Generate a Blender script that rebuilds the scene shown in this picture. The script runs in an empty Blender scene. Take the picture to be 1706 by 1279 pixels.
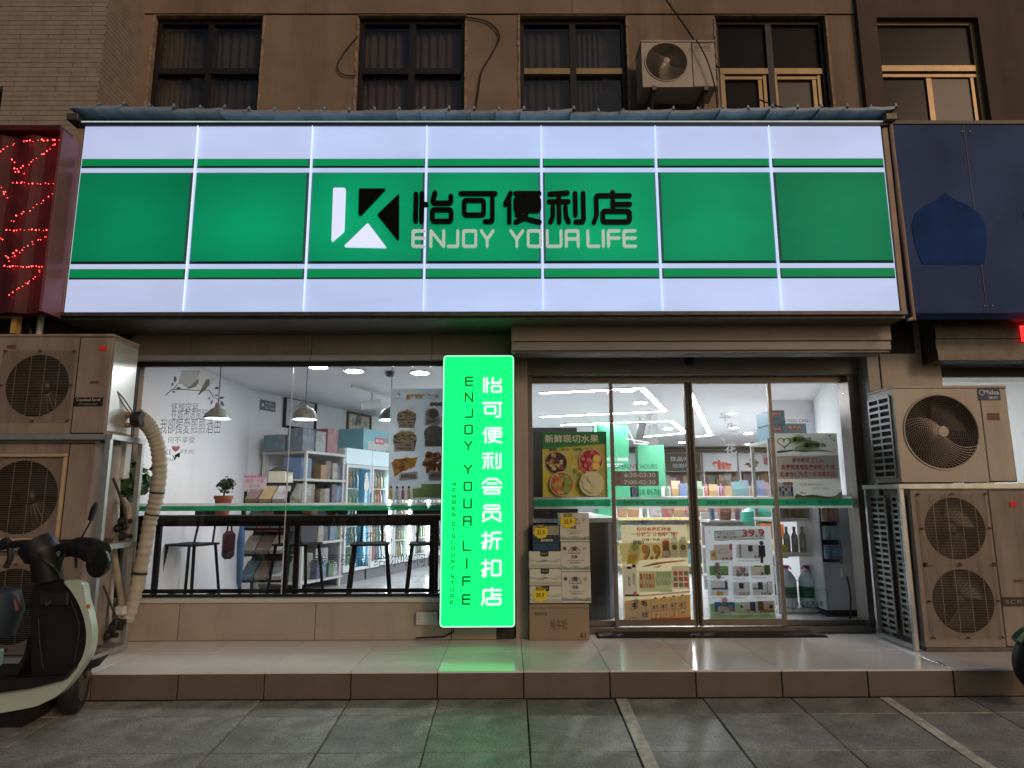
import bpy, bmesh, math, random
from mathutils import Vector, Matrix
RAD = math.radians
rnd = random.Random(11)
scene = bpy.context.scene
col = scene.collection

# ------------------------------------------------------------------ camera
F_PX, PITCH, YAW, ROLL = 1110.0, RAD(9.7), RAD(0.3), RAD(-0.19)
CAM = Vector((0.0, -5.4, 1.08))
_r0 = Vector((math.cos(YAW), -math.sin(YAW), 0))
_f0 = Vector((math.sin(YAW)*math.cos(PITCH), math.cos(YAW)*math.cos(PITCH), math.sin(PITCH)))
_u0 = Vector((-math.sin(PITCH)*math.sin(YAW), -math.sin(PITCH)*math.cos(YAW), math.cos(PITCH)))
_right = _r0*math.cos(ROLL) + _u0*math.sin(ROLL)
_up = -_r0*math.sin(ROLL) + _u0*math.cos(ROLL)
cd = bpy.data.cameras.new('camera'); cam = bpy.data.objects.new('camera', cd); col.objects.link(cam)
cd.sensor_width = 36.0; cd.lens = F_PX/1706*36; cd.clip_start = 0.05; cd.clip_end = 300
m = Matrix.Identity(4)
for i in range(3):
    m[i][0], m[i][1], m[i][2], m[i][3] = _right[i], _up[i], -_f0[i], CAM[i]
cam.matrix_world = m
scene.camera = cam

# ------------------------------------------------------------------ night sky, street light, exposure
SUN_EL, SUN_AZ = RAD(23), RAD(38)          # the lamps of the street behind the camera, a little to the right
world = bpy.data.worlds.new('World'); scene.world = world; world.use_nodes = True
nt = world.node_tree; nt.nodes.clear()
sky = nt.nodes.new('ShaderNodeTexSky'); sky.sky_type = 'NISHITA'; sky.sun_disc = False
sky.sun_elevation = SUN_EL; sky.sun_rotation = math.pi - SUN_AZ
sky.air_density = 1.0; sky.dust_density = 3.0; sky.ozone_density = 1.0
bg = nt.nodes.new('ShaderNodeBackground'); bg.inputs[1].default_value = 0.036
out = nt.nodes.new('ShaderNodeOutputWorld')
nt.links.new(sky.outputs[0], bg.inputs[0]); nt.links.new(bg.outputs[0], out.inputs[0])
sl = bpy.data.lights.new('street_light', 'SUN'); sl.energy = 0.58; sl.angle = RAD(9); sl.color = (1.0, 0.61, 0.385)
so = bpy.data.objects.new('street_light', sl); col.objects.link(so)
_d = Vector((math.sin(SUN_AZ)*math.cos(SUN_EL), -math.cos(SUN_AZ)*math.cos(SUN_EL), math.sin(SUN_EL)))
so.rotation_euler = _d.to_track_quat('Z', 'Y').to_euler(); so.location = (3, -12, 9)
scene.view_settings.view_transform = 'Standard'; scene.view_settings.look = 'None'
scene.view_settings.exposure = 0.0; scene.view_settings.gamma = 1.0
scene.render.engine = 'CYCLES'
scene.cycles.use_denoising = True
scene.cycles.max_bounces = 8; scene.cycles.diffuse_bounces = 4; scene.cycles.glossy_bounces = 3
scene.cycles.transparent_max_bounces = 16; scene.cycles.transmission_bounces = 4
scene.cycles.caustics_reflective = False; scene.cycles.caustics_refractive = False
scene.cycles.sample_clamp_indirect = 4.0

def at(px, py, Y=None, Z=None, X=None):
    """surveying helper: the point of a plane (Y, Z or X given) that stands at a photograph pixel"""
    d = _right*((px-853)/F_PX) + _up*((639.5-py)/F_PX) + _f0
    t = (Y-CAM.y)/d.y if Y is not None else ((Z-CAM.z)/d.z if Z is not None else (X-CAM.x)/d.x)
    return CAM + d*t

# ------------------------------------------------------------------ materials
MATS = {}
def M(name, c=(.5, .5, .5), rough=.6, metal=0., var=.10, scale=6., bump=0., bscale=60., spec=.5, emit=None, es=0.,
      coat=0., rand=0., stain=0., stainc=(.1, .08, .06), streak=1.):
    if name in MATS: return MATS[name]
    mt = bpy.data.materials.new(name); mt.use_nodes = True
    n = mt.node_tree; b = n.nodes['Principled BSDF']; L = n.links.new
    b.inputs['Roughness'].default_value = rough; b.inputs['Metallic'].default_value = metal
    b.inputs['Specular IOR Level'].default_value = spec; b.inputs['Coat Weight'].default_value = coat
    tc = n.nodes.new('ShaderNodeTexCoord')
    c4 = (*c, 1)
    if var > 0 or rand > 0 or stain > 0:
        no = n.nodes.new('ShaderNodeTexNoise'); no.inputs['Scale'].default_value = scale; no.inputs['Detail'].default_value = 6
        L(tc.outputs['Object'], no.inputs['Vector'])
        mp = n.nodes.new('ShaderNodeMapRange'); mp.inputs[1].default_value = .3; mp.inputs[2].default_value = .7
        mp.inputs[3].default_value = 1-var; mp.inputs[4].default_value = 1+var
        L(no.outputs['Fac'], mp.inputs[0])
        val = mp.outputs[0]
        if rand > 0:
            oi = n.nodes.new('ShaderNodeObjectInfo'); mr = n.nodes.new('ShaderNodeMapRange')
            mr.inputs[3].default_value = 1-rand; mr.inputs[4].default_value = 1+rand
            L(oi.outputs['Random'], mr.inputs[0])
            mu = n.nodes.new('ShaderNodeMath'); mu.operation = 'MULTIPLY'; L(val, mu.inputs[0]); L(mr.outputs[0], mu.inputs[1]); val = mu.outputs[0]
        vm = n.nodes.new('ShaderNodeVectorMath'); vm.operation = 'SCALE'; vm.inputs[0].default_value = c
        L(val, vm.inputs['Scale']); src = vm.outputs[0]
        if stain > 0:
            n2 = n.nodes.new('ShaderNodeTexNoise'); n2.inputs['Scale'].default_value = scale*.35; n2.inputs['Detail'].default_value = 9; n2.inputs['Roughness'].default_value = .7
            mg = n.nodes.new('ShaderNodeMapping'); mg.inputs['Scale'].default_value = (streak, streak, 1 if streak == 1 else .35); L(tc.outputs['Object'], mg.inputs[0]); L(mg.outputs[0], n2.inputs['Vector'])
            ms = n.nodes.new('ShaderNodeMapRange'); ms.inputs[1].default_value = .5; ms.inputs[2].default_value = .75; ms.inputs[4].default_value = stain
            L(n2.outputs['Fac'], ms.inputs[0])
            mx = n.nodes.new('ShaderNodeMixRGB'); L(ms.outputs[0], mx.inputs[0]); L(src, mx.inputs[1]); mx.inputs[2].default_value = (*stainc, 1); src = mx.outputs[0]
            mq = n.nodes.new('ShaderNodeMapRange'); mq.inputs[3].default_value = rough; mq.inputs[4].default_value = min(1, rough+.25)
            L(ms.outputs[0], mq.inputs[0]); L(mq.outputs[0], b.inputs['Roughness'])
        L(src, b.inputs['Base Color'])
    else:
        b.inputs['Base Color'].default_value = c4
    if bump > 0:
        n3 = n.nodes.new('ShaderNodeTexNoise'); n3.inputs['Scale'].default_value = bscale; n3.inputs['Detail'].default_value = 5
        L(tc.outputs['Object'], n3.inputs['Vector'])
        bp = n.nodes.new('ShaderNodeBump'); bp.inputs['Strength'].default_value = bump; bp.inputs['Distance'].default_value = .01
        L(n3.outputs['Fac'], bp.inputs['Height']); L(bp.outputs[0], b.inputs['Normal'])
    if emit:
        b.inputs['Emission Color'].default_value = (*emit, 1); b.inputs['Emission Strength'].default_value = es
    mt.diffuse_color = c4
    MATS[name] = mt; return mt

def glass(name, tint=(.96, .97, .97), refl=.9, rough=.0):
    if name in MATS: return MATS[name]
    mt = bpy.data.materials.new(name); mt.use_nodes = True; n = mt.node_tree; n.nodes.clear(); L = n.links.new
    o = n.nodes.new('ShaderNodeOutputMaterial'); t = n.nodes.new('ShaderNodeBsdfTransparent'); t.inputs[0].default_value = (*tint, 1)
    g = n.nodes.new('ShaderNodeBsdfGlossy'); g.inputs['Roughness'].default_value = rough; g.inputs[0].default_value = (refl, refl, refl, 1)
    lw = n.nodes.new('ShaderNodeLayerWeight'); lw.inputs[0].default_value = .5
    pw = n.nodes.new('ShaderNodeMath'); pw.operation = 'POWER'; pw.inputs[1].default_value = 5; L(lw.outputs['Facing'], pw.inputs[0])
    ma = n.nodes.new('ShaderNodeMath'); ma.operation = 'MULTIPLY_ADD'; ma.inputs[1].default_value = .9; ma.inputs[2].default_value = .035; L(pw.outputs[0], ma.inputs[0])
    mx = n.nodes.new('ShaderNodeMixShader'); L(ma.outputs[0], mx.inputs[0]); L(t.outputs[0], mx.inputs[1]); L(g.outputs[0], mx.inputs[2]); L(mx.outputs[0], o.inputs[0])
    MATS[name] = mt; return mt

def film(name, c, a):
    """thin printed film on glass: partly see-through"""
    if name in MATS: return MATS[name]
    mt = bpy.data.materials.new(name); mt.use_nodes = True; n = mt.node_tree; n.nodes.clear(); L = n.links.new
    o = n.nodes.new('ShaderNodeOutputMaterial'); t = n.nodes.new('ShaderNodeBsdfTransparent')
    d = n.nodes.new('ShaderNodeBsdfDiffuse'); d.inputs[0].default_value = (*c, 1)
    tl = n.nodes.new('ShaderNodeBsdfTranslucent'); tl.inputs[0].default_value = (*c, 1)
    m1 = n.nodes.new('ShaderNodeMixShader'); m1.inputs[0].default_value = .5; L(d.outputs[0], m1.inputs[1]); L(tl.outputs[0], m1.inputs[2])
    mx = n.nodes.new('ShaderNodeMixShader'); mx.inputs[0].default_value = a; L(t.outputs[0], mx.inputs[1]); L(m1.outputs[0], mx.inputs[2]); L(mx.outputs[0], o.inputs[0])
    MATS[name] = mt; return mt

def print_mat(name, translucent=.35, rough=.5):
    """ink on paper or board: colour of each patch comes from the print itself"""
    if name in MATS: return MATS[name]
    mt = bpy.data.materials.new(name); mt.use_nodes = True; n = mt.node_tree; L = n.links.new
    b = n.nodes['Principled BSDF']; b.inputs['Roughness'].default_value = rough
    at_ = n.nodes.new('ShaderNodeAttribute'); at_.attribute_name = 'ink'
    L(at_.outputs['Color'], b.inputs['Base Color'])
    if translucent > 0:
        o = n.nodes['Material Output']; tl = n.nodes.new('ShaderNodeBsdfTranslucent'); L(at_.outputs['Color'], tl.inputs[0])
        mx = n.nodes.new('ShaderNodeMixShader'); mx.inputs[0].default_value = translucent
        L(b.outputs[0], mx.inputs[1]); L(tl.outputs[0], mx.inputs[2]); L(mx.outputs[0], o.inputs[0])
    MATS[name] = mt; return mt

def package_mat(name, rough=.4):
    """printed packs and bottles: each object's own colour"""
    if name in MATS: return MATS[name]
    mt = bpy.data.materials.new(name); mt.use_nodes = True; n = mt.node_tree; L = n.links.new
    b = n.nodes['Principled BSDF']; b.inputs['Roughness'].default_value = rough
    oi = n.nodes.new('ShaderNodeObjectInfo'); tc = n.nodes.new('ShaderNodeTexCoord')
    ad = n.nodes.new('ShaderNodeVectorMath'); ad.operation = 'ADD'; L(tc.outputs['Object'], ad.inputs[0]); L(oi.outputs['Random'], ad.inputs[1])
    no = n.nodes.new('ShaderNodeTexVoronoi'); no.distance = 'CHEBYCHEV'; no.inputs['Scale'].default_value = 17; no.inputs['Randomness'].default_value = .8; L(ad.outputs[0], no.inputs['Vector'])
    hs = n.nodes.new('ShaderNodeHueSaturation'); hs.inputs['Saturation'].default_value = .75; hs.inputs['Value'].default_value = .36; L(no.outputs['Color'], hs.inputs['Color'])
    sx = n.nodes.new('ShaderNodeSeparateColor'); L(no.outputs['Color'], sx.inputs[0])
    mr = n.nodes.new('ShaderNodeMapRange'); mr.inputs[1].default_value = .45; mr.inputs[2].default_value = .55; mr.inputs[3].default_value = .08; mr.inputs[4].default_value = .6; L(sx.outputs[0], mr.inputs[0])
    mx0 = n.nodes.new('ShaderNodeMixRGB'); L(mr.outputs[0], mx0.inputs[0]); L(oi.outputs['Color'], mx0.inputs[1]); L(hs.outputs[0], mx0.inputs[2])
    v2 = n.nodes.new('ShaderNodeTexVoronoi'); v2.distance = 'CHEBYCHEV'; v2.inputs['Scale'].default_value = 55; L(ad.outputs[0], v2.inputs['Vector'])
    m3 = n.nodes.new('ShaderNodeMapRange'); m3.inputs[1].default_value = .1; m3.inputs[2].default_value = .3; m3.inputs[3].default_value = 0; m3.inputs[4].default_value = .14; L(v2.outputs['Distance'], m3.inputs[0])
    mx = n.nodes.new('ShaderNodeMixRGB'); L(m3.outputs[0], mx.inputs[0]); L(mx0.outputs[0], mx.inputs[1]); mx.inputs[2].default_value = (.62, .60, .56, 1)
    dk = n.nodes.new('ShaderNodeVectorMath'); dk.operation = 'SCALE'; dk.inputs['Scale'].default_value = .62; L(mx.outputs[0], dk.inputs[0]); L(dk.outputs[0], b.inputs['Base Color'])
    MATS[name] = mt; return mt

# ------------------------------------------------------------------ mesh building
ORIGIN = {}
class MB:
    def __init__(s): s.v = []; s.f = []; s.c = []; s.cur = None
    def add(s, vs, fs):
        k = len(s.v); s.v += [tuple(p) for p in vs]; s.f += [tuple(i+k for i in f) for f in fs]
        if s.cur is not None: s.c += [s.cur]*len(fs)
        return s
    def box(s, x0, x1, y0, y1, z0, z1):
        return s.add([(x0,y0,z0),(x1,y0,z0),(x1,y1,z0),(x0,y1,z0),(x0,y0,z1),(x1,y0,z1),(x1,y1,z1),(x0,y1,z1)],
                     [(0,3,2,1),(4,5,6,7),(0,1,5,4),(1,2,6,5),(2,3,7,6),(3,0,4,7)])
    def rbox(s, x0, x1, y0, y1, z0, z1, b=.01):
        """box with chamfered edges"""
        xs, ys, zs = (x0, x1), (y0, y1), (z0, z1); vs = []; idx = {}
        for i in (0,1):
            for j in (0,1):
                for k in (0,1):
                    dx, dy, dz = (b if i==0 else -b), (b if j==0 else -b), (b if k==0 else -b)
                    for a, p in enumerate(((xs[i], ys[j]+dy, zs[k]+dz), (xs[i]+dx, ys[j], zs[k]+dz), (xs[i]+dx, ys[j]+dy, zs[k]))):
                        idx[(i,j,k,a)] = len(vs); vs.append(p)
        fs = []
        for a in range(3):
            o = [q for q in range(3) if q != a]
            for side in (0,1):
                q = []
                for (p, r) in ((0,0),(1,0),(1,1),(0,1)):
                    key = [0,0,0]; key[a] = side; key[o[0]] = p; key[o[1]] = r; q.append(idx[(*key, a)])
                if (side == 1) != (a == 1): pass
                fs.append(tuple(q))
        for a in range(3):              # edges along axis a join faces of the two other axes
            o = [q for q in range(3) if q != a]
            for p in (0,1):
                for r in (0,1):
                    k0 = [0,0,0]; k1 = [0,0,0]; k0[a] = 0; k1[a] = 1; k0[o[0]] = k1[o[0]] = p; k0[o[1]] = k1[o[1]] = r
                    fs.append((idx[(*k0,o[0])], idx[(*k1,o[0])], idx[(*k1,o[1])], idx[(*k0,o[1])]))
        for i in (0,1):
            for j in (0,1):
                for k in (0,1): fs.append((idx[(i,j,k,0)], idx[(i,j,k,1)], idx[(i,j,k,2)]))
        return s.add(vs, fs)
    def prism(s, poly, y0, y1):
        """outline in x,z pushed from y0 (front) to y1"""
        n = len(poly)
        return s.add([(p[0], y0, p[1]) for p in poly] + [(p[0], y1, p[1]) for p in poly],
                     [tuple(range(n)), tuple(range(2*n-1, n-1, -1))] + [(i, (i+1) % n, (i+1) % n+n, i+n) for i in range(n)])
    def prism_z(s, poly, z0, z1):
        n = len(poly)
        return s.add([(p[0], p[1], z0) for p in poly] + [(p[0], p[1], z1) for p in poly],
                     [tuple(range(n))[::-1], tuple(range(n, 2*n))] + [(i, (i+1) % n, (i+1) % n+n, i+n) for i in range(n)])
    def flat(s, poly, y):
        return s.add([(p[0], y, p[1]) for p in poly], [tuple(range(len(poly)))])
    def quad(s, a, b, c, d): return s.add([a, b, c, d], [(0,1,2,3)])
    def disc(s, cx, cz, r, y, n=20, rz=None):
        rz = rz or r
        return s.flat([(cx+r*math.cos(2*math.pi*i/n), cz+rz*math.sin(2*math.pi*i/n)) for i in range(n)], y)
    def cyl(s, p0, p1, r0, r1=None, n=12, caps=True):
        r1 = r0 if r1 is None else r1
        p0, p1 = Vector(p0), Vector(p1); d = (p1-p0).normalized(); q = d.to_track_quat('Z', 'Y')
        vs = []
        for (p, r) in ((p0, r0), (p1, r1)):
            for i in range(n):
                a = 2*math.pi*i/n; vs.append(p + q @ Vector((r*math.cos(a), r*math.sin(a), 0)))
        fs = [(i, (i+1) % n, (i+1) % n+n, i+n) for i in range(n)]
        if caps: fs += [tuple(range(n))[::-1], tuple(range(n, 2*n))]
        return s.add(vs, fs)
    def tube(s, pts, r, n=8, closed=False, caps=True):
        pts = [Vector(p) for p in pts]; k = len(pts); vs = []; rr = r if isinstance(r, (list, tuple)) else [r]*k
        up = None
        for i, p in enumerate(pts):
            a = pts[(i-1) % k] if (closed or i > 0) else p; b = pts[(i+1) % k] if (closed or i < k-1) else p
            d = (b-a).normalized()
            if up is None: up = d.orthogonal().normalized()
            up = (up - d*up.dot(d)).normalized(); sd = d.cross(up)
            for j in range(n):
                t = 2*math.pi*j/n; vs.append(p + (up*math.cos(t) + sd*math.sin(t))*rr[i])
        fs = []
        for i in range(k if closed else k-1):
            for j in range(n):
                a, b = i*n, ((i+1) % k)*n; fs.append((a+j, a+(j+1) % n, b+(j+1) % n, b+j))
        if not closed and caps: fs += [tuple(range(n))[::-1], tuple(range((k-1)*n, k*n))]
        return s.add(vs, fs)
    def lathe(s, c, prof, n=20, axis='z', sx=1., sy=1.):
        c = Vector(c); vs = []
        for (r, h) in prof:
            for i in range(n):
                a = 2*math.pi*i/n; x, y = r*math.cos(a)*sx, r*math.sin(a)*sy
                vs.append(c + (Vector((x, y, h)) if axis == 'z' else (Vector((x, h, y)) if axis == 'y' else Vector((h, x, y)))))
        k = len(prof); fs = []
        for i in range(k-1):
            for j in range(n): fs.append((i*n+j, i*n+(j+1) % n, (i+1)*n+(j+1) % n, (i+1)*n+j))
        fs += [tuple(range(n))[::-1], tuple(range((k-1)*n, k*n))]
        return s.add(vs, fs)
    def ring(s, cx, cz, R, r, y, n=40, m=4):
        return s.tube([(cx+R*math.cos(2*math.pi*i/n), y, cz+R*math.sin(2*math.pi*i/n)) for i in range(n)], r, m, closed=True)
    def holed(s, x0, x1, z0, z1, cx, cz, r, y, n=48):
        """flat front panel with one round opening"""
        vs = []
        for i in range(n):
            a = 2*math.pi*i/n + math.pi/n; c, q = math.cos(a), math.sin(a)
            tx = ((x1-cx)/c if c > 0 else (x0-cx)/c) if abs(c) > 1e-6 else 1e9
            tz = ((z1-cz)/q if q > 0 else (z0-cz)/q) if abs(q) > 1e-6 else 1e9
            t = min(tx, tz); vs.append((cx+r*c, y, cz+r*q)); vs.append((cx+t*c, y, cz+t*q))
        fs = [(2*i, 2*i+1, 2*((i+1) % n)+1, 2*((i+1) % n)) for i in range(n)]
        s.add(vs, fs)
        for (X, Z) in ((x0,z0),(x1,z0),(x1,z1),(x0,z1)):      # corners
            k = [i for i in range(n) if True]
            best = None
            for i in range(n):
                a, b = vs[2*i+1], vs[2*((i+1) % n)+1]
                if (abs(a[0]-X) < 1e-5 or abs(a[2]-Z) < 1e-5) and (abs(b[0]-X) < 1e-5 or abs(b[2]-Z) < 1e-5) and not (abs(a[0]-b[0]) < 1e-5 or abs(a[2]-b[2]) < 1e-5):
                    best = (a, b)
            if best: s.add([best[0], (X, y, Z), best[1]], [(0,1,2)])
        return s
    def mesh(s, name, org=(0,0,0), smooth=False):
        me = bpy.data.meshes.new(name); o = Vector(org)
        me.from_pydata([tuple(Vector(p)-o) for p in s.v], [], s.f)
        if s.c:
            ca = me.color_attributes.new('ink', 'FLOAT_COLOR', 'CORNER'); k = 0
            dat = []
            for p in me.polygons:
                dat += [*s.c[p.index], 1.0]*p.loop_total
            ca.data.foreach_set('color', dat)
        if not s.c:
            bm = bmesh.new(); bm.from_mesh(me); bmesh.ops.recalc_face_normals(bm, faces=bm.faces); bm.to_mesh(me); bm.free()
        if smooth:
            for p in me.polygons: p.use_smooth = True
            me.set_sharp_from_angle(angle=RAD(38))
        return me
    def build(s, name, mat, parent=None, smooth=False, org=None, label=None):
        o_ = ORIGIN.get(parent, Vector((0,0,0))) if parent else Vector(org or (0,0,0))
        me = s.mesh(name, o_, smooth); me.materials.append(mat)
        ob = bpy.data.objects.new(name, me); col.objects.link(ob)
        if parent: ob.parent = parent
        else: ob.location = o_
        ORIGIN[ob] = o_
        if label: ob['label'] = label
        return ob
def tag(o, label=None, cat=None, group=None, kind=None):
    if label: o['label'] = label
    if cat: o['category'] = cat
    if group: o['group'] = group
    if kind: o['kind'] = kind
    return o
def thing(name, label, cat, loc=(0,0,0), group=None, kind=None):
    o = bpy.data.objects.new(name, None); col.objects.link(o); o.location = loc; o.empty_display_size = .1
    ORIGIN[o] = Vector(loc); return tag(o, label, cat, group, kind)
def dup(root, loc, rotz=0., label=None, group=None, parent=None):
    r = root.copy(); col.objects.link(r)
    if parent: r.parent = parent
    r.location = loc; r.rotation_euler = (0, 0, rotz)
    if label: r['label'] = label
    if group: r['group'] = group
    for ch in list(root.children):
        c = ch.copy(); col.objects.link(c); c.parent = r
        for g in list(ch.children):
            d = g.copy(); col.objects.link(d); d.parent = c
    return r
def box(name, mat, parent, x0, x1, y0, y1, z0, z1, b=0., label=None):
    mb = MB(); (mb.rbox(x0, x1, y0, y1, z0, z1, b) if b > 0 else mb.box(x0, x1, y0, y1, z0, z1))
    return mb.build(name, mat, parent, label=label)

# ------------------------------------------------------------------ lettering
def fillet(pts, r, closed=False, seg=4):
    if r <= 0: return pts
    out = []; n = len(pts)
    for i, p in enumerate(pts):
        if not closed and i in (0, n-1): out.append(p); continue
        a, b = Vector(pts[i-1]), Vector(pts[(i+1) % n]); p = Vector(p)
        u, w = (a-p), (b-p); rr = min(r, u.length*.48, w.length*.48); u.normalize(); w.normalize()
        s, e = p+u*rr, p+w*rr
        for k in range(seg+1):
            t = k/seg; out.append(tuple(s*(1-t)**2 + p*2*t*(1-t) + e*t*t))
    return out
def ribbon(mb, pts, w, y0, y1, closed=False, r=None, cap=3):
    """a pen stroke of width w with round ends, in x,z, thick from y0 to y1"""
    pts = fillet([tuple(p) for p in pts], w*.6 if r is None else r, closed)
    P = [Vector(p) for p in pts]; n = len(P); Lf = []; Rt = []
    for i in range(n):
        d0 = (P[i]-P[i-1]) if (closed or i > 0) else (P[1]-P[0]); d1 = (P[(i+1) % n]-P[i]) if (closed or i < n-1) else d0
        if d0.length < 1e-9: d0 = d1
        if d1.length < 1e-9: d1 = d0
        d0 = d0.normalized(); d1 = d1.normalized(); t = (d0+d1)
        t = t.normalized() if t.length > 1e-6 else d0
        nn = Vector((-t.y, t.x)); k = 1/max(.5, nn.dot(Vector((-d0.y, d0.x))))
        Lf.append(P[i]+nn*w*.5*k); Rt.append(P[i]-nn*w*.5*k)
    if closed:
        vs = [(p.x, y, p.y) for y in (y0, y1) for p in Lf+Rt]; fs = []
        for i in range(n):
            j = (i+1) % n; N = 2*n
            fs += [(i, j, n+j, n+i), (N+i, N+n+i, N+n+j, N+j), (i, N+i, N+j, j), (n+i, n+j, N+n+j, N+n+i)]
        mb.add(vs, fs); return
    def capp(c, d):
        a0 = math.atan2(d.y, d.x); return [(c.x+w*.5*math.cos(a0+math.pi/2-math.pi*k/(cap+1)), c.y+w*.5*math.sin(a0+math.pi/2-math.pi*k/(cap+1))) for k in range(1, cap+1)]
    poly = [tuple(p) for p in Lf] + capp(P[-1], (P[-1]-P[-2])) + [tuple(p) for p in Rt[::-1]] + capp(P[0], (P[0]-P[1]))
    if y1 > y0: mb.prism(poly, y0, y1)
    else: mb.flat(poly, y0)

LET = {  # strokes on a unit square
 'E': [[(1,1),(0,1),(0,0),(1,0)], [(0,.53),(1,.53)]], 'N': [[(0,0),(0,1)], [(.03,.98),(.97,.02)], [(1,1),(1,0)]], 'J': [[(1,1),(1,0),(0,0)]],
 'O': [[(0,0),(1,0),(1,1),(0,1),'c']], 'Y': [[(0,1),(.5,.45),(1,1)], [(.5,.45),(.5,0)]], 'U': [[(0,1),(0,0),(1,0),(1,1)]],
 'R': [[(0,0),(0,1),(1,1),(1,0)], [(0,.48),(1,.48)]], 'L': [[(0,1),(0,0),(1,0)]], 'I': [[(.5,1),(.5,0)]], 'F': [[(1,1),(0,1),(0,0)], [(0,.53),(1,.53)]],
 'M': [[(0,0),(0,1)], [(.02,.98),(.5,.35),(.98,.98)], [(1,1),(1,0)]], 'B': [[(0,0),(1,0),(1,1),(0,1),'c'], [(0,.5),(1,.5)]], 'D': [[(0,0),(1,.05),(1,.95),(0,1),'c']],
 'S': [[(1,1),(0,1),(0,.5),(1,.5),(1,0),(0,0)]], 'C': [[(1,1),(0,1),(0,0),(1,0)]], 'T': [[(0,1),(1,1)], [(.5,1),(.5,0)]],
 '怡': [[(.05,.93),(.05,.07)], [(.2,.95),(.2,.05)], [(.25,.6),(.31,.6)], [(.53,.97),(.46,.64),(.93,.64),(.93,.86)], [(.47,.06),(.94,.06),(.94,.43),(.47,.43),'c']],
 '可': [[(.02,.95),(.98,.95)], [(.12,.26),(.66,.26),(.66,.73),(.12,.73),'c'], [(.9,.95),(.9,.05),(.7,.05)]],
 '便': [[(.2,.96),(.05,.6)], [(.16,.78),(.16,.03)], [(.33,.95),(.97,.95)], [(.33,.4),(.96,.4),(.96,.78),(.33,.78),'c'], [(.33,.59),(.96,.59)],
        [(.64,.95),(.64,.36),(.55,.15),(.33,.03)], [(.36,.27),(.62,.13),(.97,.03)]],
 '利': [[(.05,.93),(.52,.97)], [(.03,.69),(.54,.69)], [(.29,.93),(.29,.03)], [(.13,.52),(.13,.2),(.06,.04)], [(.46,.52),(.47,.2),(.54,.04)],
        [(.72,.95),(.72,.26)], [(.93,.95),(.93,.04),(.72,.04)]],
 '店': [[(.53,.99),(.53,.9)], [(.97,.88),(.1,.88),(.1,.25),(.03,.03)], [(.53,.72),(.53,.4)], [(.53,.6),(.97,.6)], [(.26,.04),(.95,.04),(.95,.38),(.26,.38),'c']],
 '会': [[(.02,.68),(.28,.97),(.72,.97),(.98,.68)], [(.26,.68),(.74,.68)], [(.02,.43),(.98,.43)], [(.12,.04),(.88,.04),(.88,.26),(.12,.26),'c']],
 '员': [[(.12,.76),(.88,.76),(.88,.97),(.12,.97),'c'], [(.07,.2),(.07,.58),(.93,.58),(.93,.2)], [(.5,.45),(.5,.28),(.05,.03)], [(.5,.28),(.95,.03)]],
 '折': [[(.2,.98),(.2,.03),(.06,.05)], [(.02,.78),(.38,.78)], [(.02,.36),(.38,.48)], [(.95,.97),(.5,.93),(.5,.3),(.4,.03)], [(.5,.6),(.98,.6)], [(.78,.6),(.78,.02)]],
 '扣': [[(.2,.98),(.2,.03),(.06,.05)], [(.02,.78),(.38,.78)], [(.02,.36),(.38,.48)], [(.52,.08),(.95,.08),(.95,.93),(.52,.93),'c']],
}
def glyph(mb, ch, x0, x1, z0, z1, w, y0, y1, r=None):
    """one character inside the box; strokes step half a millimetre so that none share a plane"""
    for k, st in enumerate(LET[ch]):
        cl = st[-1] == 'c'; p = [q for q in st if q != 'c']
        p = [(x0+w/2+(x1-x0-w)*a, z0+w/2+(z1-z0-w)*b) for a, b in p]
        ribbon(mb, p, w, y0-k*.0005, y1, cl, r)
_TXT = {}
def text_geo(s, bold=0.):
    key = (s, bold)
    if key not in _TXT:
        cu = bpy.data.curves.new('lettering', 'FONT'); cu.body = s; cu.size = 1; cu.resolution_u = 2; cu.offset = bold; cu.fill_mode = 'BOTH'
        ob = bpy.data.objects.new('lettering', cu); me = ob.to_mesh()
        vs = [(v.co.x, v.co.y) for v in me.vertices]; fs = [tuple(p.vertices) for p in me.polygons]
        ob.to_mesh_clear(); bpy.data.objects.remove(ob); bpy.data.curves.remove(cu)
        xs = [v[0] for v in vs] or [0]; ys = [v[1] for v in vs] or [0]
        a, b, c, d = min(xs), max(xs), min(ys), max(ys)
        _TXT[key] = ([((x-a)/max(1e-6, b-a), (y-c)/max(1e-6, d-c)) for x, y in vs], fs, (b-a)/max(1e-6, d-c))
    return _TXT[key]
def words_on(mb, s, x0, x1, z0, z1, y, bold=0., slant=0., fitw=True):
    vs, fs, asp = text_geo(s, bold)
    if not fitw: x1 = x0 + (z1-z0)*asp
    mb.add([(x0+(x1-x0)*a+slant*b, y, z0+(z1-z0)*b) for a, b in vs], fs)
class Print(MB):
    """flat printed artwork: coloured patches and lettering, each layer a hair in front of the last"""
    def __init__(s, y, step=.0004): super().__init__(); s.y = y; s.step = step; s.cur = (1, 1, 1)
    def nxt(s): s.y -= s.step; return s.y
    def rect(s, x0, x1, z0, z1, c): s.cur = c; s.flat([(x0,z0),(x1,z0),(x1,z1),(x0,z1)], s.nxt())
    def poly(s, p, c): s.cur = c; s.flat(p, s.nxt())
    def circ(s, x, z, r, c, rz=None, n=18): s.cur = c; s.disc(x, z, r, s.nxt(), n, rz)
    def line(s, p, w, c, closed=False): s.cur = c; y = s.nxt(); ribbon(s, p, w, y, y, closed) if not closed else ribbon(s, list(p)+[p[0]], w, y, y)
    def text(s, t, x0, x1, z0, z1, c, bold=.0): s.cur = c; words_on(s, t, x0, x1, z0, z1, s.nxt(), bold)
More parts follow.
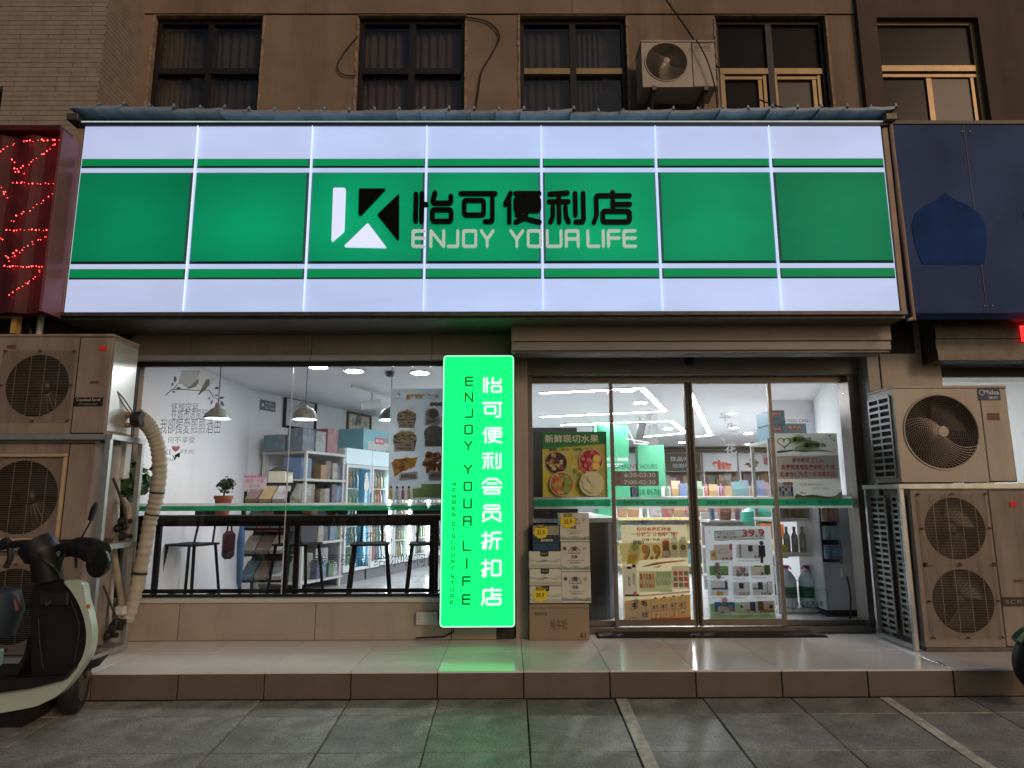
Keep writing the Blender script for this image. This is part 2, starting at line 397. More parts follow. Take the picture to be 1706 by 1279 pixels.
# ================================================================== shared materials
m_slab = M('concrete slab', (.25, .255, .235), rough=.42, var=.25, scale=5, bump=.35, bscale=90, rand=.16, stain=.6, stainc=(.06, .056, .05))
_n = m_slab.node_tree; _b = _n.nodes['Principled BSDF']; _src = _b.inputs['Base Color'].links[0].from_socket     # fine mineral speckle and pale scuffs
_tc = _n.nodes.new('ShaderNodeTexCoord'); _sp = _n.nodes.new('ShaderNodeTexNoise'); _sp.inputs['Scale'].default_value = 150; _sp.inputs['Detail'].default_value = 3; _n.links.new(_tc.outputs['Object'], _sp.inputs['Vector'])
_mr = _n.nodes.new('ShaderNodeMapRange'); _mr.inputs[1].default_value = .35; _mr.inputs[2].default_value = .65; _mr.inputs[3].default_value = .6; _mr.inputs[4].default_value = 1.45; _n.links.new(_sp.outputs['Fac'], _mr.inputs[0])
_ge = _n.nodes.new('ShaderNodeNewGeometry'); _sc = _n.nodes.new('ShaderNodeTexNoise'); _sc.inputs['Scale'].default_value = 2.6; _sc.inputs['Detail'].default_value = 8; _sc.inputs['Roughness'].default_value = .75; _n.links.new(_ge.outputs['Position'], _sc.inputs['Vector'])
_m2 = _n.nodes.new('ShaderNodeMapRange'); _m2.inputs[1].default_value = .54; _m2.inputs[2].default_value = .72; _m2.inputs[3].default_value = 1; _m2.inputs[4].default_value = 1.9; _n.links.new(_sc.outputs['Fac'], _m2.inputs[0])
_mu = _n.nodes.new('ShaderNodeMath'); _mu.operation = 'MULTIPLY'; _n.links.new(_mr.outputs[0], _mu.inputs[0]); _n.links.new(_m2.outputs[0], _mu.inputs[1])
_vs = _n.nodes.new('ShaderNodeVectorMath'); _vs.operation = 'SCALE'; _n.links.new(_src, _vs.inputs[0]); _n.links.new(_mu.outputs[0], _vs.inputs['Scale']); _n.links.new(_vs.outputs[0], _b.inputs['Base Color'])
m_slab_joint = M('slab joint dirt', (.03, .028, .025), rough=.9, var=.3, scale=20)
m_tile = M('glazed platform tile', (.84, .815, .775), rough=.15, var=.05, scale=3, rand=.05, stain=.4, stainc=(.42, .37, .31), bump=.03, bscale=14)
m_riser = M('polished riser tile', (.15, .12, .10), rough=.3, var=.14, scale=4, rand=.10, stain=.5, stainc=(.10, .08, .06))
m_grout = M('dark grout', (.035, .03, .027), rough=.9, var=.3, scale=30)
m_paint = M('road paint', (.62, .60, .52), rough=.55, var=.25, scale=22, stain=.95, stainc=(.22, .21, .18))
m_stone = M('beige stone panel', (.40, .345, .285), rough=.42, var=.10, scale=3, rand=.06, stain=.5, stainc=(.22, .17, .12), streak=3)
m_wall_up = M('painted upper wall', (.28, .205, .15), rough=.85, var=.18, scale=2.2, bump=.25, bscale=50, stain=.65, stainc=(.11, .075, .05), streak=3.5)
m_wall_r = M('brown painted wall', (.105, .07, .058), rough=.8, var=.16, scale=2.5, bump=.2, bscale=50, stain=.5, stainc=(.045, .03, .026), streak=3.5)
m_brick = M('glazed strip tile', (.36, .30, .245), rough=.45, var=.12, scale=9, rand=.05)
m_brick_j = M('tile mortar', (.12, .095, .075), rough=.9, var=.1)
m_frame_dk = M('dark window frame', (.014, .012, .012), rough=.45, var=.1)
m_frame_gold = M('tan aluminium frame', (.40, .285, .14), rough=.4, metal=.3, var=.12, scale=8)
m_darkglass = M('unlit window pane', (.008, .007, .007), rough=.3, var=.2, scale=2, spec=.12)
m_room_dark = M('dark room backing', (.05, .045, .04), rough=.9, var=.3, scale=3)  # near-black sheet whose colour stands in for the shade of an unlit room
m_dimpane = M('dusty pane', (.07, .055, .04), rough=.4, var=.25, scale=2)
m_alu = M('grey brown door aluminium', (.20, .168, .142), rough=.35, metal=.55, var=.08, scale=10)
m_alu_dk = M('dark door stile', (.05, .042, .038), rough=.4, metal=.4, var=.1)
m_lintel = M('grey lintel sheet', (.24, .235, .225), rough=.45, metal=.2, var=.08, scale=4)
m_white_frame = M('pale frame sheet', (.55, .55, .53), rough=.4, var=.06)
m_glass = glass('shop window glass')
m_black = M('black rubber', (.012, .012, .012), rough=.55, var=.2, scale=30)
m_blackgloss = M('black plastic', (.01, .01, .011), rough=.28, var=.1)
m_steel = M('galvanised steel', (.52, .54, .54), rough=.34, metal=.75, var=.14, scale=14)
m_steel_dk = M('dull dark steel', (.12, .11, .10), rough=.5, metal=.6, var=.2, scale=12)
m_white_in = M('interior white paint', (.80, .81, .83), rough=.6, var=.02, scale=2)
m_ceil = M('ceiling paint', (.72, .72, .74), rough=.7, var=.02, scale=2)
m_floor_in = M('pale floor tile', (.66, .67, .68), rough=.15, var=.04, scale=2)
m_pkg = package_mat('printed packaging')
m_btl = package_mat('drink bottle', .2)
p_paper = print_mat('printed poster', .55, .45)
p_card = print_mat('printed carton', 0., .5)

# ================================================================== the ground
def pz(Y): return -.165 + .079*(Y+.935)
pavement = MB()
pavement.quad((-40, -.935, pz(-.935)-.012), (40, -.935, pz(-.935)-.012), (40, -45, pz(-.935)-3.4), (-40, -45, pz(-.935)-3.4))
pavement = tag(pavement.build('pavement', m_slab_joint), kind='structure')
XJ = [-.447 + .555*k for k in range(-9, 11)]
YJ = [-.945, -1.19, -1.665, -2.14, -2.615, -3.09, -3.565, -4.04, -4.515, -4.99, -5.465]
slabs = {}
for j in range(len(YJ)-1):
    y1, y0 = YJ[j], YJ[j+1]; h = y1-y0
    for i in range(len(XJ)-1):
        if h not in slabs:
            b = MB(); g = .002; sl_ = .079
            x0, x1, a0, a1 = g, .555-g, -h+g, -g
            b.add([(x0,a0,sl_*a0-.011),(x1,a0,sl_*a0-.011),(x1,a1,sl_*a1-.011),(x0,a1,sl_*a1-.011),
                   (x0+.004,a0+.004,sl_*a0),(x1-.004,a0+.004,sl_*a0),(x1-.004,a1-.004,sl_*a1),(x0+.004,a1-.004,sl_*a1)],
                  [(4,5,6,7),(0,1,5,4),(1,2,6,5),(2,3,7,6),(3,0,4,7)])
            slabs[h] = b.mesh('slab'); slabs[h].materials.append(m_slab)
        o = bpy.data.objects.new('slab', slabs[h]); col.objects.link(o); o.parent = pavement
        o.location = (XJ[i]+rnd.uniform(-.002, .002), y1+(.006 if i % 3 == 0 else 0), pz(y1)+rnd.uniform(-.0015, .0015))
# painted bay lines
for (xa, xb) in ((.668, .738), (2.322, 2.392)):
    b = MB(); y0, y1 = -5.0, -.955; n = 40
    for k in range(n):
        ya, yb = y0+(y1-y0)*k/n, y0+(y1-y0)*(k+1)/n
        e = [rnd.uniform(-.003, .003) for _ in range(4)]
        b.quad((xa+e[0]*0, ya, pz(ya)+.004), (xb, ya, pz(ya)+.004), (xb, yb, pz(yb)+.004), (xa, yb, pz(yb)+.004))
    b.build('parking_line', m_paint, pavement)

for pts in ([(at(862, 1243, -1.6).x, -1.56), (.13, -1.575), (.16, -1.56), (.195, -1.585), (.215, -1.60), (.225, -1.64)], [(1.33, -1.20), (1.36, -1.215), (1.37, -1.25)], [(-1.30, -1.45), (-1.27, -1.50), (-1.26, -1.56)]):
    b = MB()
    for (x0, y0), (x1, y1) in zip(pts, pts[1:]): b.quad((x0, y0, pz(y0)+.003), (x0+.003, y0-.003, pz(y0-.003)+.003), (x1+.003, y1-.003, pz(y1-.003)+.003), (x1, y1, pz(y1)+.003))
    b.build('slab_crack', m_slab_joint, pavement)
# ================================================================== the raised platform in front of the shop
plat = MB(); plat.box(-5.2, 5.2, -.922, .42, -.7, -.012)
plat = tag(plat.build('shop_platform', m_grout), 'raised platform of pale tiles along the shop front', 'platform', kind='structure')
PX = [-.455 + .545*k for k in range(-9, 11)]
PY = [-.937, -.40, .12, .40]
for j in range(3):
    h = PY[j+1]-PY[j]; b = MB(); g = .0019; b.rbox(g, .545-g, g, h-g, -.012, 0, .0008); me = b.mesh('platform_tile'); me.materials.append(m_tile)
    for i in range(len(PX)-1):
        o = bpy.data.objects.new('platform_tile', me); col.objects.link(o); o.parent = plat; o.location = (PX[i], PY[j], rnd.uniform(-.0007, .0007))
b = MB(); b.rbox(.003, .542, -.013, .0, -.150, -.0, .003); me = b.mesh('riser_tile'); me.materials.append(m_riser)
for i in range(len(PX)-1):
    o = bpy.data.objects.new('riser_tile', me); col.objects.link(o); o.parent = plat; o.location = (PX[i], -.922+rnd.uniform(-.003, .001), -.0135)

# ================================================================== the shop building
shop = thing('shop_building', 'brown two storey building with a lit convenience shop at street level', 'building', (0, .2, 0))
# low wall under the window, sill, pillar beside the door
LW = [(-3.75, -3.17), (-3.165, -2.56), (-2.555, -1.505), (-1.50, -.45)]
for (a, b_) in LW: box('stone_panel', m_stone, shop, a, b_, 0, .03, .004, .283, .003)
box('wall_core', m_grout, shop, -3.75, .04, .02, .17, 0, .275)
box('window_sill', m_white_frame, shop, -3.14, -.40, -.02, .17, .284, .318, .004)
for k in range(5):
    box('stone_panel', m_stone, shop, -3.75, -3.12, .0, .03, .30+k*.48, .776+k*.48, .003)
box('stone_panel', m_stone, shop, -.445, -.1, .0, .04, .004, .283, .003)
box('pillar_face', M('grey stone pillar', (.22, .21, .19), rough=.5, var=.12, scale=4, stain=.3), shop, -.44, .05, .0, .2, .287, 2.24)
box('door_post', m_stone, shop, .052, .155, .06, .25, .0, 2.28, .004)
# fascia between window and sign
FX = [-3.75, -2.63, -1.632, -.635, .018]
for a, b_ in zip(FX, FX[1:]):
    box('fascia_panel', m_stone, shop, a+.002, b_-.002, 0, .03, 2.252, 2.80, .003)
box('fascia_core', m_grout, shop, -3.75, 3.4, .028, .2, 2.26, 4.3)
for a, b_ in zip(FX, FX[1:]): box('soffit_strip', m_white_frame, shop, a+.002, b_-.002, -.015, .12, 2.205, 2.249, .003)
# shop window
wn = MB(); wn.box(-3.08, -.44, .045, .085, 2.165, 2.204); wn.box(-3.08, -.44, .045, .085, .319, .338); wn.box(-3.12, -3.08, .045, .085, .319, 2.204)
wn = wn.build('window_frame', m_frame_dk, shop)
for (a, b_) in ((-3.08, -1.798), (-1.793, -.44)): box('window_pane', m_glass, wn, a, b_, .058, .068, .339, 2.164)
box('pane_seal', M('clear sealant', (.5, .52, .52), rough=.2, var=0), wn, -1.7978, -1.7932, .055, .071, .339, 2.164)

# door front
fr = MB()
fr.box(.157, 3.06, .19, .40, 2.115, 2.30)
fr = fr.build('door_lintel', m_lintel, shop)
box('door_jamb', m_alu, shop, .157, .2, .22, .40, .0, 2.113); box('door_jamb', m_alu, shop, 2.91, 2.995, .22, .40, .0, 2.113)
box('door_reveal', m_lintel, shop, 2.997, 3.10, .05, .42, .0, 2.30, .004)
pl = thing
for k, (za, zb) in enumerate(((0.0, .93), (.934, 1.62), (1.624, 2.30))):
    box('stone_panel', m_stone, shop, 3.104, 3.46, .04, .2, za+.003, zb, .003)
for k in range(3): box('stone_panel', m_stone, shop, 3.104, 3.46, .038, .2, 2.304+.18*k, 2.48+.18*k, .003)
box('door_threshold', m_alu, shop, .157, 3.05, .20, .46, .003, .045, .004)
bt = MB(); bt.box(.2, .868, .29, .35, .047, .085); bt.box(2.252, 2.91, .29, .35, .047, .085); bt.box(.2, .868, .29, .35, 2.06, 2.112); bt.box(2.252, 2.91, .29, .35, 2.06, 2.112); bt.box(.868, 2.252, .29, .35, 2.075, 2.112)
bt = bt.build('side_light_frame', m_alu, shop)
for a, b_ in ((.203, .866), (2.254, 2.908)): box('side_light_pane', m_glass, shop, a, b_, .315, .327, .086, 2.059)
def leaf(a, b_, n):
    d = MB(); s_ = .030
    d.box(a, a+s_, .24, .275, .05, 2.07); d.box(b_-s_, b_, .24, .275, .05, 2.07); d.box(a+s_, b_-s_, .24, .275, 2.045, 2.07); d.box(a+s_, b_-s_, .24, .275, .055, .105)
    d = d.build('door_leaf', m_alu, shop); box('door_pane', m_glass, d, a+s_, b_-s_, .253, .263, .106, 2.044)
    s2 = MB(); s2.box(a+.004, a+.016, .2345, .239, .06, 2.06) if n else s2.box(b_-.016, b_-.004, .2345, .239, .06, 2.06); s2.build('edge_seal', m_black, d)
    return d
leaf(.862, 1.536, 0); leaf(1.548, 2.255, 1)
box('door_gap_strip', m_black, shop, 1.5365, 1.5475, .245, .27, .06, 2.06)
# motion sensor over the doors
sn = MB(); sn.lathe((1.55, .185, 2.235), [(.001, -.05), (.03, -.045), (.042, -.02), (.045, 0)], 16, 'y'); sn.build('door_sensor', m_blackgloss, shop)

# roller shutter housing over the doors
sh = thing('shutter_housing', 'long tan roller shutter housing above the glass doors under the lit sign', 'shutter box', (1.5, -.1, 2.2))
box('housing_face', M('tan shutter steel', (.40, .315, .235), rough=.45, var=.07, scale=4, stain=.25, stainc=(.22, .17, .12)), sh, .022, 3.02, -.30, .02, 2.295, 2.60, .004)
box('bottom_slat', m_lintel, sh, .022, 3.02, -.285, .0, 2.222, 2.292, .004)
box('bottom_lip', m_steel_dk, sh, .03, 3.01, -.27, -.21, 2.205, 2.221)
b = MB(); b.prism([(-.165, 2.235), (.018, 2.235), (.018, 2.40)], -.02, -.004); b.build('end_bracket', m_stone, sh)

# ------------------------------------------------------------------ upper wall with its windows
UW = .35; Z0, Z1 = 4.0, 7.2
WIN = [(-3.40, -2.35), (-1.442, -.405), (.112, 1.146), (2.0, 3.077)]
WT, WB_ = 5.675, 4.28
xs = [-3.9] + [q for w in WIN for q in w] + [3.36]
for i in range(0, len(xs), 2):
    a, b_ = xs[i], xs[i+1]
    n = max(1, round((b_-a)/1.3))
    box('upper_wall_panel', m_wall_up, shop, a, b_, UW, UW+.25, Z0, 5.682)
for (a, b_) in WIN:
    box('upper_wall_panel', m_wall_up, shop, a, b_, UW+.002, UW+.25, Z0, WB_)
for a, b_ in ((-3.9, -1.95), (-1.945, .62), (.625, 1.58), (1.585, 3.36)):
    box('upper_wall_panel', m_wall_up, shop, a, b_, UW-.012, UW+.25, 5.692, Z1)
for k, (a, b_) in enumerate(WIN):
    gold = k == 3
    w = MB(); y0, y1 = UW+.06, UW+.12; t = .045
    w.box(a, a+t, y0, y1, WB_, WT); w.box(b_-t, b_, y0, y1, WB_, WT); w.box(a+t, b_-t, y0, y1, WT-t, WT); w.box(a+t, b_-t, y0, y1, WB_, WB_+t)
    c = (a+b_)/2; w.box(c-.03, c+.03, y0, y1, WB_+t, WT-t)
    zt = 5.125
    w = w.build('upper_window', m_frame_dk, shop)
    tr = MB(); tr.box(a+t, c-.03, y0-.004, y1, zt-.03, zt+.03); tr.box(c+.03, b_-t, y0-.004, y1, zt-.03, zt+.03)
    tr.build('transom', m_frame_gold if k >= 2 else m_frame_dk, w)
    for q, (xa, xb) in enumerate(((a+t, c-.03), (c+.03, b_-t))):
        box('upper_pane', m_darkglass if gold else m_glass, w, xa, xb, y0+.03, y0+.036, zt+.03, WT-t)
        if not gold:
            cu_ = MB(); nn = 26; x2 = xb if (k+q) % 3 else (xa+xb)/2+.05
            for i in range(nn): u0, u1 = xa+(x2-xa)*i/nn, xa+(x2-xa)*(i+1)/nn; cu_.quad((u0, UW+.165+.012*math.sin(i*1.3), WB_), (u1, UW+.165+.012*math.sin((i+1)*1.3), WB_), (u1, UW+.165+.012*math.sin((i+1)*1.3), WT-.06), (u0, UW+.165+.012*math.sin(i*1.3), WT-.06))
            cu_.build('curtain', M('old curtain %d' % (k % 2), ((.055, .048, .044), (.085, .062, .052))[k % 2], rough=.9, var=.3, scale=2), w, True)
        if gold:
            s_ = MB(); s_.box(xa, xa+.04, y0, y1-.01, WB_+t, zt-.03) if q == 0 else s_.box(xa, xa+.02, y0, y1-.01, WB_+t, zt-.03)
            s_.box(xb-.05, xb-.02, y0+.01, y1-.01, WB_+t, zt-.032); s_.box(xb-.095, xb-.06, y0+.02, y1, WB_+t, zt-.07); s_.box(xa+.03, xb-.05, y0+.015, y1-.01, zt-.075, zt-.045)
            s_.build('sash', m_frame_gold, w)
        box('lower_pane', (m_dimpane if (gold and q == 1) else (m_darkglass if gold else m_glass)), w, xa, xb, y0+.045, y0+.05, WB_+t, zt-.03)
    box('room_darkness', m_room_dark, w, a, b_, UW+.2, UW+.22, WB_, WT)  # flat dark backing drawn in place of the room's depth and shade
    # broken render around the opening
    b = MB()
    for (xe, sgn) in ((a, -1), (b_, 1)):
        z = WB_
        while z < WT-.03:
            h = rnd.uniform(.03, .09); wd = rnd.uniform(.006, .022)
            b.box(xe-.006 if sgn > 0 else xe-wd, xe+wd if sgn > 0 else xe+.006, UW-rnd.uniform(.004, .012), UW+.05, z, min(WT, z+h)); z += h*.96
    b.box(a, b_, UW-.006, UW+.05, WT+.001, WT+.006)
    b = b.build('worn_reveal', M('chipped render', (.36, .27, .19), rough=.9, var=.4, scale=14), w)
# drain pipe at the corner of the building
dp = thing('drain_pipe', 'dark brown drain pipe down the corner above the sign', 'pipe', (-3.62, .27, 4.0))
b = MB(); b.tube([(-3.62, .27, 3.9), (-3.62, .27, 7.2)], .055, 12); b.build('pipe', M('brown pvc', (.10, .06, .04), rough=.5, var=.2), dp, True)
for z in (4.9, 5.55): box('pipe_clip', m_steel_dk, dp, -3.69, -3.55, .20, .35, z, z+.03)
# loose wires on the upper wall
def wire(label, pts, r=.006, nm='cable', mat=None):
    P = [Vector(p) for p in pts]; out_ = []
    for i in range(len(P)-1):
        p0, p1, p2, p3 = P[max(0, i-1)], P[i], P[i+1], P[min(len(P)-1, i+2)]
        for k in range(6):
            t = k/6; out_.append(.5*((2*p1)+(p2-p0)*t+(2*p0-5*p1+4*p2-p3)*t*t+(3*p1-p0-3*p2+p3)*t**3))
    out_.append(P[-1])
    b = MB(); b.tube(out_, r, 6); o = b.build(nm, mat or m_black, None, True, org=P[0]); return tag(o, label, 'cable', 'loose cables on the facade')
Yw = UW-.02
wire('thin black cable looping beside the second upstairs window', [at(775, 28, Yw), at(812, 36, Yw), at(832, 58, Yw), at(822, 85, Yw), at(803, 118, Yw), at(797, 150, Yw), at(791, 190, Yw)], .007)
wire('short black cable curl hanging beside the second upstairs window frame', [at(596, 60, Yw), at(575, 85, Yw), at(562, 110, Yw), at(572, 124, Yw), at(592, 126, Yw)], .006)
wire('black cable running down from the roof edge to the outdoor unit above the sign', [at(1110, 0, Yw-.25), at(1140, 42, Yw-.3), at(1165, 78, Yw-.3), at(1196, 112, Yw-.05)], .008)
wire('thin black cable hanging across the small outdoor unit', [at(1160, 66, -.06), at(1178, 100, -.06), at(1192, 150, -.05), at(1196, 195, -.05)], .006)
wire('black cable sagging across the gold framed upstairs window', [at(1262, 165, Yw-.05), at(1320, 184, Yw-.1), at(1370, 192, Yw-.05), at(1420, 190, Yw)], .007)

# ================================================================== neighbouring buildings
lb_ = thing('tiled_building', 'neighbouring building faced with narrow beige tiles, left of the shop', 'building', (-4.5, 0, 0))
core = MB(); core.box(-9, -3.51, -.19, .6, 0, 7.2); core.build('tile_bed', m_brick_j, lb_)
b = MB(); random.seed(3); th = .045
z = 4.02; row = 0
while z < 6.3:
    x = -3.5 - (.12 if row % 2 else 0)
    if row % 2: b.box(-3.5-.118, -3.497, -.2, -.188, z, z+th-.004)
    while x > -4.9:
        hole = 4.01 < z < 4.52
        if not hole or x-.238 > -4.31: b.box(x-.238, x-.003, -.2, -.188, z, z+th-.004)
        elif x-.003 > -4.30: b.box(-4.308, x-.003, -.2, -.188, z, z+th-.004)
        x -= .24
    y = -.19 + (.12 if row % 2 else 0)
    if row % 2: b.box(-3.512, -3.4985, -.186, -.073, z, z+th-.004)
    while y < .34: b.box(-3.512, -3.4985, y+.003, y+.238, z, z+th-.004); y += .24
    z += th; row += 1
tag(b.build('wall_tile', m_brick, lb_), kind='stuff')
box('dark_window', m_darkglass, lb_, -5.2, -4.312, -.198, -.15, 4.0, 4.50)
box('window_head', m_frame_dk, lb_, -5.2, -4.31, -.215, -.15, 4.5, 4.53)
rb = thing('brown_building', 'dark brown neighbouring building with one tan framed window, right of the shop', 'building', (5, .3, 0))
xa, xb = at(1457, 60, .36).x, at(1625, 60, .36).x
for (a, b_, z0, z1) in ((3.364, xa, 4.0, 7.2), (xb, 8.5, 4.0, 7.2), (xa, xb, 5.62, 7.2), (xa, xb, 4.0, 4.2)): box('wall_panel', m_wall_r, rb, a, b_, .30, .55, z0, z1)
w = MB(); w.box(xa, xb, .36, .41, 5.585, 5.62); w.box(xb-.04, xb, .36, .41, 4.2, 5.585); w.box(xa, xa+.03, .36, .41, 4.2, 5.585); w.box(xa+.03, xb-.04, .355, .41, 5.09, 5.15)
w.box(xa+.03, xb-.04, .36, .40, 5.03, 5.06); xm = (xa*.40+xb*.60); w.box(xm-.13, xm-.08, .37, .40, 4.2, 5.03); w.box(xb-.10, xb-.07, .365, .40, 4.2, 5.03)
w = w.build('window_frame', m_frame_gold, rb)
box('upper_pane', m_darkglass, w, xa+.03, xb-.04, .385, .39, 5.15, 5.585); box('lower_pane', m_darkglass, w, xa+.03, xm-.13, .388, .393, 4.2, 5.03)
box('lower_pane', m_dimpane, w, xm-.08, xb-.10, .38, .385, 4.2, 5.03); box('window_rail', m_frame_gold, w, xa+.05, xm-.2, .382, .3865, 4.47, 4.50)
box('room_darkness', m_room_dark, rb, xa, xb, .5, .52, 4.2, 5.6)

# red light curtain sign of the shop on the left
xr = at(104, 214, -.75).x; zt_, zb_ = at(104, 216, -.75).z, at(70, 518, -.75).z
rs = thing('red_light_sign', 'dark red sign box strung with red fairy lights, left of the lit shop sign', 'sign', (xr-1, -.6, zb_))
m_redbox = M('dark red sheet', (.085, .008, .010), rough=.45, var=.3, scale=3)
box('sign_back', m_redbox, rs, xr-2.2, xr-.02, -.66, -.60, zb_, zt_)
b = MB(); n = 60
for k in range(n):
    a, c = xr-2.2+2.16*k/n, xr-2.2+2.16*(k+1)/n
    y = lambda q: -.70+.018*math.sin(q*.9)
    b.quad((a, y(k), zb_), (c, y(k+1), zb_), (c, y(k+1), zt_-.02), (a, y(k), zt_-.02))
b.build('curtain_sheet', m_redbox, rs, True)
box('end_panel', M('maroon end panel', (.22, .07, .075), rough=.35, var=.2, scale=3), rs, xr-.015, xr+.01, -.75, -.545, zb_, zt_, .002)
box('top_rail', m_redbox, rs, xr-2.2, xr-.02, -.75, -.6, zt_, zt_+.04)
m_led = M('red fairy light', (.3, .01, .01), var=0, emit=(1, .035, .03), es=16)
led = MB(); dim = MB()
pts = []
def ledline(p, q, n, j):
    for k in range(n):
        t = k/(n-1); pts.append((p[0]+(q[0]-p[0])*t+rnd.uniform(-j, j), p[1]+(q[1]-p[1])*t+rnd.uniform(-j, j)))
for (p, q, n, j) in (((38,234),(98,234),16,2), ((94,240),(24,286),20,3), ((22,305),(88,306),16,1.2), ((86,324),(16,370),18,3), ((10,383),(78,383),18,1), ((76,392),(12,436),20,4), ((8,443),(70,444),22,1), ((68,452),(16,492),18,3),
                     ((0,250),(26,240),8,3), ((0,315),(14,330),8,5), ((0,400),(4,396),3,3), ((24,260),(40,300),10,7), ((8,430),(26,420),8,5)): ledline(p, q, max(3, int(n*.7)), j)
for (px, py) in pts:
    p = at(px, py, -.745); r = rnd.choice((.0022, .003, .004, .0055))
    led.lathe(p, [(.0005, -r), (r, 0), (.0005, r)], 5, 'y')
tag(led.build('fairy_light', m_led, rs), kind='stuff')
b = MB()
for (p, q) in (((38,234),(98,234)), ((94,240),(24,286)), ((22,305),(88,306)), ((86,324),(16,370)), ((10,383),(78,383)), ((76,392),(12,436)), ((8,443),(70,444)), ((68,452),(16,492))):
    b.tube([at(*p, -.738), at(*q, -.738)], .0012, 4)
b.build('light_string', m_redbox, rs)
# blue sign of the shop on the right
xl = at(1492, 360, -.50).x; zt2, zb2 = at(1560, 207, -.5).z, at(1560, 521, -.5).z
bs = thing('blue_sign', 'unlit dusty blue sign board right of the lit shop sign', 'sign', (4.2, -.4, zb2))
b = MB(); b.box(xl, 6.5, -.5, -.3, zb2, zt2); b.build('sign_board', M('dusty blue board', (.045, .085, .22), rough=.7, var=.35, scale=1.6, stain=.5, stainc=(.07, .09, .16), spec=.2), bs)
b = MB(); cx, cz = at(1580, 375, -.5).x, at(1580, 375, -.5).z
b.prism([(cx-.24, cz-.32), (cx+.24, cz-.32), (cx+.28, cz-.16), (cx+.29, cz), (cx+.25, cz+.1), (cx+.16, cz+.17), (cx+.07, cz+.21), (cx, cz+.27), (cx-.07, cz+.21), (cx-.16, cz+.17), (cx-.25, cz+.1), (cx-.29, cz), (cx-.28, cz-.16)], -.504, -.5005); m_emb = M('faded blue print', (.02, .06, .22), rough=.8, var=.35, scale=2, spec=.1, stain=.5, stainc=(.04, .075, .2)); b.build('faded_emblem', m_emb, bs); b = MB()
b.prism([(cx+.62, cz-.22), (cx+.9, cz-.30), (cx+1.0, cz+.1), (cx+.75, cz+.25), (cx+.6, cz+.1)], -.504, -.5005)
b.build('faded_emblem', m_emb, bs)
for x_ in (xl+.62, xl+1.35, xl+2.1): box('panel_seam', m_frame_dk, bs, x_, x_+.004, -.5035, -.4995, zb2+.01, zt2-.01)
for x_ in (xl+.05, xl+.6, xl+.66, xl+1.3): box('fixing', m_steel_dk, bs, x_, x_+.012, -.506, -.5, zb2+.05, zb2+.062); box('fixing', m_steel_dk, bs, x_, x_+.012, -.506, -.5, zt2-.07, zt2-.058)
box('sign_edge', m_frame_dk, bs, xl-.02, 6.5, -.51, -.3, zt2+.001, zt2+.03)
b = MB(); b.tube([(xl+.03, -.52, zt2), (xl+.02, -.52, (zt2+zb2)/2), (xl+.05, -.515, zb2-.06)], .012, 8); b.build('edge_conduit', M('tan conduit', (.45, .30, .2), rough=.5), bs, True)
# dark roller housing and the lit shop on the right
rh = thing('dark_shutter_housing', 'dark roller shutter housing under the blue sign', 'shutter box', (4.3, .0, 2.2))
zA, zB = at(1620, 600, -.15).z, at(1620, 524, -.15).z
for k in range(7):
    z0 = zA + (zB-zA+.25)*k/7; box('shutter_slat', m_steel_dk, rh, 3.47, 6.5, -.15+.01*(k % 2), .25, z0+.003, z0+(zB-zA+.25)/7)
b = MB(); b.box(at(1698, 540, -.17).x, 5.2, -.17, -.152, at(1700, 531, -.17).z, at(1700, 526, -.17).z); b.box(at(1701, 540, -.17).x, 5.2, -.17, -.152, at(1700, 568, -.17).z, at(1700, 542, -.17).z); b.build('red_light_tube', M('red light', (.3, .01, .01), var=0, emit=(1, .02, .02), es=2.5), rh)
nx = thing('lit_shopfront', 'lit white shop window behind the outdoor units under the blue sign', 'shopfront', (4.3, .4, 0))
box('stone_pier', m_stone, nx, 3.464, 3.62, .06, .4, 0, 2.2)
box('window_frame', m_frame_dk, nx, 3.622, 6.5, .2, .26, 2.09, 2.2)
box('window_pane', m_glass, nx, 3.622, 6.5, .22, .23, .05, 2.088)
b = MB(); b.box(3.45, 9, 3.4, 3.45, 0, 2.9); b.box(8.9, 9, .3, 3.4, 0, 2.9); b.box(3.45, 9, .3, 3.4, 2.6, 2.65); b.build('back_wall', m_white_in, nx)
b = MB(); b.lathe((5.95, 1.9, 2.585), [(.11, 0), (.11, .01)], 20); b.build('ceiling_lamp', M('lamp diffuser', (.8, .8, .8), var=0, emit=(.85, .95, 1), es=60), nx)
b = MB(); b.box(4.0, 8, 1.2, 1.3, 2.57, 2.59); b.build('strip_lamp', M('lamp diffuser', es=16), nx)
for k in range(14):
    x = 4.9+k*.16; h = rnd.uniform(.12, .3); o = box('display_pack', m_pkg, nx, x, x+.12, 2.2, 2.3, 1.0, 1.0+h); o.color = (*rnd.choice([(.05,.1,.3),(.7,.7,.65),(.1,.4,.35),(.6,.5,.1)]), 1)
box('display_shelf', m_white_frame, nx, 4.3, 8, 2.1, 2.5, .96, .998)
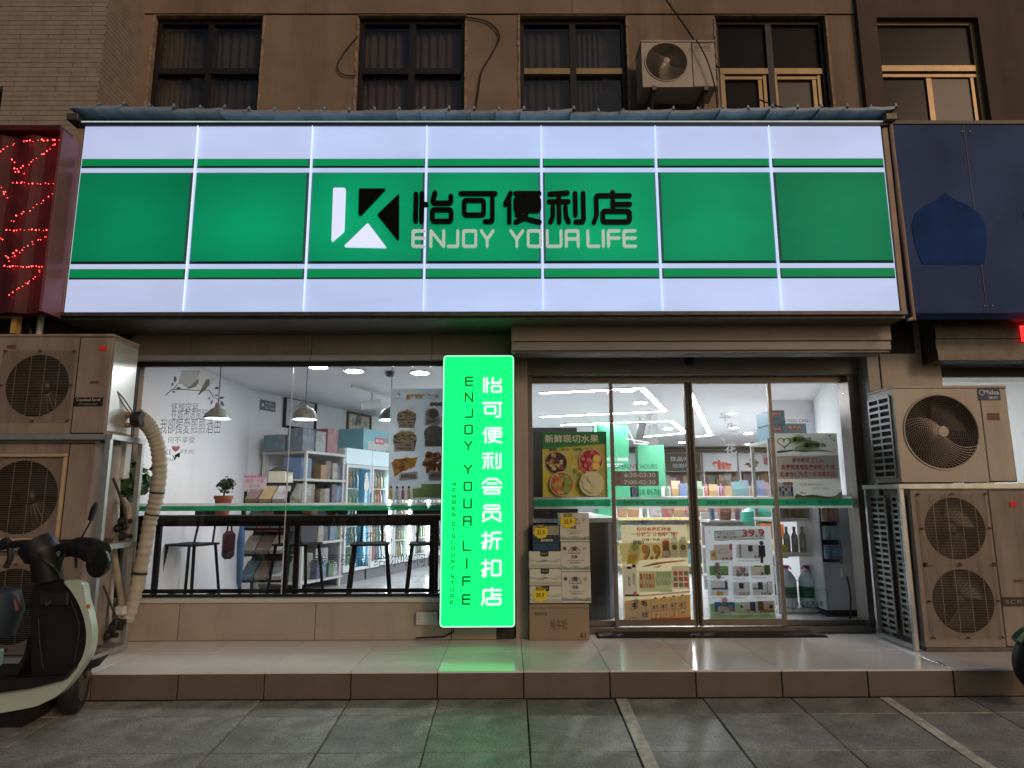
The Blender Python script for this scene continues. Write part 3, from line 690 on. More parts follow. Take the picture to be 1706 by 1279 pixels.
# ================================================================== the lit main sign
def lit(name, base, e, es, rough=.6, var=.06, scale=1.2, fall=.0):
    """back-lit acrylic: slightly uneven glow"""
    if name in MATS: return MATS[name]
    mt = M(name, base, rough=rough, var=0, emit=e, es=es, spec=.15); n = mt.node_tree; L = n.links.new; b = n.nodes['Principled BSDF']
    tc = n.nodes.new('ShaderNodeTexCoord'); no = n.nodes.new('ShaderNodeTexNoise'); no.inputs['Scale'].default_value = scale; mg = n.nodes.new('ShaderNodeMapping'); mg.inputs['Scale'].default_value = (.7, 1, 2.2); L(tc.outputs['Object'], mg.inputs[0]); L(mg.outputs[0], no.inputs['Vector']); no.inputs['Detail'].default_value = 3
    mp = n.nodes.new('ShaderNodeMapRange'); mp.inputs[1].default_value = .3; mp.inputs[2].default_value = .7; mp.inputs[3].default_value = es*(1-var); mp.inputs[4].default_value = es*(1+var)
    sb = n.nodes.new('ShaderNodeVectorMath'); sb.operation = 'SUBTRACT'; sb.inputs[1].default_value = (.5, .5, .42); L(tc.outputs['Generated'], sb.inputs[0])
    ln = n.nodes.new('ShaderNodeVectorMath'); ln.operation = 'LENGTH'; L(sb.outputs[0], ln.inputs[0])
    fo = n.nodes.new('ShaderNodeMapRange'); fo.inputs[1].default_value = .15; fo.inputs[2].default_value = .75; fo.inputs[3].default_value = 1.05; fo.inputs[4].default_value = 1.05-fall; L(ln.outputs['Value'], fo.inputs[0])
    mu = n.nodes.new('ShaderNodeMath'); mu.operation = 'MULTIPLY'
    L(no.outputs['Fac'], mp.inputs[0]); L(mp.outputs[0], mu.inputs[0]); L(fo.outputs[0], mu.inputs[1]); L(mu.outputs[0], b.inputs['Emission Strength']); return mt
SY = -.55; SX0, SX1, SZ0, SZ1 = -3.335, 2.957, 2.464, 3.977
sz = lambda y: at(853, y, SY).z
sign = thing('main_sign', 'long back-lit green and white shop sign with a K logo and Chinese name', 'sign', ((SX0+SX1)/2, -.3, SZ0))
box('sign_case', m_frame_dk, sign, SX0-.02, SX1+.02, SY+.035, -.02, SZ0-.02, SZ1+.02)
m_sws = [lit('lit white acrylic %d' % k, (.30, .32, .36), c, e, var=.12, scale=1.0, fall=.14) for k, (c, e) in enumerate((((.47,.56,.84),.90), ((.45,.555,.85),.96), ((.43,.55,.86),1.0), ((.42,.55,.88),1.0), ((.43,.555,.88),.99), ((.45,.555,.86),.97), ((.47,.56,.84),.97)))]
GLOW = (.62, .84, .98, 1.03, 1.03, .86, .60)      # the tubes behind the end panels are weaker
m_sgs = [lit('lit green acrylic %d' % k, (.004, .08, .04), (.0005, .30, .125), g, var=.15, scale=.9, fall=.34) for k, g in enumerate(GLOW)]
m_sg2s = [lit('lit green strip %d' % k, (.004, .07, .03), (.0005, .235, .072), .5+.45*g, var=.10) for k, g in enumerate(GLOW)]
m_seam = M('bright panel joint', (.8, .85, .9), var=0, emit=(.54, .68, .88), es=.95)
m_edge = M('green panel edge', (.004, .05, .025), rough=.4, var=0)
PW = (SX1-SX0)/7
zs = dict(top=SZ1, s1t=sz(264), s1b=sz(279.5), mt=sz(287), mb=sz(439), s2t=sz(447), s2b=sz(464.5), bot=SZ0)
def acrylic(name, mat, x0, x1, z0, z1, y, d, parent, e=.012):
    """pillowed acrylic face: flat front, bevel running back"""
    b = MB(); b.add([(x0+e,y-d,z0+e),(x1-e,y-d,z0+e),(x1-e,y-d,z1-e),(x0+e,y-d,z1-e)], [(0,1,2,3)])
    o = b.build(name, mat, parent)
    b = MB(); b.add([(x0+e,y-d,z0+e),(x1-e,y-d,z0+e),(x1-e,y-d,z1-e),(x0+e,y-d,z1-e),(x0,y-.001,z0),(x1,y-.001,z0),(x1,y-.001,z1),(x0,y-.001,z1)],
                    [(0,4,5,1),(1,5,6,2),(2,6,7,3),(3,7,4,0)])
    b.build('panel_edge', m_edge, o); return o
for k in range(7):
    a, c = SX0+PW*k, SX0+PW*(k+1); g = .0105
    box('white_panel', m_sws[k], sign, a+.002, c-.002, SY, SY+.034, SZ0, SZ1, .003)
    acrylic('green_panel', m_sgs[k], a+g, c-g, zs['mb'], zs['mt'], SY, .022, sign, .015)
    acrylic('green_strip', m_sg2s[k], a+g, c-g, zs['s1b'], zs['s1t'], SY, .016, sign, .010)
    acrylic('green_strip', m_sg2s[k], a+g, c-g, zs['s2b'], zs['s2t'], SY, .016, sign, .010)
    if k:
        b = MB(); b.rbox(a-.0032, a+.0032, SY-.026, SY-.002, SZ0+.004, SZ1-.004, .004); b.build('panel_joint', m_seam, sign)
C1 = lambda x, y: (540+x/6.3185, 300+y/6.3185)
C2 = lambda x, y: (800+x/6.3185, 300+y/6.3185)
m_lk = M('black acrylic letter', (.003, .003, .003), rough=.5, var=0, spec=.12)
m_lw = lit('white lit logo', (.7, .72, .75), (.53, .60, .84), .95)
m_le = M('pale raised letter', (.55, .62, .57), rough=.35, var=.06, emit=(.45, .58, .52), es=.55)  # letters are unlit; this glow stands in for light they reflect
YL = SY-.05
def pxpoly(pts, f): return [(at(*f(x, y), YL).x, at(*f(x, y), YL).z) for x, y in pts]
for pts, mt in (([(95,78),(222,78),(205,530),(75,645)], m_lw), ([(365,85),(648,85),(385,365),(358,365)], m_lk), ([(787,140),(555,362),(768,628),(785,618)], m_lk), ([(460,448),(655,705),(205,695)], m_lw)):
    b = MB(); b.prism(fillet(pxpoly(pts, C1), .012, True, 3), YL, SY-.023); b.build('logo_piece', mt, sign)
for ch, f, x0, x1 in (('怡', C1, 912, 1388), ('可', C2, -243, 190), ('便', C2, 218, 657), ('利', C2, 690, 1135), ('店', C2, 1163, 1608)):
    p, q = at(*f(x0, 472), YL), at(*f(x1, 95), YL)
    b = MB(); glyph(b, ch, p.x, q.x, p.z, q.z, .0365, YL, SY-.023); b.build('sign_character', m_lk, sign)
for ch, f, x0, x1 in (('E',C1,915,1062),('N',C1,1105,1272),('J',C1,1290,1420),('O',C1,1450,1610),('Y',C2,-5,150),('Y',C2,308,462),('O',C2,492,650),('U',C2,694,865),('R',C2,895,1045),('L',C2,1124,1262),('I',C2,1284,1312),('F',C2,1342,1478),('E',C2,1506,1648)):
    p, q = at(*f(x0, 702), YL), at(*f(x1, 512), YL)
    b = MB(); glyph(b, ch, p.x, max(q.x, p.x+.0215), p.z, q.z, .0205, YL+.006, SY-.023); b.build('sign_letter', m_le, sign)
# frame rails of the sign
rails = MB()
rails.box(SX0-.05, SX1+.05, SY-.012, SY+.03, SZ1+.005, SZ1+.028); rails.build('top_rail', m_frame_dk, sign)
b = MB(); b.box(SX0-.03, SX1+.03, SY-.002, SY+.03, SZ1+.030, SZ1+.046); b.build('top_light_slit', M('light leaking strip', (.6, .75, .75), var=0, emit=(.42, .62, .66), es=.6), sign)
b = MB(); b.box(SX0-.05, SX1+.05, SY-.008, SY+.03, SZ0-.03, SZ0-.003); b.box(SX0-.05, SX1+.05, SY+.03, -.03, SZ0-.05, SZ0-.022); b.build('bottom_rail', m_steel_dk, sign)
for xa_ in (SX1+.025, SX0-.065): box('side_sheet', M('tan sign side', (.35, .24, .13), rough=.5, var=.25, scale=5), sign, xa_, xa_+.038, SY+.02, .0, SZ0, SZ1)
b = MB(); b.tube([(SX1+.09, SY+.02, SZ1+.03), (SX1+.10, SY+.02, 3.2), (SX1+.115, SY+.03, SZ0-.05)], .014, 8); b.tube([(SX1+.115, SY+.03, SZ0-.05), (SX1+.05, SY, SZ0-.075)], .012, 6); b.build('side_conduit', M('tan conduit', (.45, .30, .2), rough=.5), sign, True)

# tin sheets laid over the top of the sign
rf = thing('sign_roof', 'row of bent grey blue tin sheets capping the long lit sign', 'roof', (SX0, -.5, SZ1))
m_tin = M('blue grey tin', (.34, .41, .49), rough=.45, metal=.2, var=.2, scale=8, rand=.15, stain=.35, stainc=(.14, .15, .16))
n = 33
for k in range(n):
    t = k/(n-1); x0 = SX0-.08+(SX1-SX0+.15)*k/n; x1 = x0+(SX1-SX0+.15)/n+.03
    sag = .095*(1-math.sin(math.pi*min(1, max(0, t)))**.6) + .012*math.sin(t*17)
    zf = SZ1+.085+sag*.45+rnd.uniform(-.004, .006); tilt = rnd.uniform(-.004, .012); yf = SY-.07+rnd.uniform(-.012, .012)
    b = MB(); pr = [(0, .0), (.2, .004), (.45, .0), (.75, .004), (.92, .008), (.96, .032), (1.0, .034), (1.03, .02)]
    top = []; 
    for (u, h) in pr: top.append((x0+(x1-x0)*u, h+tilt*u))
    vs = []; fs = []; m_ = len(top)
    for (x, h) in top:
        for (y, dz) in ((yf, 0), (yf+.3, .02), (.33, .14)): vs.append((x, y, zf+h+dz))
        for (y, dz) in ((yf-.004, -.026), (yf+.3, .0), (.33, .12)): vs.append((x, y, zf+h+dz))
    for i in range(m_-1):
        a, c = i*6, (i+1)*6
        fs += [(a, a+1, c+1, c), (a+1, a+2, c+2, c+1), (a+3, c+3, c+4, a+4), (a+4, c+4, c+5, a+5), (a, c, c+3, a+3)]
    b.add(vs, fs); b.build('tin_sheet', m_tin, rf)
for x in (SX0-.09, SX1+.05): 
    b = MB(); b.rbox(x-.03, x+.06, SY-.05, SY+.1, SZ1+.03, SZ1+.085, .004); b.build('end_bracket', m_steel_dk, rf)

# ================================================================== the upright sign box
VY = -.20; VX0, VX1, VZ0, VZ1 = -.518, .043, .131, 2.20
vs_ = thing('upright_sign', 'tall bright green light box with white Chinese lettering between window and doors', 'sign', ((VX0+VX1)/2, -.1, VZ0))
b = MB(); b.rbox(VX0-.006, VX1+.006, VY+.012, -.02, VZ0-.006, VZ1+.006, .006); b.build('box_body', m_steel_dk, vs_)
rr = lambda x0, x1, z0, z1, r: fillet([(x0,z0),(x1,z0),(x1,z1),(x0,z1)], r, True, 5)
b = MB(); b.prism(rr(VX0, VX1, VZ0, VZ1, .03), VY, VY+.011)
m_vg = lit('lit bright green face', (.02, .35, .12), (.0, 1.28, .215), 1.0, var=.14, scale=1.6)
b.build('face', m_vg, vs_)
b = MB(); P = rr(VX0+.004, VX1-.004, VZ0+.004, VZ1-.004, .028); ribbon(b, P, .008, VY-.006, VY-.001, True, 0); b.build('edge_trim', M('bright edge line', (.7, .9, .8), var=0, emit=(.45, 1.0, .75), es=1.0), vs_)
for z_ in (.45, 1.9): box('wall_bracket', m_steel_dk, vs_, VX1-.12, VX1-.06, -.02, .0, z_, z_+.05); box('wall_bracket', m_steel_dk, vs_, VX0+.06, VX0+.12, -.02, .0, z_, z_+.05)
b = MB(); b.tube([(VX0+.10, -.06, VZ0), (VX0+.09, -.05, .07), (VX0+.02, -.02, .03), (VX0-.2, -.015, .02)], .006, 6); b.build('power_cable', m_black, vs_, True)
m_vw = M('lit white letter', (.8, .85, .8), var=0, emit=(.62, 1.0, .82), es=1.0)
m_vd = M('dark green letter', (.0, .05, .012), rough=.5, var=0, emit=(.0, .055, .008), es=1)
vp = lambda px, py: at(px, py, VY-.004)
for ch, y0, y1 in (('怡',626.6,655.7),('可',668,697),('便',710,739.5),('利',752.5,782),('会',795,825),('员',839,870.6),('折',884,916.5),('扣',930,962.5),('店',977.7,1009.5)):
    t = (y0-626)/384; p, q = vp(803-t*3, y1), vp(838-t*1, y0); b = MB(); glyph(b, ch, p.x, q.x, p.z, q.z, .0165, VY-.004, VY-.001); b.build('sign_character', m_vw, vs_)
for ch, y0, y1 in (('E',627,643),('N',653,670),('J',680,696),('O',707,723.6),('Y',734,750.5),('Y',773.5,790),('O',802,818),('U',829.5,847),('R',859,876.5),('L',900,918),('I',929,948),('F',959.6,977),('E',989.5,1007.5)):
    t = (y0-627)/380; p, q = vp(774.5-t*5.5, y1), vp(789-t*5, y0); b = MB(); glyph(b, ch, p.x, q.x, p.z, q.z, .0125, VY-.003, VY-.001); b.build('sign_letter', m_vd, vs_)
yy = [807,816.6,827,836.4,847,858,872.5,882,893,903.5,913.6,924,935,947,960.5,971,982,993,1003.5]
for ch, y in zip('MEMBERDISCOUNTSTORE', yy):
    t = (y-807)/200; p, q = vp(753.8-t*4, y+3.4), vp(760-t*4.2, y-3.4); b = MB(); glyph(b, ch, p.x, q.x, p.z, q.z, .0058, VY-.002, VY-.001); b.build('sign_letter', m_vd, vs_)
# ================================================================== air conditioners
m_ac = M('yellowed white casing', (.54, .47, .39), rough=.42, var=.07, scale=4, stain=.45, stainc=(.30, .22, .15), streak=3)
m_ac2 = M('dusty beige casing', (.31, .255, .21), rough=.55, var=.12, scale=5, stain=.7, stainc=(.13, .085, .06), streak=3)
m_dark = M('dark cavity', (.012, .011, .010), rough=.8, var=.1)
m_blade = M('dark fan blade', (.014, .012, .011), rough=.45, var=.1)
m_wire = M('wire grille', (.30, .24, .185), rough=.45, metal=.3, var=.1)
m_wire_dk = M('dark wire grille', (.30, .25, .20), rough=.4, metal=.3, var=.1)
m_label = M('brown maker label', (.14, .05, .03), rough=.5, var=.2)
def fan_unit(name, label, group, x0, x1, yf, yb, z0, z1, fans, style, casing, loc=None):
    """casing with round fan openings, blades, grille; fans = [(cx, cz, r)] stacked vertically"""
    t = thing(name, label, 'air conditioner', loc or ((x0+x1)/2, (yf+yb)/2, z0), group)
    shell = MB(); e = .012
    shell.add([(x0,yf+.001,z0),(x1,yf+.001,z0),(x1,yb,z0),(x0,yb,z0),(x0,yf+.001,z1),(x1,yf+.001,z1),(x1,yb,z1),(x0,yb,z1)], [(0,3,2,1),(4,5,6,7),(1,2,6,5),(2,3,7,6),(3,0,4,7)])
    shell.build('casing', casing, t)
    box('top_lid', casing, t, x0-.006, x1+.006, yf-.008, yb+.004, z1+.001, z1+.022, .005)
    fx = max(f[0]+f[2] for f in fans)+.045
    fx = min(fx, x1-.08)
    cuts = [z0] + [(fans[i][1]+fans[i+1][1])/2 for i in range(len(fans)-1)] + [z1]
    for i, (cx, cz, r) in enumerate(fans):
        fp = MB(); fp.holed(x0, fx, cuts[i], cuts[i+1]-.0008, cx, cz, r, yf); fp = fp.build('front_panel', casing, t)
        cv = MB(); n = 40
        cv.tube([(cx, yf+.002, cz), (cx, yf+.12, cz)], r, n, caps=False); cv.disc(cx, cz, r, yf+.12, n); cv.build('fan_well', m_dark, t)
        fn = MB()
        for k in range(3):
            a0 = 2*math.pi*k/3+.4; vs = []; fs = []; N = 8
            for j in range(N+1):
                a = a0+1.5*j/N
                for (rr_, yo) in ((r*.2, 0), (r*.92, .01)):
                    vs.append((cx+rr_*math.cos(a-(.4 if rr_ > r*.5 else 0)), yf+.045+.05*j/N+yo, cz+rr_*math.sin(a-(.4 if rr_ > r*.5 else 0))))
            fs = [(2*j, 2*j+1, 2*j+3, 2*j+2) for j in range(N)]; fn.add(vs, fs)
        fn.lathe((cx, yf+.09, cz), [(r*.24, 0), (r*.24, -.04), (r*.15, -.055), (.002, -.057)], 16, 'y'); fn.build('fan', m_blade, t)
        g = MB()
        if style == 'swirl':
            for k in range(17): g.ring(cx, cz, r*(.16+.83*k/16), .0021, yf-.006-.014*(1-(k/16)**2), 44, 3)
            for k in range(60):
                a = 2*math.pi*k/60; g.tube([(cx+r*(.16+.84*j/6)*math.cos(a+.75*j/6), yf-.008-.014*(1-(j/6)**2), cz+r*(.16+.84*j/6)*math.sin(a+.75*j/6)) for j in range(7)], .0016, 3, caps=False)
            g.build('fan_grille', m_wire_dk, t)
            h = MB(); h.lathe((cx, yf-.016, cz), [(r*.15, 0), (r*.145, -.01), (.002, -.012)], 20, 'y'); h.build('grille_hub', casing, t)
            rg = MB(); rg.ring(cx, cz, r*1.03, .007, yf-.002, 48, 6); rg.build('opening_rim', casing, t, True)
        else:
            hx = min(r*1.14, cx-x0-.02, fx-cx+.03); hz = min(r*1.14, (cuts[i+1]-cuts[i])/2-.012)
            nn = 46
            for k in range(nn+1):
                z = cz-hz+2*hz*k/nn; g.box(cx-hx, cx+hx, yf-.020, yf-.0185, z-.0010, z+.0010)
            for k in range(6): x = cx-hx+2*hx*k/5; g.box(x-.0016, x+.0016, yf-.0172, yf-.0145, cz-hz, cz+hz)
            g.build('fan_grille', m_wire, t)
            bl = MB()
            for (sx, sz_) in ((-1,-1),(-1,1),(1,-1),(1,1),(0,1),(0,-1),(1,0),(-1,0)): bl.lathe((cx+sx*hx*.97, yf-.001, cz+sz_*hz*.98), [(.008, 0), (.008, -.022), (.001, -.023)], 8, 'y')
            bl.build('grille_clip', m_label, t)
    sp = MB(); sp.rbox(fx+.004, x1-.002, yf-.003, yf+.02, z0+.004, z1-.003, .005); sp.build('service_panel', casing, t)
    return t, fx
def side_lattice(t, x, y0, y1, z0, z1, cols, rows, mat):
    """pressed side louvre: rows of rectangular holes"""
    b = MB(); cw = (y1-y0)/cols; rh = (z1-z0)/rows; w = .0095; h = .0085
    b.box(x-.006, x-.002, y0, y1, z0, z1) if False else None
    for c in range(cols+1): b.box(x-.012, x-.003, y0+cw*c-w, y0+cw*c+w, z0, z1)
    for r in range(rows+1): b.box(x-.0135, x-.004, y0, y1, z0+rh*r-h, z0+rh*r+h)
    b.build('side_louvre', mat, t); box('louvre_backing', m_dark, t, x-.0015, x-.0005, y0, y1, z0, z1)

# right: white unit standing on the tall double-fan unit's rack
ax0, ax1, ay, az0, az1 = 2.905, 3.76, -.44, 1.185, 1.885
t, fx = fan_unit('outdoor_unit', 'cream air conditioner outdoor unit with blue badge on the rack beside the doors', 'outdoor air conditioner units', ax0, ax1, ay, -.09, az0, az1, [(at(1568, 719, ay).x, at(1568, 719, ay).z, .272)], 'swirl', m_ac)
m_lat = M('grey louvre sheet', (.30, .31, .30), rough=.45, metal=.5, var=.15, scale=9)
side_lattice(t, ax0, ay+.05, -.1, az0+.04, az1-.05, 2, 12, m_lat)
p, q = at(1630, 667, ay), at(1660, 647, ay); pr = Print(ay-.004); pr.rect(p.x, q.x+.02, p.z, q.z, (.02, .045, .12))
pr.text('Midea', p.x+.045, q.x+.012, p.z+.045, q.z-.012, (.75, .8, .88), .01); pr.text('美的', p.x+.075, q.x+.0, p.z+.008, p.z+.034, (.6, .65, .75), .01); pr.line([(p.x+.03+.02*math.cos(a), p.z+.06+.02*math.sin(a)) for a in (.8, 1.6, 2.6, 3.6, 4.6, 5.3)], .005, (.6, .7, .85))
pr.build('badge', p_card, t)
p, q = at(1645, 700, ay), at(1664, 688, ay); pr = Print(ay-.004); pr.rect(p.x, q.x, p.z, q.z, (.16, .06, .03)); pr.build('rating_label', p_card, t)
# right lower: tall double fan unit
bx0, by = 2.945, -.46
c1, c2 = at(1583, 880, by), at(1605, 1001, by)
t, fx = fan_unit('outdoor_unit', 'tall beige outdoor unit with two stacked fans on the platform', 'outdoor air conditioner units', bx0, 3.98, by, -.10, .03, 1.125, [(c2.x-.0, c2.z, .222), (c2.x, c1.z, .222)], 'wire', m_ac2)
side_lattice(t, bx0-.01, by+.06, -.24, .08, 1.08, 2, 23, m_lat)
side_lattice(t, bx0-.035, -.19, .02, .08, 1.08, 2, 23, m_lat)
p, q = at(1682, 844, by), at(1692, 836, by); b = MB(); b.box(p.x, q.x, by-.010, by-.004, p.z, q.z); b.build('red_display', M('red display', (.2, .01, .01), var=0, emit=(1, .02, .04), es=.22), t)
p, q = at(1670, 1010, by), at(1740, 994, by); pr = Print(by-.005); pr.rect(p.x, q.x, p.z, q.z, (.03, .022, .02)); pr.text('SCROLL', p.x+.02, q.x-.03, p.z+.02, q.z-.02, (.3, .28, .25)); pr.build('name_plate', p_card, t)
p, q = at(1688, 970, by), at(1704, 965, by); pr = Print(by-.005); pr.rect(p.x, q.x, p.z, q.z, (.16, .06, .03)); p, q = at(1538, 944, by), at(1556, 940, by-.02); pr.rect(p.x, q.x, p.z, q.z, (.16, .06, .03)); pr.build('rating_label', p_card, t)
b = MB(); b.box(bx0, 4.0, by-.004, -.1, .004, .028); b.build('base_rail', m_steel_dk, t)
# its rack
rk = thing('equipment_rack', 'galvanised angle steel rack holding the cream outdoor unit beside the doors', 'rack', (3.4, -.2, 0))
for (x, y) in ((2.872, -.455), (2.872, .02), (4.03, -.455), (4.03, .02)): box('upright', m_steel, rk, x, x+.028, y, y+.028, .004, 1.135)
b = MB(); b.box(2.862, 4.07, -.47, -.43, 1.138, 1.172); b.box(2.862, 4.07, .01, .05, 1.138, 1.172); b.box(2.862, 2.9, -.43, .01, 1.14, 1.17); b.build('top_rail', m_steel, rk)
b = MB(); b.box(2.87, 2.9, -.425, .018, .01, .04); b.build('foot_rail', m_steel, rk)

# left: one unit on the rack, two below it
lx1, lyf, lyb = -2.85, -.70, -.37
cL = at(62, 642, lyf)
t, fx = fan_unit('outdoor_unit', 'beige outdoor unit on top of the left rack with a black badge', 'outdoor air conditioner units', -3.98, lx1, lyf, lyb, 1.535, 2.235, [(cL.x, cL.z, .225)], 'wire', m_ac2)
b = MB(); b.box(lx1+.001, lx1+.004, lyf+.02, lyb-.012, 1.56, 2.21); b.build('side_plate', M('bare bright sheet', (.62, .64, .62), rough=.28, metal=.5, var=.08, scale=3), t)
p, q = at(167, 584, lyf), at(178, 577, lyf); b = MB(); b.box(p.x, q.x, lyf-.010, lyf-.004, p.z, q.z); b.build('red_display', M('red display', es=.6), t)
p, q = at(122, 677, lyf), at(173, 662, lyf); pr = Print(lyf-.005); pr.rect(p.x, q.x, p.z, q.z, (.012, .010, .009)); pr.text('Copeland Scroll', p.x+.02, q.x-.02, p.z+.032, q.z-.006, (.62, .58, .5), .005); pr.text('谷轮涡旋压缩机', p.x+.035, q.x-.035, p.z+.008, p.z+.024, (.3, .28, .25), .0); pr.build('name_plate', p_card, t)
p, q = at(150, 639, lyf), at(166, 635, lyf); pr = Print(lyf-.005); pr.rect(p.x, q.x, p.z, q.z, (.16, .06, .03)); p, q = at(12, 580, lyf), at(28, 575, lyf); pr.rect(p.x, q.x, p.z, q.z, (.16, .06, .03)); pr.build('rating_label', p_card, t)
b = MB()
for z in (1.62, 1.70): b.lathe((lx1+.01, -.46, z), [(.018, 0), (.018, .03), (.012, .04), (.012, .07), (.02, .072), (.02, .09)], 10, 'x')
b.build('service_valve', M('brass valve', (.35, .18, .10), rough=.4, metal=.7, var=.2), t)
cM = at(35, 828, -.66)
t, fx = fan_unit('outdoor_unit', 'rusty beige outdoor unit with square fan guard in the middle of the left rack', 'outdoor air conditioner units', -3.95, -2.93, -.66, -.33, .80, 1.47, [(cM.x, cM.z, .255)], 'wire', m_ac2)
side_lattice(t, -2.93+.014, -.62, -.36, .84, 1.43, 1, 2, m_ac2) if False else None
e = .30
for (x0, x1, z0, z1) in ((cM.x-e, cM.x+e, cM.z+e-.022, cM.z+e), (cM.x-e, cM.x+e, cM.z-e, cM.z-e+.022), (cM.x+e-.022, cM.x+e, cM.z-e+.022, cM.z+e-.022)): box('guard_frame', M('tan guard frame', (.50, .38, .25), rough=.5, var=.12), t, x0, x1, -.684, -.661, z0, z1, .004)
cB = at(20, 1010, -.66)
t, fx = fan_unit('outdoor_unit', 'beige outdoor unit at the foot of the left rack behind the scooter', 'outdoor air conditioner units', -3.95, -2.93, -.66, -.33, .05, .70, [(cB.x, cB.z, .25)], 'wire', m_ac2)
rk = thing('equipment_rack', 'galvanised angle steel rack stacked with three outdoor units beside the window', 'rack', (-3.3, -.5, 0))
for (x, y) in ((-2.828, -.715), (-2.828, -.30), (-3.97, -.715), (-3.97, -.30)): 
    b = MB(); b.box(x, x+.035, y, y+.004, .004, 1.53); b.box(x+.031, x+.035, y+.004, y+.034, .004, 1.53); b.build('upright', m_steel, rk)
for z in (1.495, .735, .01):
    b = MB(); b.box(-3.97, -2.835, -.722, -.7165, z, z+.036); b.box(-2.790, -2.785, -.71, -.27, z, z+.036); b.box(-3.97, -2.835, -.27, -.265, z, z+.036); b.box(-3.95, -2.84, -.64, -.60, z, z+.03); b.box(-3.95, -2.84, -.42, -.38, z, z+.03); b.build('shelf_rail', m_steel, rk)
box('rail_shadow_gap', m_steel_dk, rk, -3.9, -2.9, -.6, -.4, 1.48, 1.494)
# pipe insulation hose from the top unit down the rack
hp = [at(226, 692, -.44), at(238, 700, -.40), at(252, 716, -.34), at(263, 745, -.30), at(266, 785, -.28), at(260, 830, -.27), at(250, 868, -.26), at(240, 920, -.26), at(226, 985, -.27), at(212, 1035, -.29)]
hs = thing('insulated_hose', 'thick ribbed beige insulation hose curving down beside the left rack', 'hose', hp[-1])
def smooth(P, n=8):
    out_ = []; P = [Vector(p) for p in P]
    for i in range(len(P)-1):
        p0, p1, p2, p3 = P[max(0, i-1)], P[i], P[i+1], P[min(len(P)-1, i+2)]
        for k in range(n):
            t = k/n; out_.append(.5*((2*p1)+(p2-p0)*t+(2*p0-5*p1+4*p2-p3)*t*t+(3*p1-p0-3*p2+p3)*t**3))
    return out_+[P[-1]]
path = smooth(hp, 16); rad = [.058+.004*math.sin(i*1.7)+(-.012*i/len(path)) for i in range(len(path))]
b = MB(); b.tube(path, rad, 14); b.build('hose_wrap', M('taped beige insulation', (.40, .37, .30), rough=.6, var=.15, scale=10, stain=.3), hs, True)
for f in (.53, .63, .83):
    i = int(f*len(path)); b = MB(); b.tube([path[i], path[i+1]], rad[i]+.004, 14); b.build('tape_band', m_black, hs)
b = MB(); b.lathe((lx1+.06, -.465, 1.665), [(.05, 0), (.058, .02), (.058, .055), (.05, .07)], 14, 'x'); b.build('end_sleeve', m_black, hs, True)
tag(wire('two thin grey cables looping off the side of the top left outdoor unit', [at(195, 652, -.60), at(205, 662, -.54), at(217, 680, -.47), at(224, 694, -.45), at(212, 682, -.5), at(200, 664, -.56), at(195, 653, -.6)], .006, 'cable', M('grey cable', (.3, .3, .29), rough=.5)), group='loose cables on the facade')
wire('dark drain hose hanging behind the rack uprights', [at(188, 796, -.5), at(198, 820, -.48), at(207, 850, -.46), at(213, 880, -.46)], .010)
wire('black cable dangling low behind the left rack', [at(172, 975, -.5), at(182, 1000, -.48), at(193, 1030, -.46), at(190, 1055, -.46)], .008)
jb_ = thing('junction_box', 'small grey white electrical box behind the left rack', 'electrical box', (-2.95, -.28, 1.1))
p = at(200, 765, -.28); box('box_body', m_white_frame, jb_, p.x-.06, p.x+.05, -.30, -.22, p.z-.15, p.z+.15, .006); box('box_door', M('pale box door', (.5, .52, .5), rough=.4), jb_, p.x-.045, p.x+.035, -.31, -.301, p.z-.11, p.z+.05, .004); b = MB(); b.tube([(p.x, -.27, p.z-.15), (p.x+.02, -.27, p.z-.45), (p.x+.04, -.28, .1)], .012, 8); b.build('conduit', m_white_frame, jb_, True)
pb = thing('pipe_valves', 'cluster of dark pipe valves and lagging at the back of the left rack', 'pipe valves', (-2.88, -.35, .05))
for (px, py, r) in ((205, 868, .035), (198, 880, .03), (206, 893, .032), (190, 1045, .04), (182, 1058, .035), (196, 1035, .03)):
    p = at(px, py, -.34); b = MB(); b.lathe(p-Vector((.03, 0, 0)), [(r*.6, 0), (r, .01), (r, .03), (r*.5, .05), (r*.5, .09)], 10, 'x'); b.build('valve', m_black, pb, True)
b = MB(); b.tube(smooth([at(203, 830, -.32), at(215, 850, -.3), at(210, 880, -.3), at(190, 905, -.3), at(196, 960, -.32), at(202, 1010, -.32), at(190, 1050, -.33)], 6), .022, 8); b.build('lagged_pipe', M('stained lagging', (.32, .27, .2), rough=.8, var=.4, scale=12), pb, True)
p = at(200, 1017, -.36); box('white_block', m_white_frame, pb, p.x-.03, p.x+.035, -.38, -.33, p.z-.03, p.z+.03, .006)
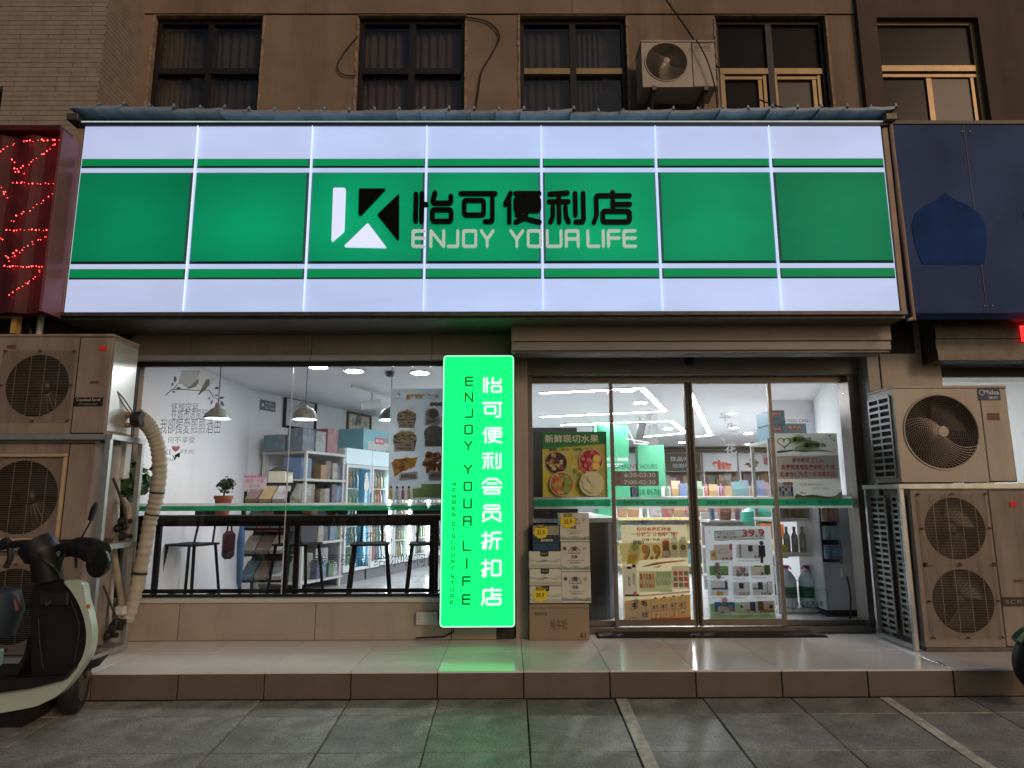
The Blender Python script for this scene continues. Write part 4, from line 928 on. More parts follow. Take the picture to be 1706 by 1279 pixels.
# odds and ends on top of the left unit
sf = thing('wooden_crate', 'small yellow wooden frame standing on the top left outdoor unit', 'wooden frame', at(15, 560, -.55))
p, q = at(-40, 556, -.6), at(32, 520, -.6); b = MB(); b.box(q.x-.035, q.x, -.62, -.56, p.z, q.z); b.box(p.x, q.x-.035, -.62, -.56, q.z-.035, q.z); b.box(p.x, p.x+.035, -.62, -.56, p.z, q.z-.035); b.build('frame', M('yellow pine', (.5, .30, .09), rough=.6, var=.2), sf)
o = MB(); p = at(65, 558, -.52); o.tube([p+Vector((0, 0, -.0)), p+Vector((.0, 0, .16))], .022, 10); tag(o.build('pipe_stub', m_white_frame, None, True, org=p), 'short pale pipe standing on the top left outdoor unit', 'pipe')
o = MB(); a = at(140, 545, -.42); o.rbox(a.x-.08, a.x+.16, -.50, -.40, 2.262, 2.282, .004); o.rbox(a.x-.05, a.x+.11, -.47, -.38, 2.284, 2.30, .004); tag(o.build('scrap_board', M('yellow pine', (.5, .30, .09)), None, org=(a.x, -.45, 2.26)), 'loose scrap of board lying on the top left outdoor unit', 'board')
wire('grey cables bunched on the top left outdoor unit', [at(38, 530, -.5), at(48, 545, -.52), at(52, 558, -.52)], .012)
# small unit on the upper wall
ux0, ux1, uy, uz0, uz1 = at(1068, 70, 0).x, at(1190, 70, 0).x, .0, 4.685, 5.125
cU = at(1110, 103, uy)
t, fx = fan_unit('outdoor_unit', 'small cream outdoor unit bracketed on the upper wall above the sign', 'outdoor air conditioner units', ux0, ux1, uy, .26, uz0, uz1, [(cU.x, cU.z, .185)], 'swirl', m_ac)
p, q = at(1154, 85, uy), at(1182, 73, uy); pr = Print(uy-.004); pr.line([(p.x, p.z), (q.x, p.z), (q.x, q.z), (p.x, q.z)], .004, (.2, .14, .1), True); pr.text('WAHIN', p.x+.012, q.x-.012, p.z+.014, q.z-.014, (.2, .14, .1)); pr.build('badge', p_card, t)
b = MB()
for x in (ux0+.08, ux1-.12):
    b = MB(); b.box(x, x+.035, uy-.02, UW, uz0-.04, uz0-.002); b.box(x, x+.035, UW-.04, UW-.001, uz0-.4, uz0-.04); b.tube([(x+.017, uy+.02, uz0-.03), (x+.017, UW-.02, uz0-.36)], .014, 6); b.build('wall_bracket', m_steel_dk, t)

# ================================================================== parked scooters
m_mint = M('pale mint scooter paint', (.50, .60, .53), rough=.25, var=.05, coat=.5)
m_sblk = M('black scooter plastic', (.008, .0075, .008), rough=.5, var=.2, scale=20)
sc = thing('scooter', 'pale mint electric scooter parked at the left edge, seen from behind its leg shield', 'scooter', at(60, 1180, -1.4))
D = -1.35
def sheet(name, pts, mat, y, d, curve=.0, cx=None, r=.0):
    """bent sheet traced by an outline, given real thickness and bulge"""
    P = [at(a, b_, y) for a, b_ in pts]; poly = [(p.x, p.z) for p in P]
    if r: poly = fillet(poly, r, True, 4)
    b = MB(); n = len(poly); cx_ = sum(p[0] for p in poly)/n if cx is None else cx
    f = lambda x: curve*(x-cx_)**2
    b.add([(x, y+f(x), z) for x, z in poly]+[(x, y+d+f(x), z) for x, z in poly], [tuple(range(n)), tuple(range(2*n-1, n-1, -1))]+[(i, (i+1) % n, (i+1) % n+n, i+n) for i in range(n)])
    return b.build(name, mat, sc)
# inner leg shield (rider's side, black) and the mint outer shell behind it
inner = [(88,966),(103,963),(113,972),(124,985),(135,1005),(143,1030),(147,1052),(146,1075),(141,1095),(131,1112),(115,1124),(90,1132),(52,1129),(49,1090),(50,1040),(47,1000),(54,975)]
sheet('inner_leg_shield', inner, m_sblk, D+.0, .05, .3, r=.01)
rim_ = [(118,966),(139,972),(141,995),(147,1015),(153,1042),(154,1064),(150,1088),(141,1104),(128,1123),(112,1144),(95,1160),(60,1177),(0,1188),(-90,1193),
       (-90,1141),(0,1153),(60,1143),(105,1131),(124,1116),(136,1099),(143,1076),(144,1052),(140,1030),(132,1007),(119,985),(104,968)]
P = [(at(a, b_, D-.02).x, at(a, b_, D-.02).z) for a, b_ in rim_]
b = MB(); b.prism(fillet(P, .03, True, 3), D-.02, D+.035); b.build('leg_shield_rim', m_mint, sc, True)
sheet('front_apron', [(96,966),(118,968),(134,990),(144,1020),(149,1055),(146,1085),(134,1108),(108,1130),(60,1140),(58,985)], m_mint, D+.04, .05, .3, r=.012)
b = MB(); fb = [(-80,1128),(52,1128),(110,1124),(130,1110),(112,1132),(60,1145),(0,1154),(-80,1146)]
P = [(at(a, b_, D-.03).x, at(a, b_, D-.03).z+.004) for a, b_ in fb]; b.prism(P, D-.06, D+.27); b.build('foot_board', m_sblk, sc)
pz_ = at(20, 1190, D); b = MB(); b.prism([(at(a, c, D).x, at(a, c, D).z) for a, c in ((-80,1188),(60,1180),(30,1215),(-80,1230))], D+.02, D+.22); b.build('battery_belly', m_sblk, sc)
b = MB(); b.prism([(at(a, c, D).x, at(a, c, D).z) for a, c in ((-60,1124),(0,1124),(28,1116),(44,1090),(50,1060),(47,1095),(34,1122),(24,1128),(-60,1132))], D-.02, D+.14); b.build('tunnel_edge', M('black scooter plastic'), sc)
# seat front and tail lamp at the frame edge
b = MB(); p = at(-14, 1020, D); b.lathe(p, [(.01, -.16), (.13, -.13), (.16, 0), (.13, .12), (.02, .15)], 18, 'z'); b.build('seat_post_cover', M('dull dark blue plastic', (.02, .035, .05), rough=.5), sc, True)
b = MB(); b.tube(smooth([at(-30, 985, D), at(5, 985, D), at(22, 998, D), at(28, 1018, D)], 6), .03, 10); b.build('grab_handle', M('dark red vinyl', (.05, .02, .02), rough=.5), sc, True)
p = at(2, 1095, D-.06); b = MB(); b.rbox(p.x-.05, p.x+.012, D-.1, D-.05, p.z-.045, p.z+.05, .01); b.build('side_lamp', M('mint lamp glass', (.25, .5, .42), rough=.15, var=0), sc)
# glove box, hook, seams and cables on the rider's side
g0, g1 = at(62, 1010, D-.012), at(122, 985, D-.012); b = MB(); b.rbox(g0.x, g1.x-.03, D-.008, D+.02, g0.z, g1.z, .008); b.build('glove_box_lid', M('dark grey scooter plastic', (.018, .017, .018), rough=.4), sc)
hk = at(84, 1002, D-.02); b = MB(); b.tube(smooth([hk, hk+Vector((0, -.03, -.015)), hk+Vector((0, -.045, .01))], 4), .007, 8); b.build('bag_hook', m_steel_dk, sc, True)
b = MB(); b.tube(smooth([at(64, 1030, D-.006), at(66, 1070, D-.006), at(72, 1115, D-.006)], 5), .003, 5); b.tube(smooth([at(118, 1000, D-.004), at(132, 1045, D-.004), at(124, 1100, D-.004)], 5), .003, 5); b.build('panel_seam', M('seam grey', (.04, .04, .04), rough=.5), sc)
b = MB(); b.tube(smooth([at(60, 912, D-.06), at(72, 930, D-.10), at(92, 948, D-.06), at(100, 966, D)], 5), .006, 6); b.tube(smooth([at(112, 912, D-.05), at(104, 932, D-.08), at(90, 955, D-.03)], 5), .006, 6); b.build('control_cable', m_black, sc, True)
pq = at(148, 1010, D-.022); b = MB(); b.disc(pq.x-.004, pq.z, .012, D-.0215, 12); b.build('side_reflector', M('amber reflector', (.5, .2, .03), rough=.2, var=0), sc)
# front wheel
wc = at(124, 1128, D+.26); wr = .20
q_dir = Vector((-.36, .933, 0))
b = MB(); n = 36; ax = Vector((q_dir.y, -q_dir.x, 0)); prof = [(wr-.055, -.045), (wr-.02, -.052), (wr-.002, -.03), (wr, 0), (wr-.002, .03), (wr-.02, .052), (wr-.055, .045)]
wc = Vector((at(124, 1140, D+.22).x, D+.22, pz(D+.22)+wr+.004))
vs = []; 
for i in range(n):
    a = 2*math.pi*i/n; rd = q_dir*math.cos(a)+Vector((0, 0, 1))*math.sin(a)
    for (r, o) in prof: vs.append(wc+rd*r+ax*o)
k = len(prof); b.add(vs, [(i*k+j, i*k+j+1, ((i+1) % n)*k+j+1, ((i+1) % n)*k+j) for i in range(n) for j in range(k-1)])
wh = b.build('front_wheel', m_black, sc, True)
b = MB(); b.cyl(wc-ax*.05, wc+ax*.05, .14, n=20); b.build('rim', m_steel_dk, wh)
b = MB(); b.tube([wc+Vector((0,0,.0))+ax*.07, wc+ax*.07+Vector((-.12, -.12, .34))], .022, 10); b.tube([wc-ax*.07, wc-ax*.07+Vector((-.12, -.12, .34))], .022, 10); b.build('fork', m_steel_dk, sc, True)
# steering head, bars, grip, mirror
b = MB(); b.tube(smooth([at(60, 905, D), at(75, 930, D), at(80, 965, D+.02)], 5), [.10]*5+[.08]*6, 14); b.build('steering_cowl', m_sblk, sc, True)
b = MB(); b.tube(smooth([at(-20, 915, D), at(40, 905, D), at(90, 912, D), at(118, 908, D-.02), at(150, 908, D-.06)], 6), .022, 8); b.build('handlebar', m_sblk, sc, True)
b = MB(); b.tube(smooth([at(112, 915, D-.02), at(140, 912, D-.07), at(165, 922, D-.13)], 6), [.045]*4+[.06]*4+[.07]*5, 14); b.build('hand_grip_cover', m_sblk, sc, True)
b = MB(); p = at(166, 938, D-.12); b.lathe(p+Vector((0, -.02, 0)), [(.002, -.01), (.062, -.006), (.066, .01), (.055, .05), (.02, .09)], 22, 'y', 1, 1.25); b.build('mirror', m_blackgloss, sc, True)
b = MB(); b.tube(smooth([at(95, 960, D), at(100, 935, D), at(110, 915, D)], 5), .016, 8); b.tube(smooth([at(122, 915, D), at(126, 925, D), at(127, 946, D)], 5), .008, 6); b.build('brake_lever', m_sblk, sc, True)
b = MB(); b.tube(smooth([at(128, 908, D), at(150, 870, D), at(157, 845, D), at(160, 838, D)], 5), .005, 6); p = at(154, 858, D); b.build('mirror_stem', m_sblk, sc)
b = MB(); p = at(152, 850, D); b.prism([(at(a, c, D).x, at(a, c, D).z) for a, c in ((146,866),(150,848),(158,836),(160,838),(158,852),(151,868))], D, D+.02); b.build('rear_mirror', m_blackgloss, sc)
b = MB(); b.tube(smooth([at(-10, 915, D), at(12, 900, D), at(18, 925, D), at(10, 945, D)], 5), .018, 8); b.build('cable_bunch', m_black, sc, True)
# sliver of another scooter at the right edge
s2 = thing('scooter', 'dark scooter wheel with green mudguard just showing at the right edge', 'scooter', at(1720, 1150, -1.3))
wc = at(1741, 1106, -1.2); b = MB(); vs = []
for i in range(n):
    a = 2*math.pi*i/n
    for (r, o) in prof: vs.append(wc+Vector((math.cos(a)*r*.9, o, math.sin(a)*r*.9)))
b.add(vs, [(i*k+j, i*k+j+1, ((i+1) % n)*k+j+1, ((i+1) % n)*k+j) for i in range(n) for j in range(k-1)]); wh = b.build('wheel', m_black, s2, True)
b = MB(); b.cyl(wc-Vector((0,.04,0)), wc+Vector((0,.04,0)), .14, n=20); b.build('rim', m_steel_dk, wh)
b = MB(); b.tube([wc+Vector((math.cos(a)*.205, 0, math.sin(a)*.205)) for a in [RAD(40+10*i) for i in range(11)]], .03, 8); b.build('mudguard', M('dark green paint', (.03, .13, .06), rough=.25, coat=.5), s2, True)
b = MB(); b.tube([wc, wc+Vector((.3, .02, .5))], .03, 8); b.build('fork', m_steel_dk, s2, True)
# ================================================================== cartons beside the doors
def carton(label, px0, py0, px1, py1, art, Y=-.034, d=.24, base=(.62, .60, .54), z0=None, group='milk cartons stacked by the door'):
    p, q = at(px0, py1, Y), at(px1, py0, Y)
    za = p.z if z0 is None else z0
    t = thing('milk_carton', label, 'carton', ((p.x+q.x)/2, Y+d/2, za), group)
    e = rnd.uniform(-.006, .006)
    o = MB(); o.rbox(p.x, q.x, Y+e, Y+d+e, za, q.z-.001, .003); o = o.build('carton_body', M('carton board %s' % label[:14], base, rough=.5, var=.05, scale=6), t)
    pr = Print(Y+e-.0006); W, H = q.x-p.x, q.z-za
    U = lambda u, v: (p.x+W*u, za+H*v)
    art(pr, U, W, H); pr.build('print', p_card, t); return t, q.z
def star(pr, U, W, H, u, v, r, price):
    c = U(u, v); n = 22
    pr.poly([(c[0]+r*W*(1 if i % 2 else .86)*math.cos(2*math.pi*i/n), c[1]+r*W*.9*(1 if i % 2 else .86)*math.sin(2*math.pi*i/n)) for i in range(n)], (.80, .58, .02))
    k = r*W; pr.rect(c[0]-k*.5, c[0]+k*.5, c[1]+k*.5, c[1]+k*.95, (.10, .08, .02)); pr.text('特惠价', c[0]-k*.42, c[0]+k*.42, c[1]+k*.56, c[1]+k*.9, (.8, .6, .1)); pr.text(price, c[0]-k*.5, c[0]+k*.5, c[1]-k*.35, c[1]+k*.22, (.08, .06, .02), .02)
def art_dome(sticker):
    def f(pr, U, W, H):
        for k, (v, a) in enumerate(((.12, (.20, .27, .20)), (.16, (.30, .36, .30)))):
            pr.poly([U(0, v-.05)]+[U(u/8, v+.03*math.sin(u*1.7+k)) for u in range(9)]+[U(1, v-.06)], a)
        c = U(.47, .62); pr.line([(c[0]+W*.2*math.cos(a), c[1]+H*.22*math.sin(a)) for a in [math.pi*i/10 for i in range(11)]], .004, (.12, .06, .04)); pr.line([(c[0]-W*.2, c[1]), (c[0]+W*.2, c[1])], .004, (.12, .06, .04))
        for u in (.38, .56): pr.line([U(u, .62), U(u, .8)], .003, (.12, .06, .04))
        pr.rect(*(U(.41, .7)[0], U(.53, .7)[0]), *(U(0, .70)[1], U(0, .84)[1]), (.12, .06, .04))
        pr.text('阿慕', U(.37, 0)[0], U(.57, 0)[0], U(0, .44)[1], U(0, .56)[1], (.10, .05, .03), .01)
        pr.text('SELECTED PURE MILK', U(.22, 0)[0], U(.8, 0)[0], U(0, .36)[1], U(0, .39)[1], (.2, .13, .1)); pr.text('精选纯牛奶', U(.33, 0)[0], U(.68, 0)[0], U(0, .27)[1], U(0, .325)[1], (.2, .13, .1))
        for u in (.14, .82): c = U(u, .78); pr.circ(c[0], c[1], W*.06, (.13, .07, .05) if u < .5 else (.5, .36, .3))
        c = U(.85, .1); pr.circ(c[0], c[1], W*.05, (.4, .18, .15))
        if sticker: star(pr, U, W, H, .28, .72, .27, '35.9')
    return f
def art_wave(sticker):
    def f(pr, U, W, H):
        pr.poly([U(.36, 1), U(.36, .72), U(.49, .66), U(.62, .72), U(.62, 1)], (.03, .025, .025)); pr.text('特仑苏', U(.40, 0)[0], U(.58, 0)[0], U(0, .80)[1], U(0, .92)[1], (.5, .45, .35))
        for k in range(3): pr.line([U(.02+u/10*.95, .40+.03*k+.05*math.sin(u*1.3+k*.8)) for u in range(11)], .0025, (.28, .34, .27))
        pr.poly([U(.35, .4), U(.5, .5), U(.62, .44), U(.5, .38)], (.2, .26, .2)); pr.rect(U(0, 0)[0], U(1, 0)[0], U(0, 0)[1], U(0, .22)[1], (.50, .46, .38)); pr.text('纯牛奶', U(.4, 0)[0], U(.62, 0)[0], U(0, .06)[1], U(0, .17)[1], (.36, .33, .28))
        if sticker: star(pr, U, W, H, .33, .5, .25, '39.9')
    return f
def art_dark(pr, U, W, H):
    pr.rect(U(.02, 0)[0], U(.98, 0)[0], U(0, .62)[1], U(0, .98)[1], (.33, .28, .22)); pr.rect(U(.02, 0)[0], U(.98, 0)[0], U(0, 0)[1], U(0, .3)[1], (.015, .05, .11))
    for k in range(4): pr.line([U(.1, .08+.05*k), U(.9, .1+.05*k)], .002, (.05, .12, .2))
    pr.rect(U(.25, 0)[0], U(.82, 0)[0], U(0, .32)[1], U(0, .5)[1], (.02, .03, .03)); pr.text('金典有机奶', U(.3, 0)[0], U(.76, 0)[0], U(0, .36)[1], U(0, .47)[1], (.75, .72, .65), .01)
    star(pr, U, W, H, .32, .74, .28, '35.9')
def art_board(pr, U, W, H):
    ink = (.10, .06, .035); pr.rect(U(0, 0)[0], U(1, 0)[0], U(0, .885)[1], U(0, .90)[1], (.05, .06, .04)); pr.text('精选牧场', U(.09, 0)[0], U(.3, 0)[0], U(0, .68)[1], U(0, .78)[1], ink, .01)
    pr.text('纯牛奶', U(.35, 0)[0], U(.63, 0)[0], U(0, .28)[1], U(0, .58)[1], ink); pr.text('61', U(.84, 0)[0], U(.94, 0)[0], U(0, .06)[1], U(0, .2)[1], ink, .03)
carton('plain brown cardboard carton printed 纯牛奶, at the bottom of the stack', 882, 1006, 981, 1067, art_board, Y=-.03, d=.27, base=(.30, .215, .14), z0=.003)
carton('white milk carton with the lowest yellow price star', 882.5, 976, 935.4, 1004.5, art_wave(True))
carton('white milk carton in the middle of its column, with plain black flap', 882, 947, 935, 975.5, art_wave(False))
carton('white milk carton just below the dark blue one', 881, 918, 934, 946.5, art_wave(False))
carton('dark blue milk carton with yellow price star on top of the white ones', 887, 875, 932, 917.5, art_dark, base=(.02, .045, .09))
carton('cream milk carton with brown dome emblem, lowest of its three', 936, 952.5, 984, 1004.5, art_dome(False))
carton('cream milk carton with brown dome emblem, middle of its three', 934.6, 902.5, 982.3, 952, art_dome(False))
carton('topmost cream milk carton with dome emblem and yellow price star', 932.8, 854.7, 981, 902, art_dome(True))
mt_ = thing('door_mat', 'long black rubber mat in front of the sliding glass doors', 'mat', (1.55, .14, 0))
b = MB(); xm0, xm1 = .70, 2.44; b.add([(xm0-.02,.03,.001),(xm1+.05,.03,.001),(xm1-.03,.243,.001),(xm0+.0,.243,.001),(xm0,.045,.016),(xm1+.03,.045,.016),(xm1-.045,.24,.016),(xm0+.015,.24,.016)], [(4,5,6,7),(0,1,5,4),(1,2,6,5),(2,3,7,6),(3,0,4,7)])
b.build('mat_base', m_black, mt_)
b = MB()
for k in range(9): y = .055+.02*k; b.box(xm0+.03, xm1-.05, y, y+.009, .0165, .0195)
b.build('mat_rib', m_black, mt_)
tw = MB(); p, q = at(1561, 1102, Z=.004), at(1573, 1108, Z=.004); tw.tube([p, p.lerp(q, .5)+Vector((.004, .004, .003)), q], .003, 6); tag(tw.build('twig', m_black, None, org=p), 'tiny dark twig lying on the platform near the tall outdoor unit', 'twig')
ob_ = thing('wall_outlet_box', 'small pale switch box on the low wall beside the green upright sign', 'outlet box', (-.66, -.02, .15))
p, q = at(693, 1041, -.02), at(730, 1019, -.02); box('cover', m_white_frame, ob_, p.x, q.x, -.035, -.001, p.z, q.z, .005); box('cover_plate', M('pale box door'), ob_, p.x+.02, q.x-.02, -.040, -.0355, p.z+.02, q.z-.02, .002)

# ================================================================== posters on the glass
class Art(Print):
    def setbox(s, x0, x1, z0, z1): s.b = (x0, x1, z0, z1); s.w = x1-x0; s.h = z1-z0; return s
    def X(s, u): return s.b[0]+s.w*u
    def Z(s, v): return s.b[2]+s.h*v
    def Rc(s, u0, u1, v0, v1, c): s.rect(s.X(u0), s.X(u1), s.Z(v0), s.Z(v1), c)
    def Tx(s, t, u0, u1, v0, v1, c, b=.0): s.text(t, s.X(u0), s.X(u1), s.Z(v0), s.Z(v1), c, b)
    def Ci(s, u, v, r, c, rz=None): s.circ(s.X(u), s.Z(v), r*s.w, c, (rz or r)*s.w)
    def Po(s, pts, c): s.poly([(s.X(u), s.Z(v)) for u, v in pts], c)
    def Li(s, pts, w, c): s.line([(s.X(u), s.Z(v)) for u, v in pts], w, c)
    def blobs(s, u, v, r, cols, n, rr=.2, sq=1.):
        for _ in range(n):
            a, d = rnd.uniform(0, 6.28), r*math.sqrt(rnd.random())*.85
            k = rr*r*rnd.uniform(.6, 1.3); cx, cz = s.X(u)+d*s.w*math.cos(a), s.Z(v)+d*s.w*sq*math.sin(a)
            m_ = rnd.randint(5, 8); ph = rnd.random()*6; q = [(min(s.b[1], max(s.b[0], cx+k*s.w*rnd.uniform(.7, 1.2)*math.cos(ph+6.283*i/m_))), min(s.b[3], max(s.b[2], cz+k*s.w*sq*rnd.uniform(.7, 1.2)*math.sin(ph+6.283*i/m_)))) for i in range(m_)]; s.poly(q, rnd.choice(cols))
    def kmark(s, u, v, h):
        f = lambda a, b_: (s.X(u)+a*h, s.Z(v)+b_*h); c = (.02, .02, .02)
        s.poly([f(.42, 1), f(1, 1), f(.42, .5)], c); s.poly([f(1, .9), f(.7, .5), f(1, .0)], c); s.poly([f(.1, 1), f(.28, 1), f(.28, .25), f(.1, .05)], (.6, .6, .6)); s.poly([f(.3, 0), f(.85, 0), f(.58, .4)], (.6, .6, .6))
def poster(label, px0, py0, px1, py1, Y, bg, art, mat=None):
    p, q = at(px0, py1, Y), at(px1, py0, Y); p2 = at(px0+(853-px0)*.0, py1, Y)
    x0, x1 = min(p.x, at(px0, py0, Y).x), max(q.x, at(px1, py1, Y).x)
    x0 = (p.x+at(px0, py0, Y).x)/2; x1 = (q.x+at(px1, py1, Y).x)/2
    t = thing('poster', label, 'poster', ((x0+x1)/2, Y, p.z))
    pr = Art(Y, .00025).setbox(x0, x1, p.z, q.z); pr.Rc(0, 1, 0, 1, bg); art(pr)
    o = pr.build('print', mat or p_paper, t); o2 = MB(); o2.box(x0-.001, x1+.001, Y+.0003, Y+.0013, p.z-.001, q.z+.001); o2.build('paper_sheet', M('poster paper', (.7, .7, .66), rough=.6, var=0), t) if mat else None
    return t
def art_fruit(a):
    yel = (.62, .55, .06)
    a.Rc(0, 1, 0, 1, (.52, .50, .12)); a.blobs(.3, .3, .5, [(.60,.56,.13), (.50,.52,.15), (.62,.52,.06)], 20, .3)
    a.Po([(0, 1), (1, 1), (1, .83), (0, .75)], (.02, .20, .06)); a.Po([(0, .75), (1, .83), (1, .815), (0, .735)], (.05, .30, .04))
    a.Tx('新鲜现切水果', .04, .88, .83, .955, (.72, .74, .66), .014); a.Tx('新鲜 · 现切 · 健康 · 活力', .1, .8, .70, .755, (.03, .16, .03), .01)
    for (u, v, r, rim, cols, sec) in ((.21,.52,.18,(.45,.33,.2),[(.05,.02,.03),(.35,.08,.06),(.6,.45,.15),(.55,.5,.35),(.08,.06,.05),(.5,.25,.08)],None), (.75,.55,.19,(.6,.58,.45),[(.55,.06,.08),(.4,.02,.05),(.65,.2,.2)],(.75,.55,.12)),
                                 (.29,.20,.19,(.5,.52,.35),[(.55,.12,.05),(.65,.45,.12),(.25,.4,.1),(.6,.25,.1)],(.2,.3,.06)), (.75,.20,.19,(.72,.72,.66),[(.75,.72,.4),(.7,.62,.2),(.72,.7,.55)],None)):
        a.Ci(u, v, r, rim); a.Ci(u, v, r*.92, cols[0]); a.blobs(u, v, r*.85, cols, 46, .22)
        if sec: a.Ci(u+.09, v+.03, .065, sec); a.Ci(u+.09, v+.03, .05, tuple(min(1, c*1.25) for c in sec)); a.Ci(u+.07, v-.08, .065, sec); a.Ci(u+.07, v-.08, .045, tuple(min(1, c*1.3) for c in sec))
    for (u, v) in ((.57, .44), (.63, .38)): a.Ci(u, v, .035, (.5, .12, .06))
    for (u, v, s_) in ((.53, .64, 1), (.46, .42, -1), (.56, .18, 1)): a.Li([(u, v), (u-.03*s_, v-.05), (u+.01, v-.08), (u, v-.12)], .003, (.05, .05, .02))
poster('green and yellow fresh cut fruit poster with four fruit bowls on the glass', 904, 719, 1011, 828, .30, (.5, .5, .1), art_fruit, p_card)
def art_deal(a):
    a.Po([(0, .6), (1, .66), (1, .82), (0, .8)], (.74, .66, .36))
    a.kmark(.03, .955, .012); a.Tx('怡可会员折扣店', .24, .76, .935, .975, (.58, .06, .05), .03); a.Tx('一分钱粉 让你嗨翻嗨', .15, .86, .875, .925, (.58, .06, .05), .03)
    a.Tx('日销 / 外卖 / 元气', .32, .75, .825, .855, (.06, .05, .04), .015)
    for k, (du, dv, c, bo) in enumerate(((.012, -.008, (.2,.12,.03), .055), (0, 0, (.85,.80,.62), .05), (0, 0, (.78,.42,.03), .01))): a.Tx('9.9', .3+du, .58+du, .63+dv, .79+dv, c, bo)
    a.Tx('元', .6, .645, .65, .675, (.06, .05, .04), .02); a.Tx('3', .67, .74, .66, .735, (.05, .05, .05), .03); a.Tx('瓶', .76, .80, .67, .695, (.06, .05, .04), .02)
    a.Po([(.06, .58), (.24, .58), (.3, .8), (.14, .82)], (.70, .64, .44)); a.Po([(.08, .585), (.2, .585), (.24, .68), (.1, .68)], (.72, .55, .06)); a.Ci(.2, .76, .055, (.45, .58, .18)); a.Tx('限购3', .18, .34, .79, .835, (.03, .03, .03), .02)
    for (u, h, c) in ((.67, .83, (.5,.12,.10)), (.80, .86, (.72,.72,.66)), (.93, .85, (.6,.62,.55))): a.Rc(u-.05, u+.05, .65, h, c); a.Rc(u-.03, u+.03, h, h+.02, (.6,.6,.56)); a.Ci(u, .76, .04, (.22,.28,.10)); a.Rc(u-.05, u+.05, .66, .72, (.78,.78,.74))
    a.Po([(.3, .55), (.36, .57), (.95, .61), (.97, .625), (.5, .60)], (.72, .28, .12)); a.Po([(.45, .55), (.6, .57), (.55, .54)], (.35, .5, .2))
    a.Rc(.02, .22, .27, .56, (.74, .74, .68)); a.Rc(.07, .14, .53, .555, (.04,.03,.03)); a.Rc(.15, .2, .545, .58, (.04,.03,.03)); a.Tx('维C水', .08, .12, .34, .47, (.06,.06,.06), .01); a.Tx('维它命水', .15, .19, .36, .5, (.06,.06,.06), .01)
    a.Rc(.24, .74, .29, .51, (.60, .66, .48)); a.Rc(.74, 1, .32, .56, (.72, .68, .6))
    for k in range(5): a.Rc(.26+.045*k, .295+.045*k, .33, .48, ((.62,.18,.14),(.7,.45,.1),(.55,.3,.3))[k % 3]); a.Rc(.265+.045*k, .29+.045*k, .37, .42, (.8,.74,.6))
    for k in range(5): a.Rc(.51+.045*k, .54+.045*k, .36, .50, (.40, .55, .35)); a.Rc(.515+.045*k, .535+.045*k, .4, .44, (.75,.78,.7))
    for r_ in range(3):
        for k in range(3): a.Rc(.76+.08*k, .82+.08*k, .34+.06*r_, .385+.06*r_, ((.6,.2,.22),(.25,.3,.2),(.55,.16,.12))[(r_+k) % 3])
    a.Tx('任选两件', .56, .74, .285, .305, (.2,.2,.18)); a.Po([(.25, .255), (1, .30), (1, .285), (.25, .24)], (.6, .35, .5)); a.Rc(.02, .24, .245, .265, (.04,.04,.04)); a.Ci(.18, .275, .03, (.7,.25,.35))
    a.Po([(.02, 0), (.98, 0), (1, .26), (.38, .215), (.02, .2)], (.70, .42, .14)); a.Rc(.02, .4, .0, .19, (.74, .70, .56)); a.blobs(.2, .1, .2, [(.6,.55,.2),(.75,.7,.55),(.4,.4,.35)], 14, .25)
    for (u, v) in ((.12, .12), (.26, .145)): a.Tx('毛', u, u+.09, v, v+.06, (.05,.06,.12), .03)
    a.Tx('已', .27, .36, .03, .075, (.06,.06,.1), .03)
    for k in range(4):
        u = .47+.135*k; v = .05+.01*k; a.Rc(u-.055, u+.06, v-.03, v+.13, (.76, .70, .56)); a.Po([(u-.05, v+.13), (u+.055, v+.13), (u+.025, v+.17), (u-.02, v+.17)], (.72,.66,.5)); a.Rc(u-.02, u+.025, v+.17, v+.183, (.05,.04,.03))
        a.Tx('冰茶', u-.05, u+.055, v+.055, v+.105, (.05,.05,.05), .02); a.Rc(u-.05, u+.055, v+.04, v+.047, (.2,.2,.1)); a.blobs(u, v+.0, .04, [(.6,.4,.1),(.5,.55,.2)], 4, .4)
    a.Po([(.4, 0), (.98, 0), (.98, .03), (.4, .02)], (.62, .16, .08)); a.Tx('2.9元', .08, .2, .015, .035, (.2,.15,.1))
poster('crowded yellow drinks poster priced 9.9 on one sliding glass door', 1036.5, 874, 1147.5, 1032, .250, (.78, .70, .42), art_deal)
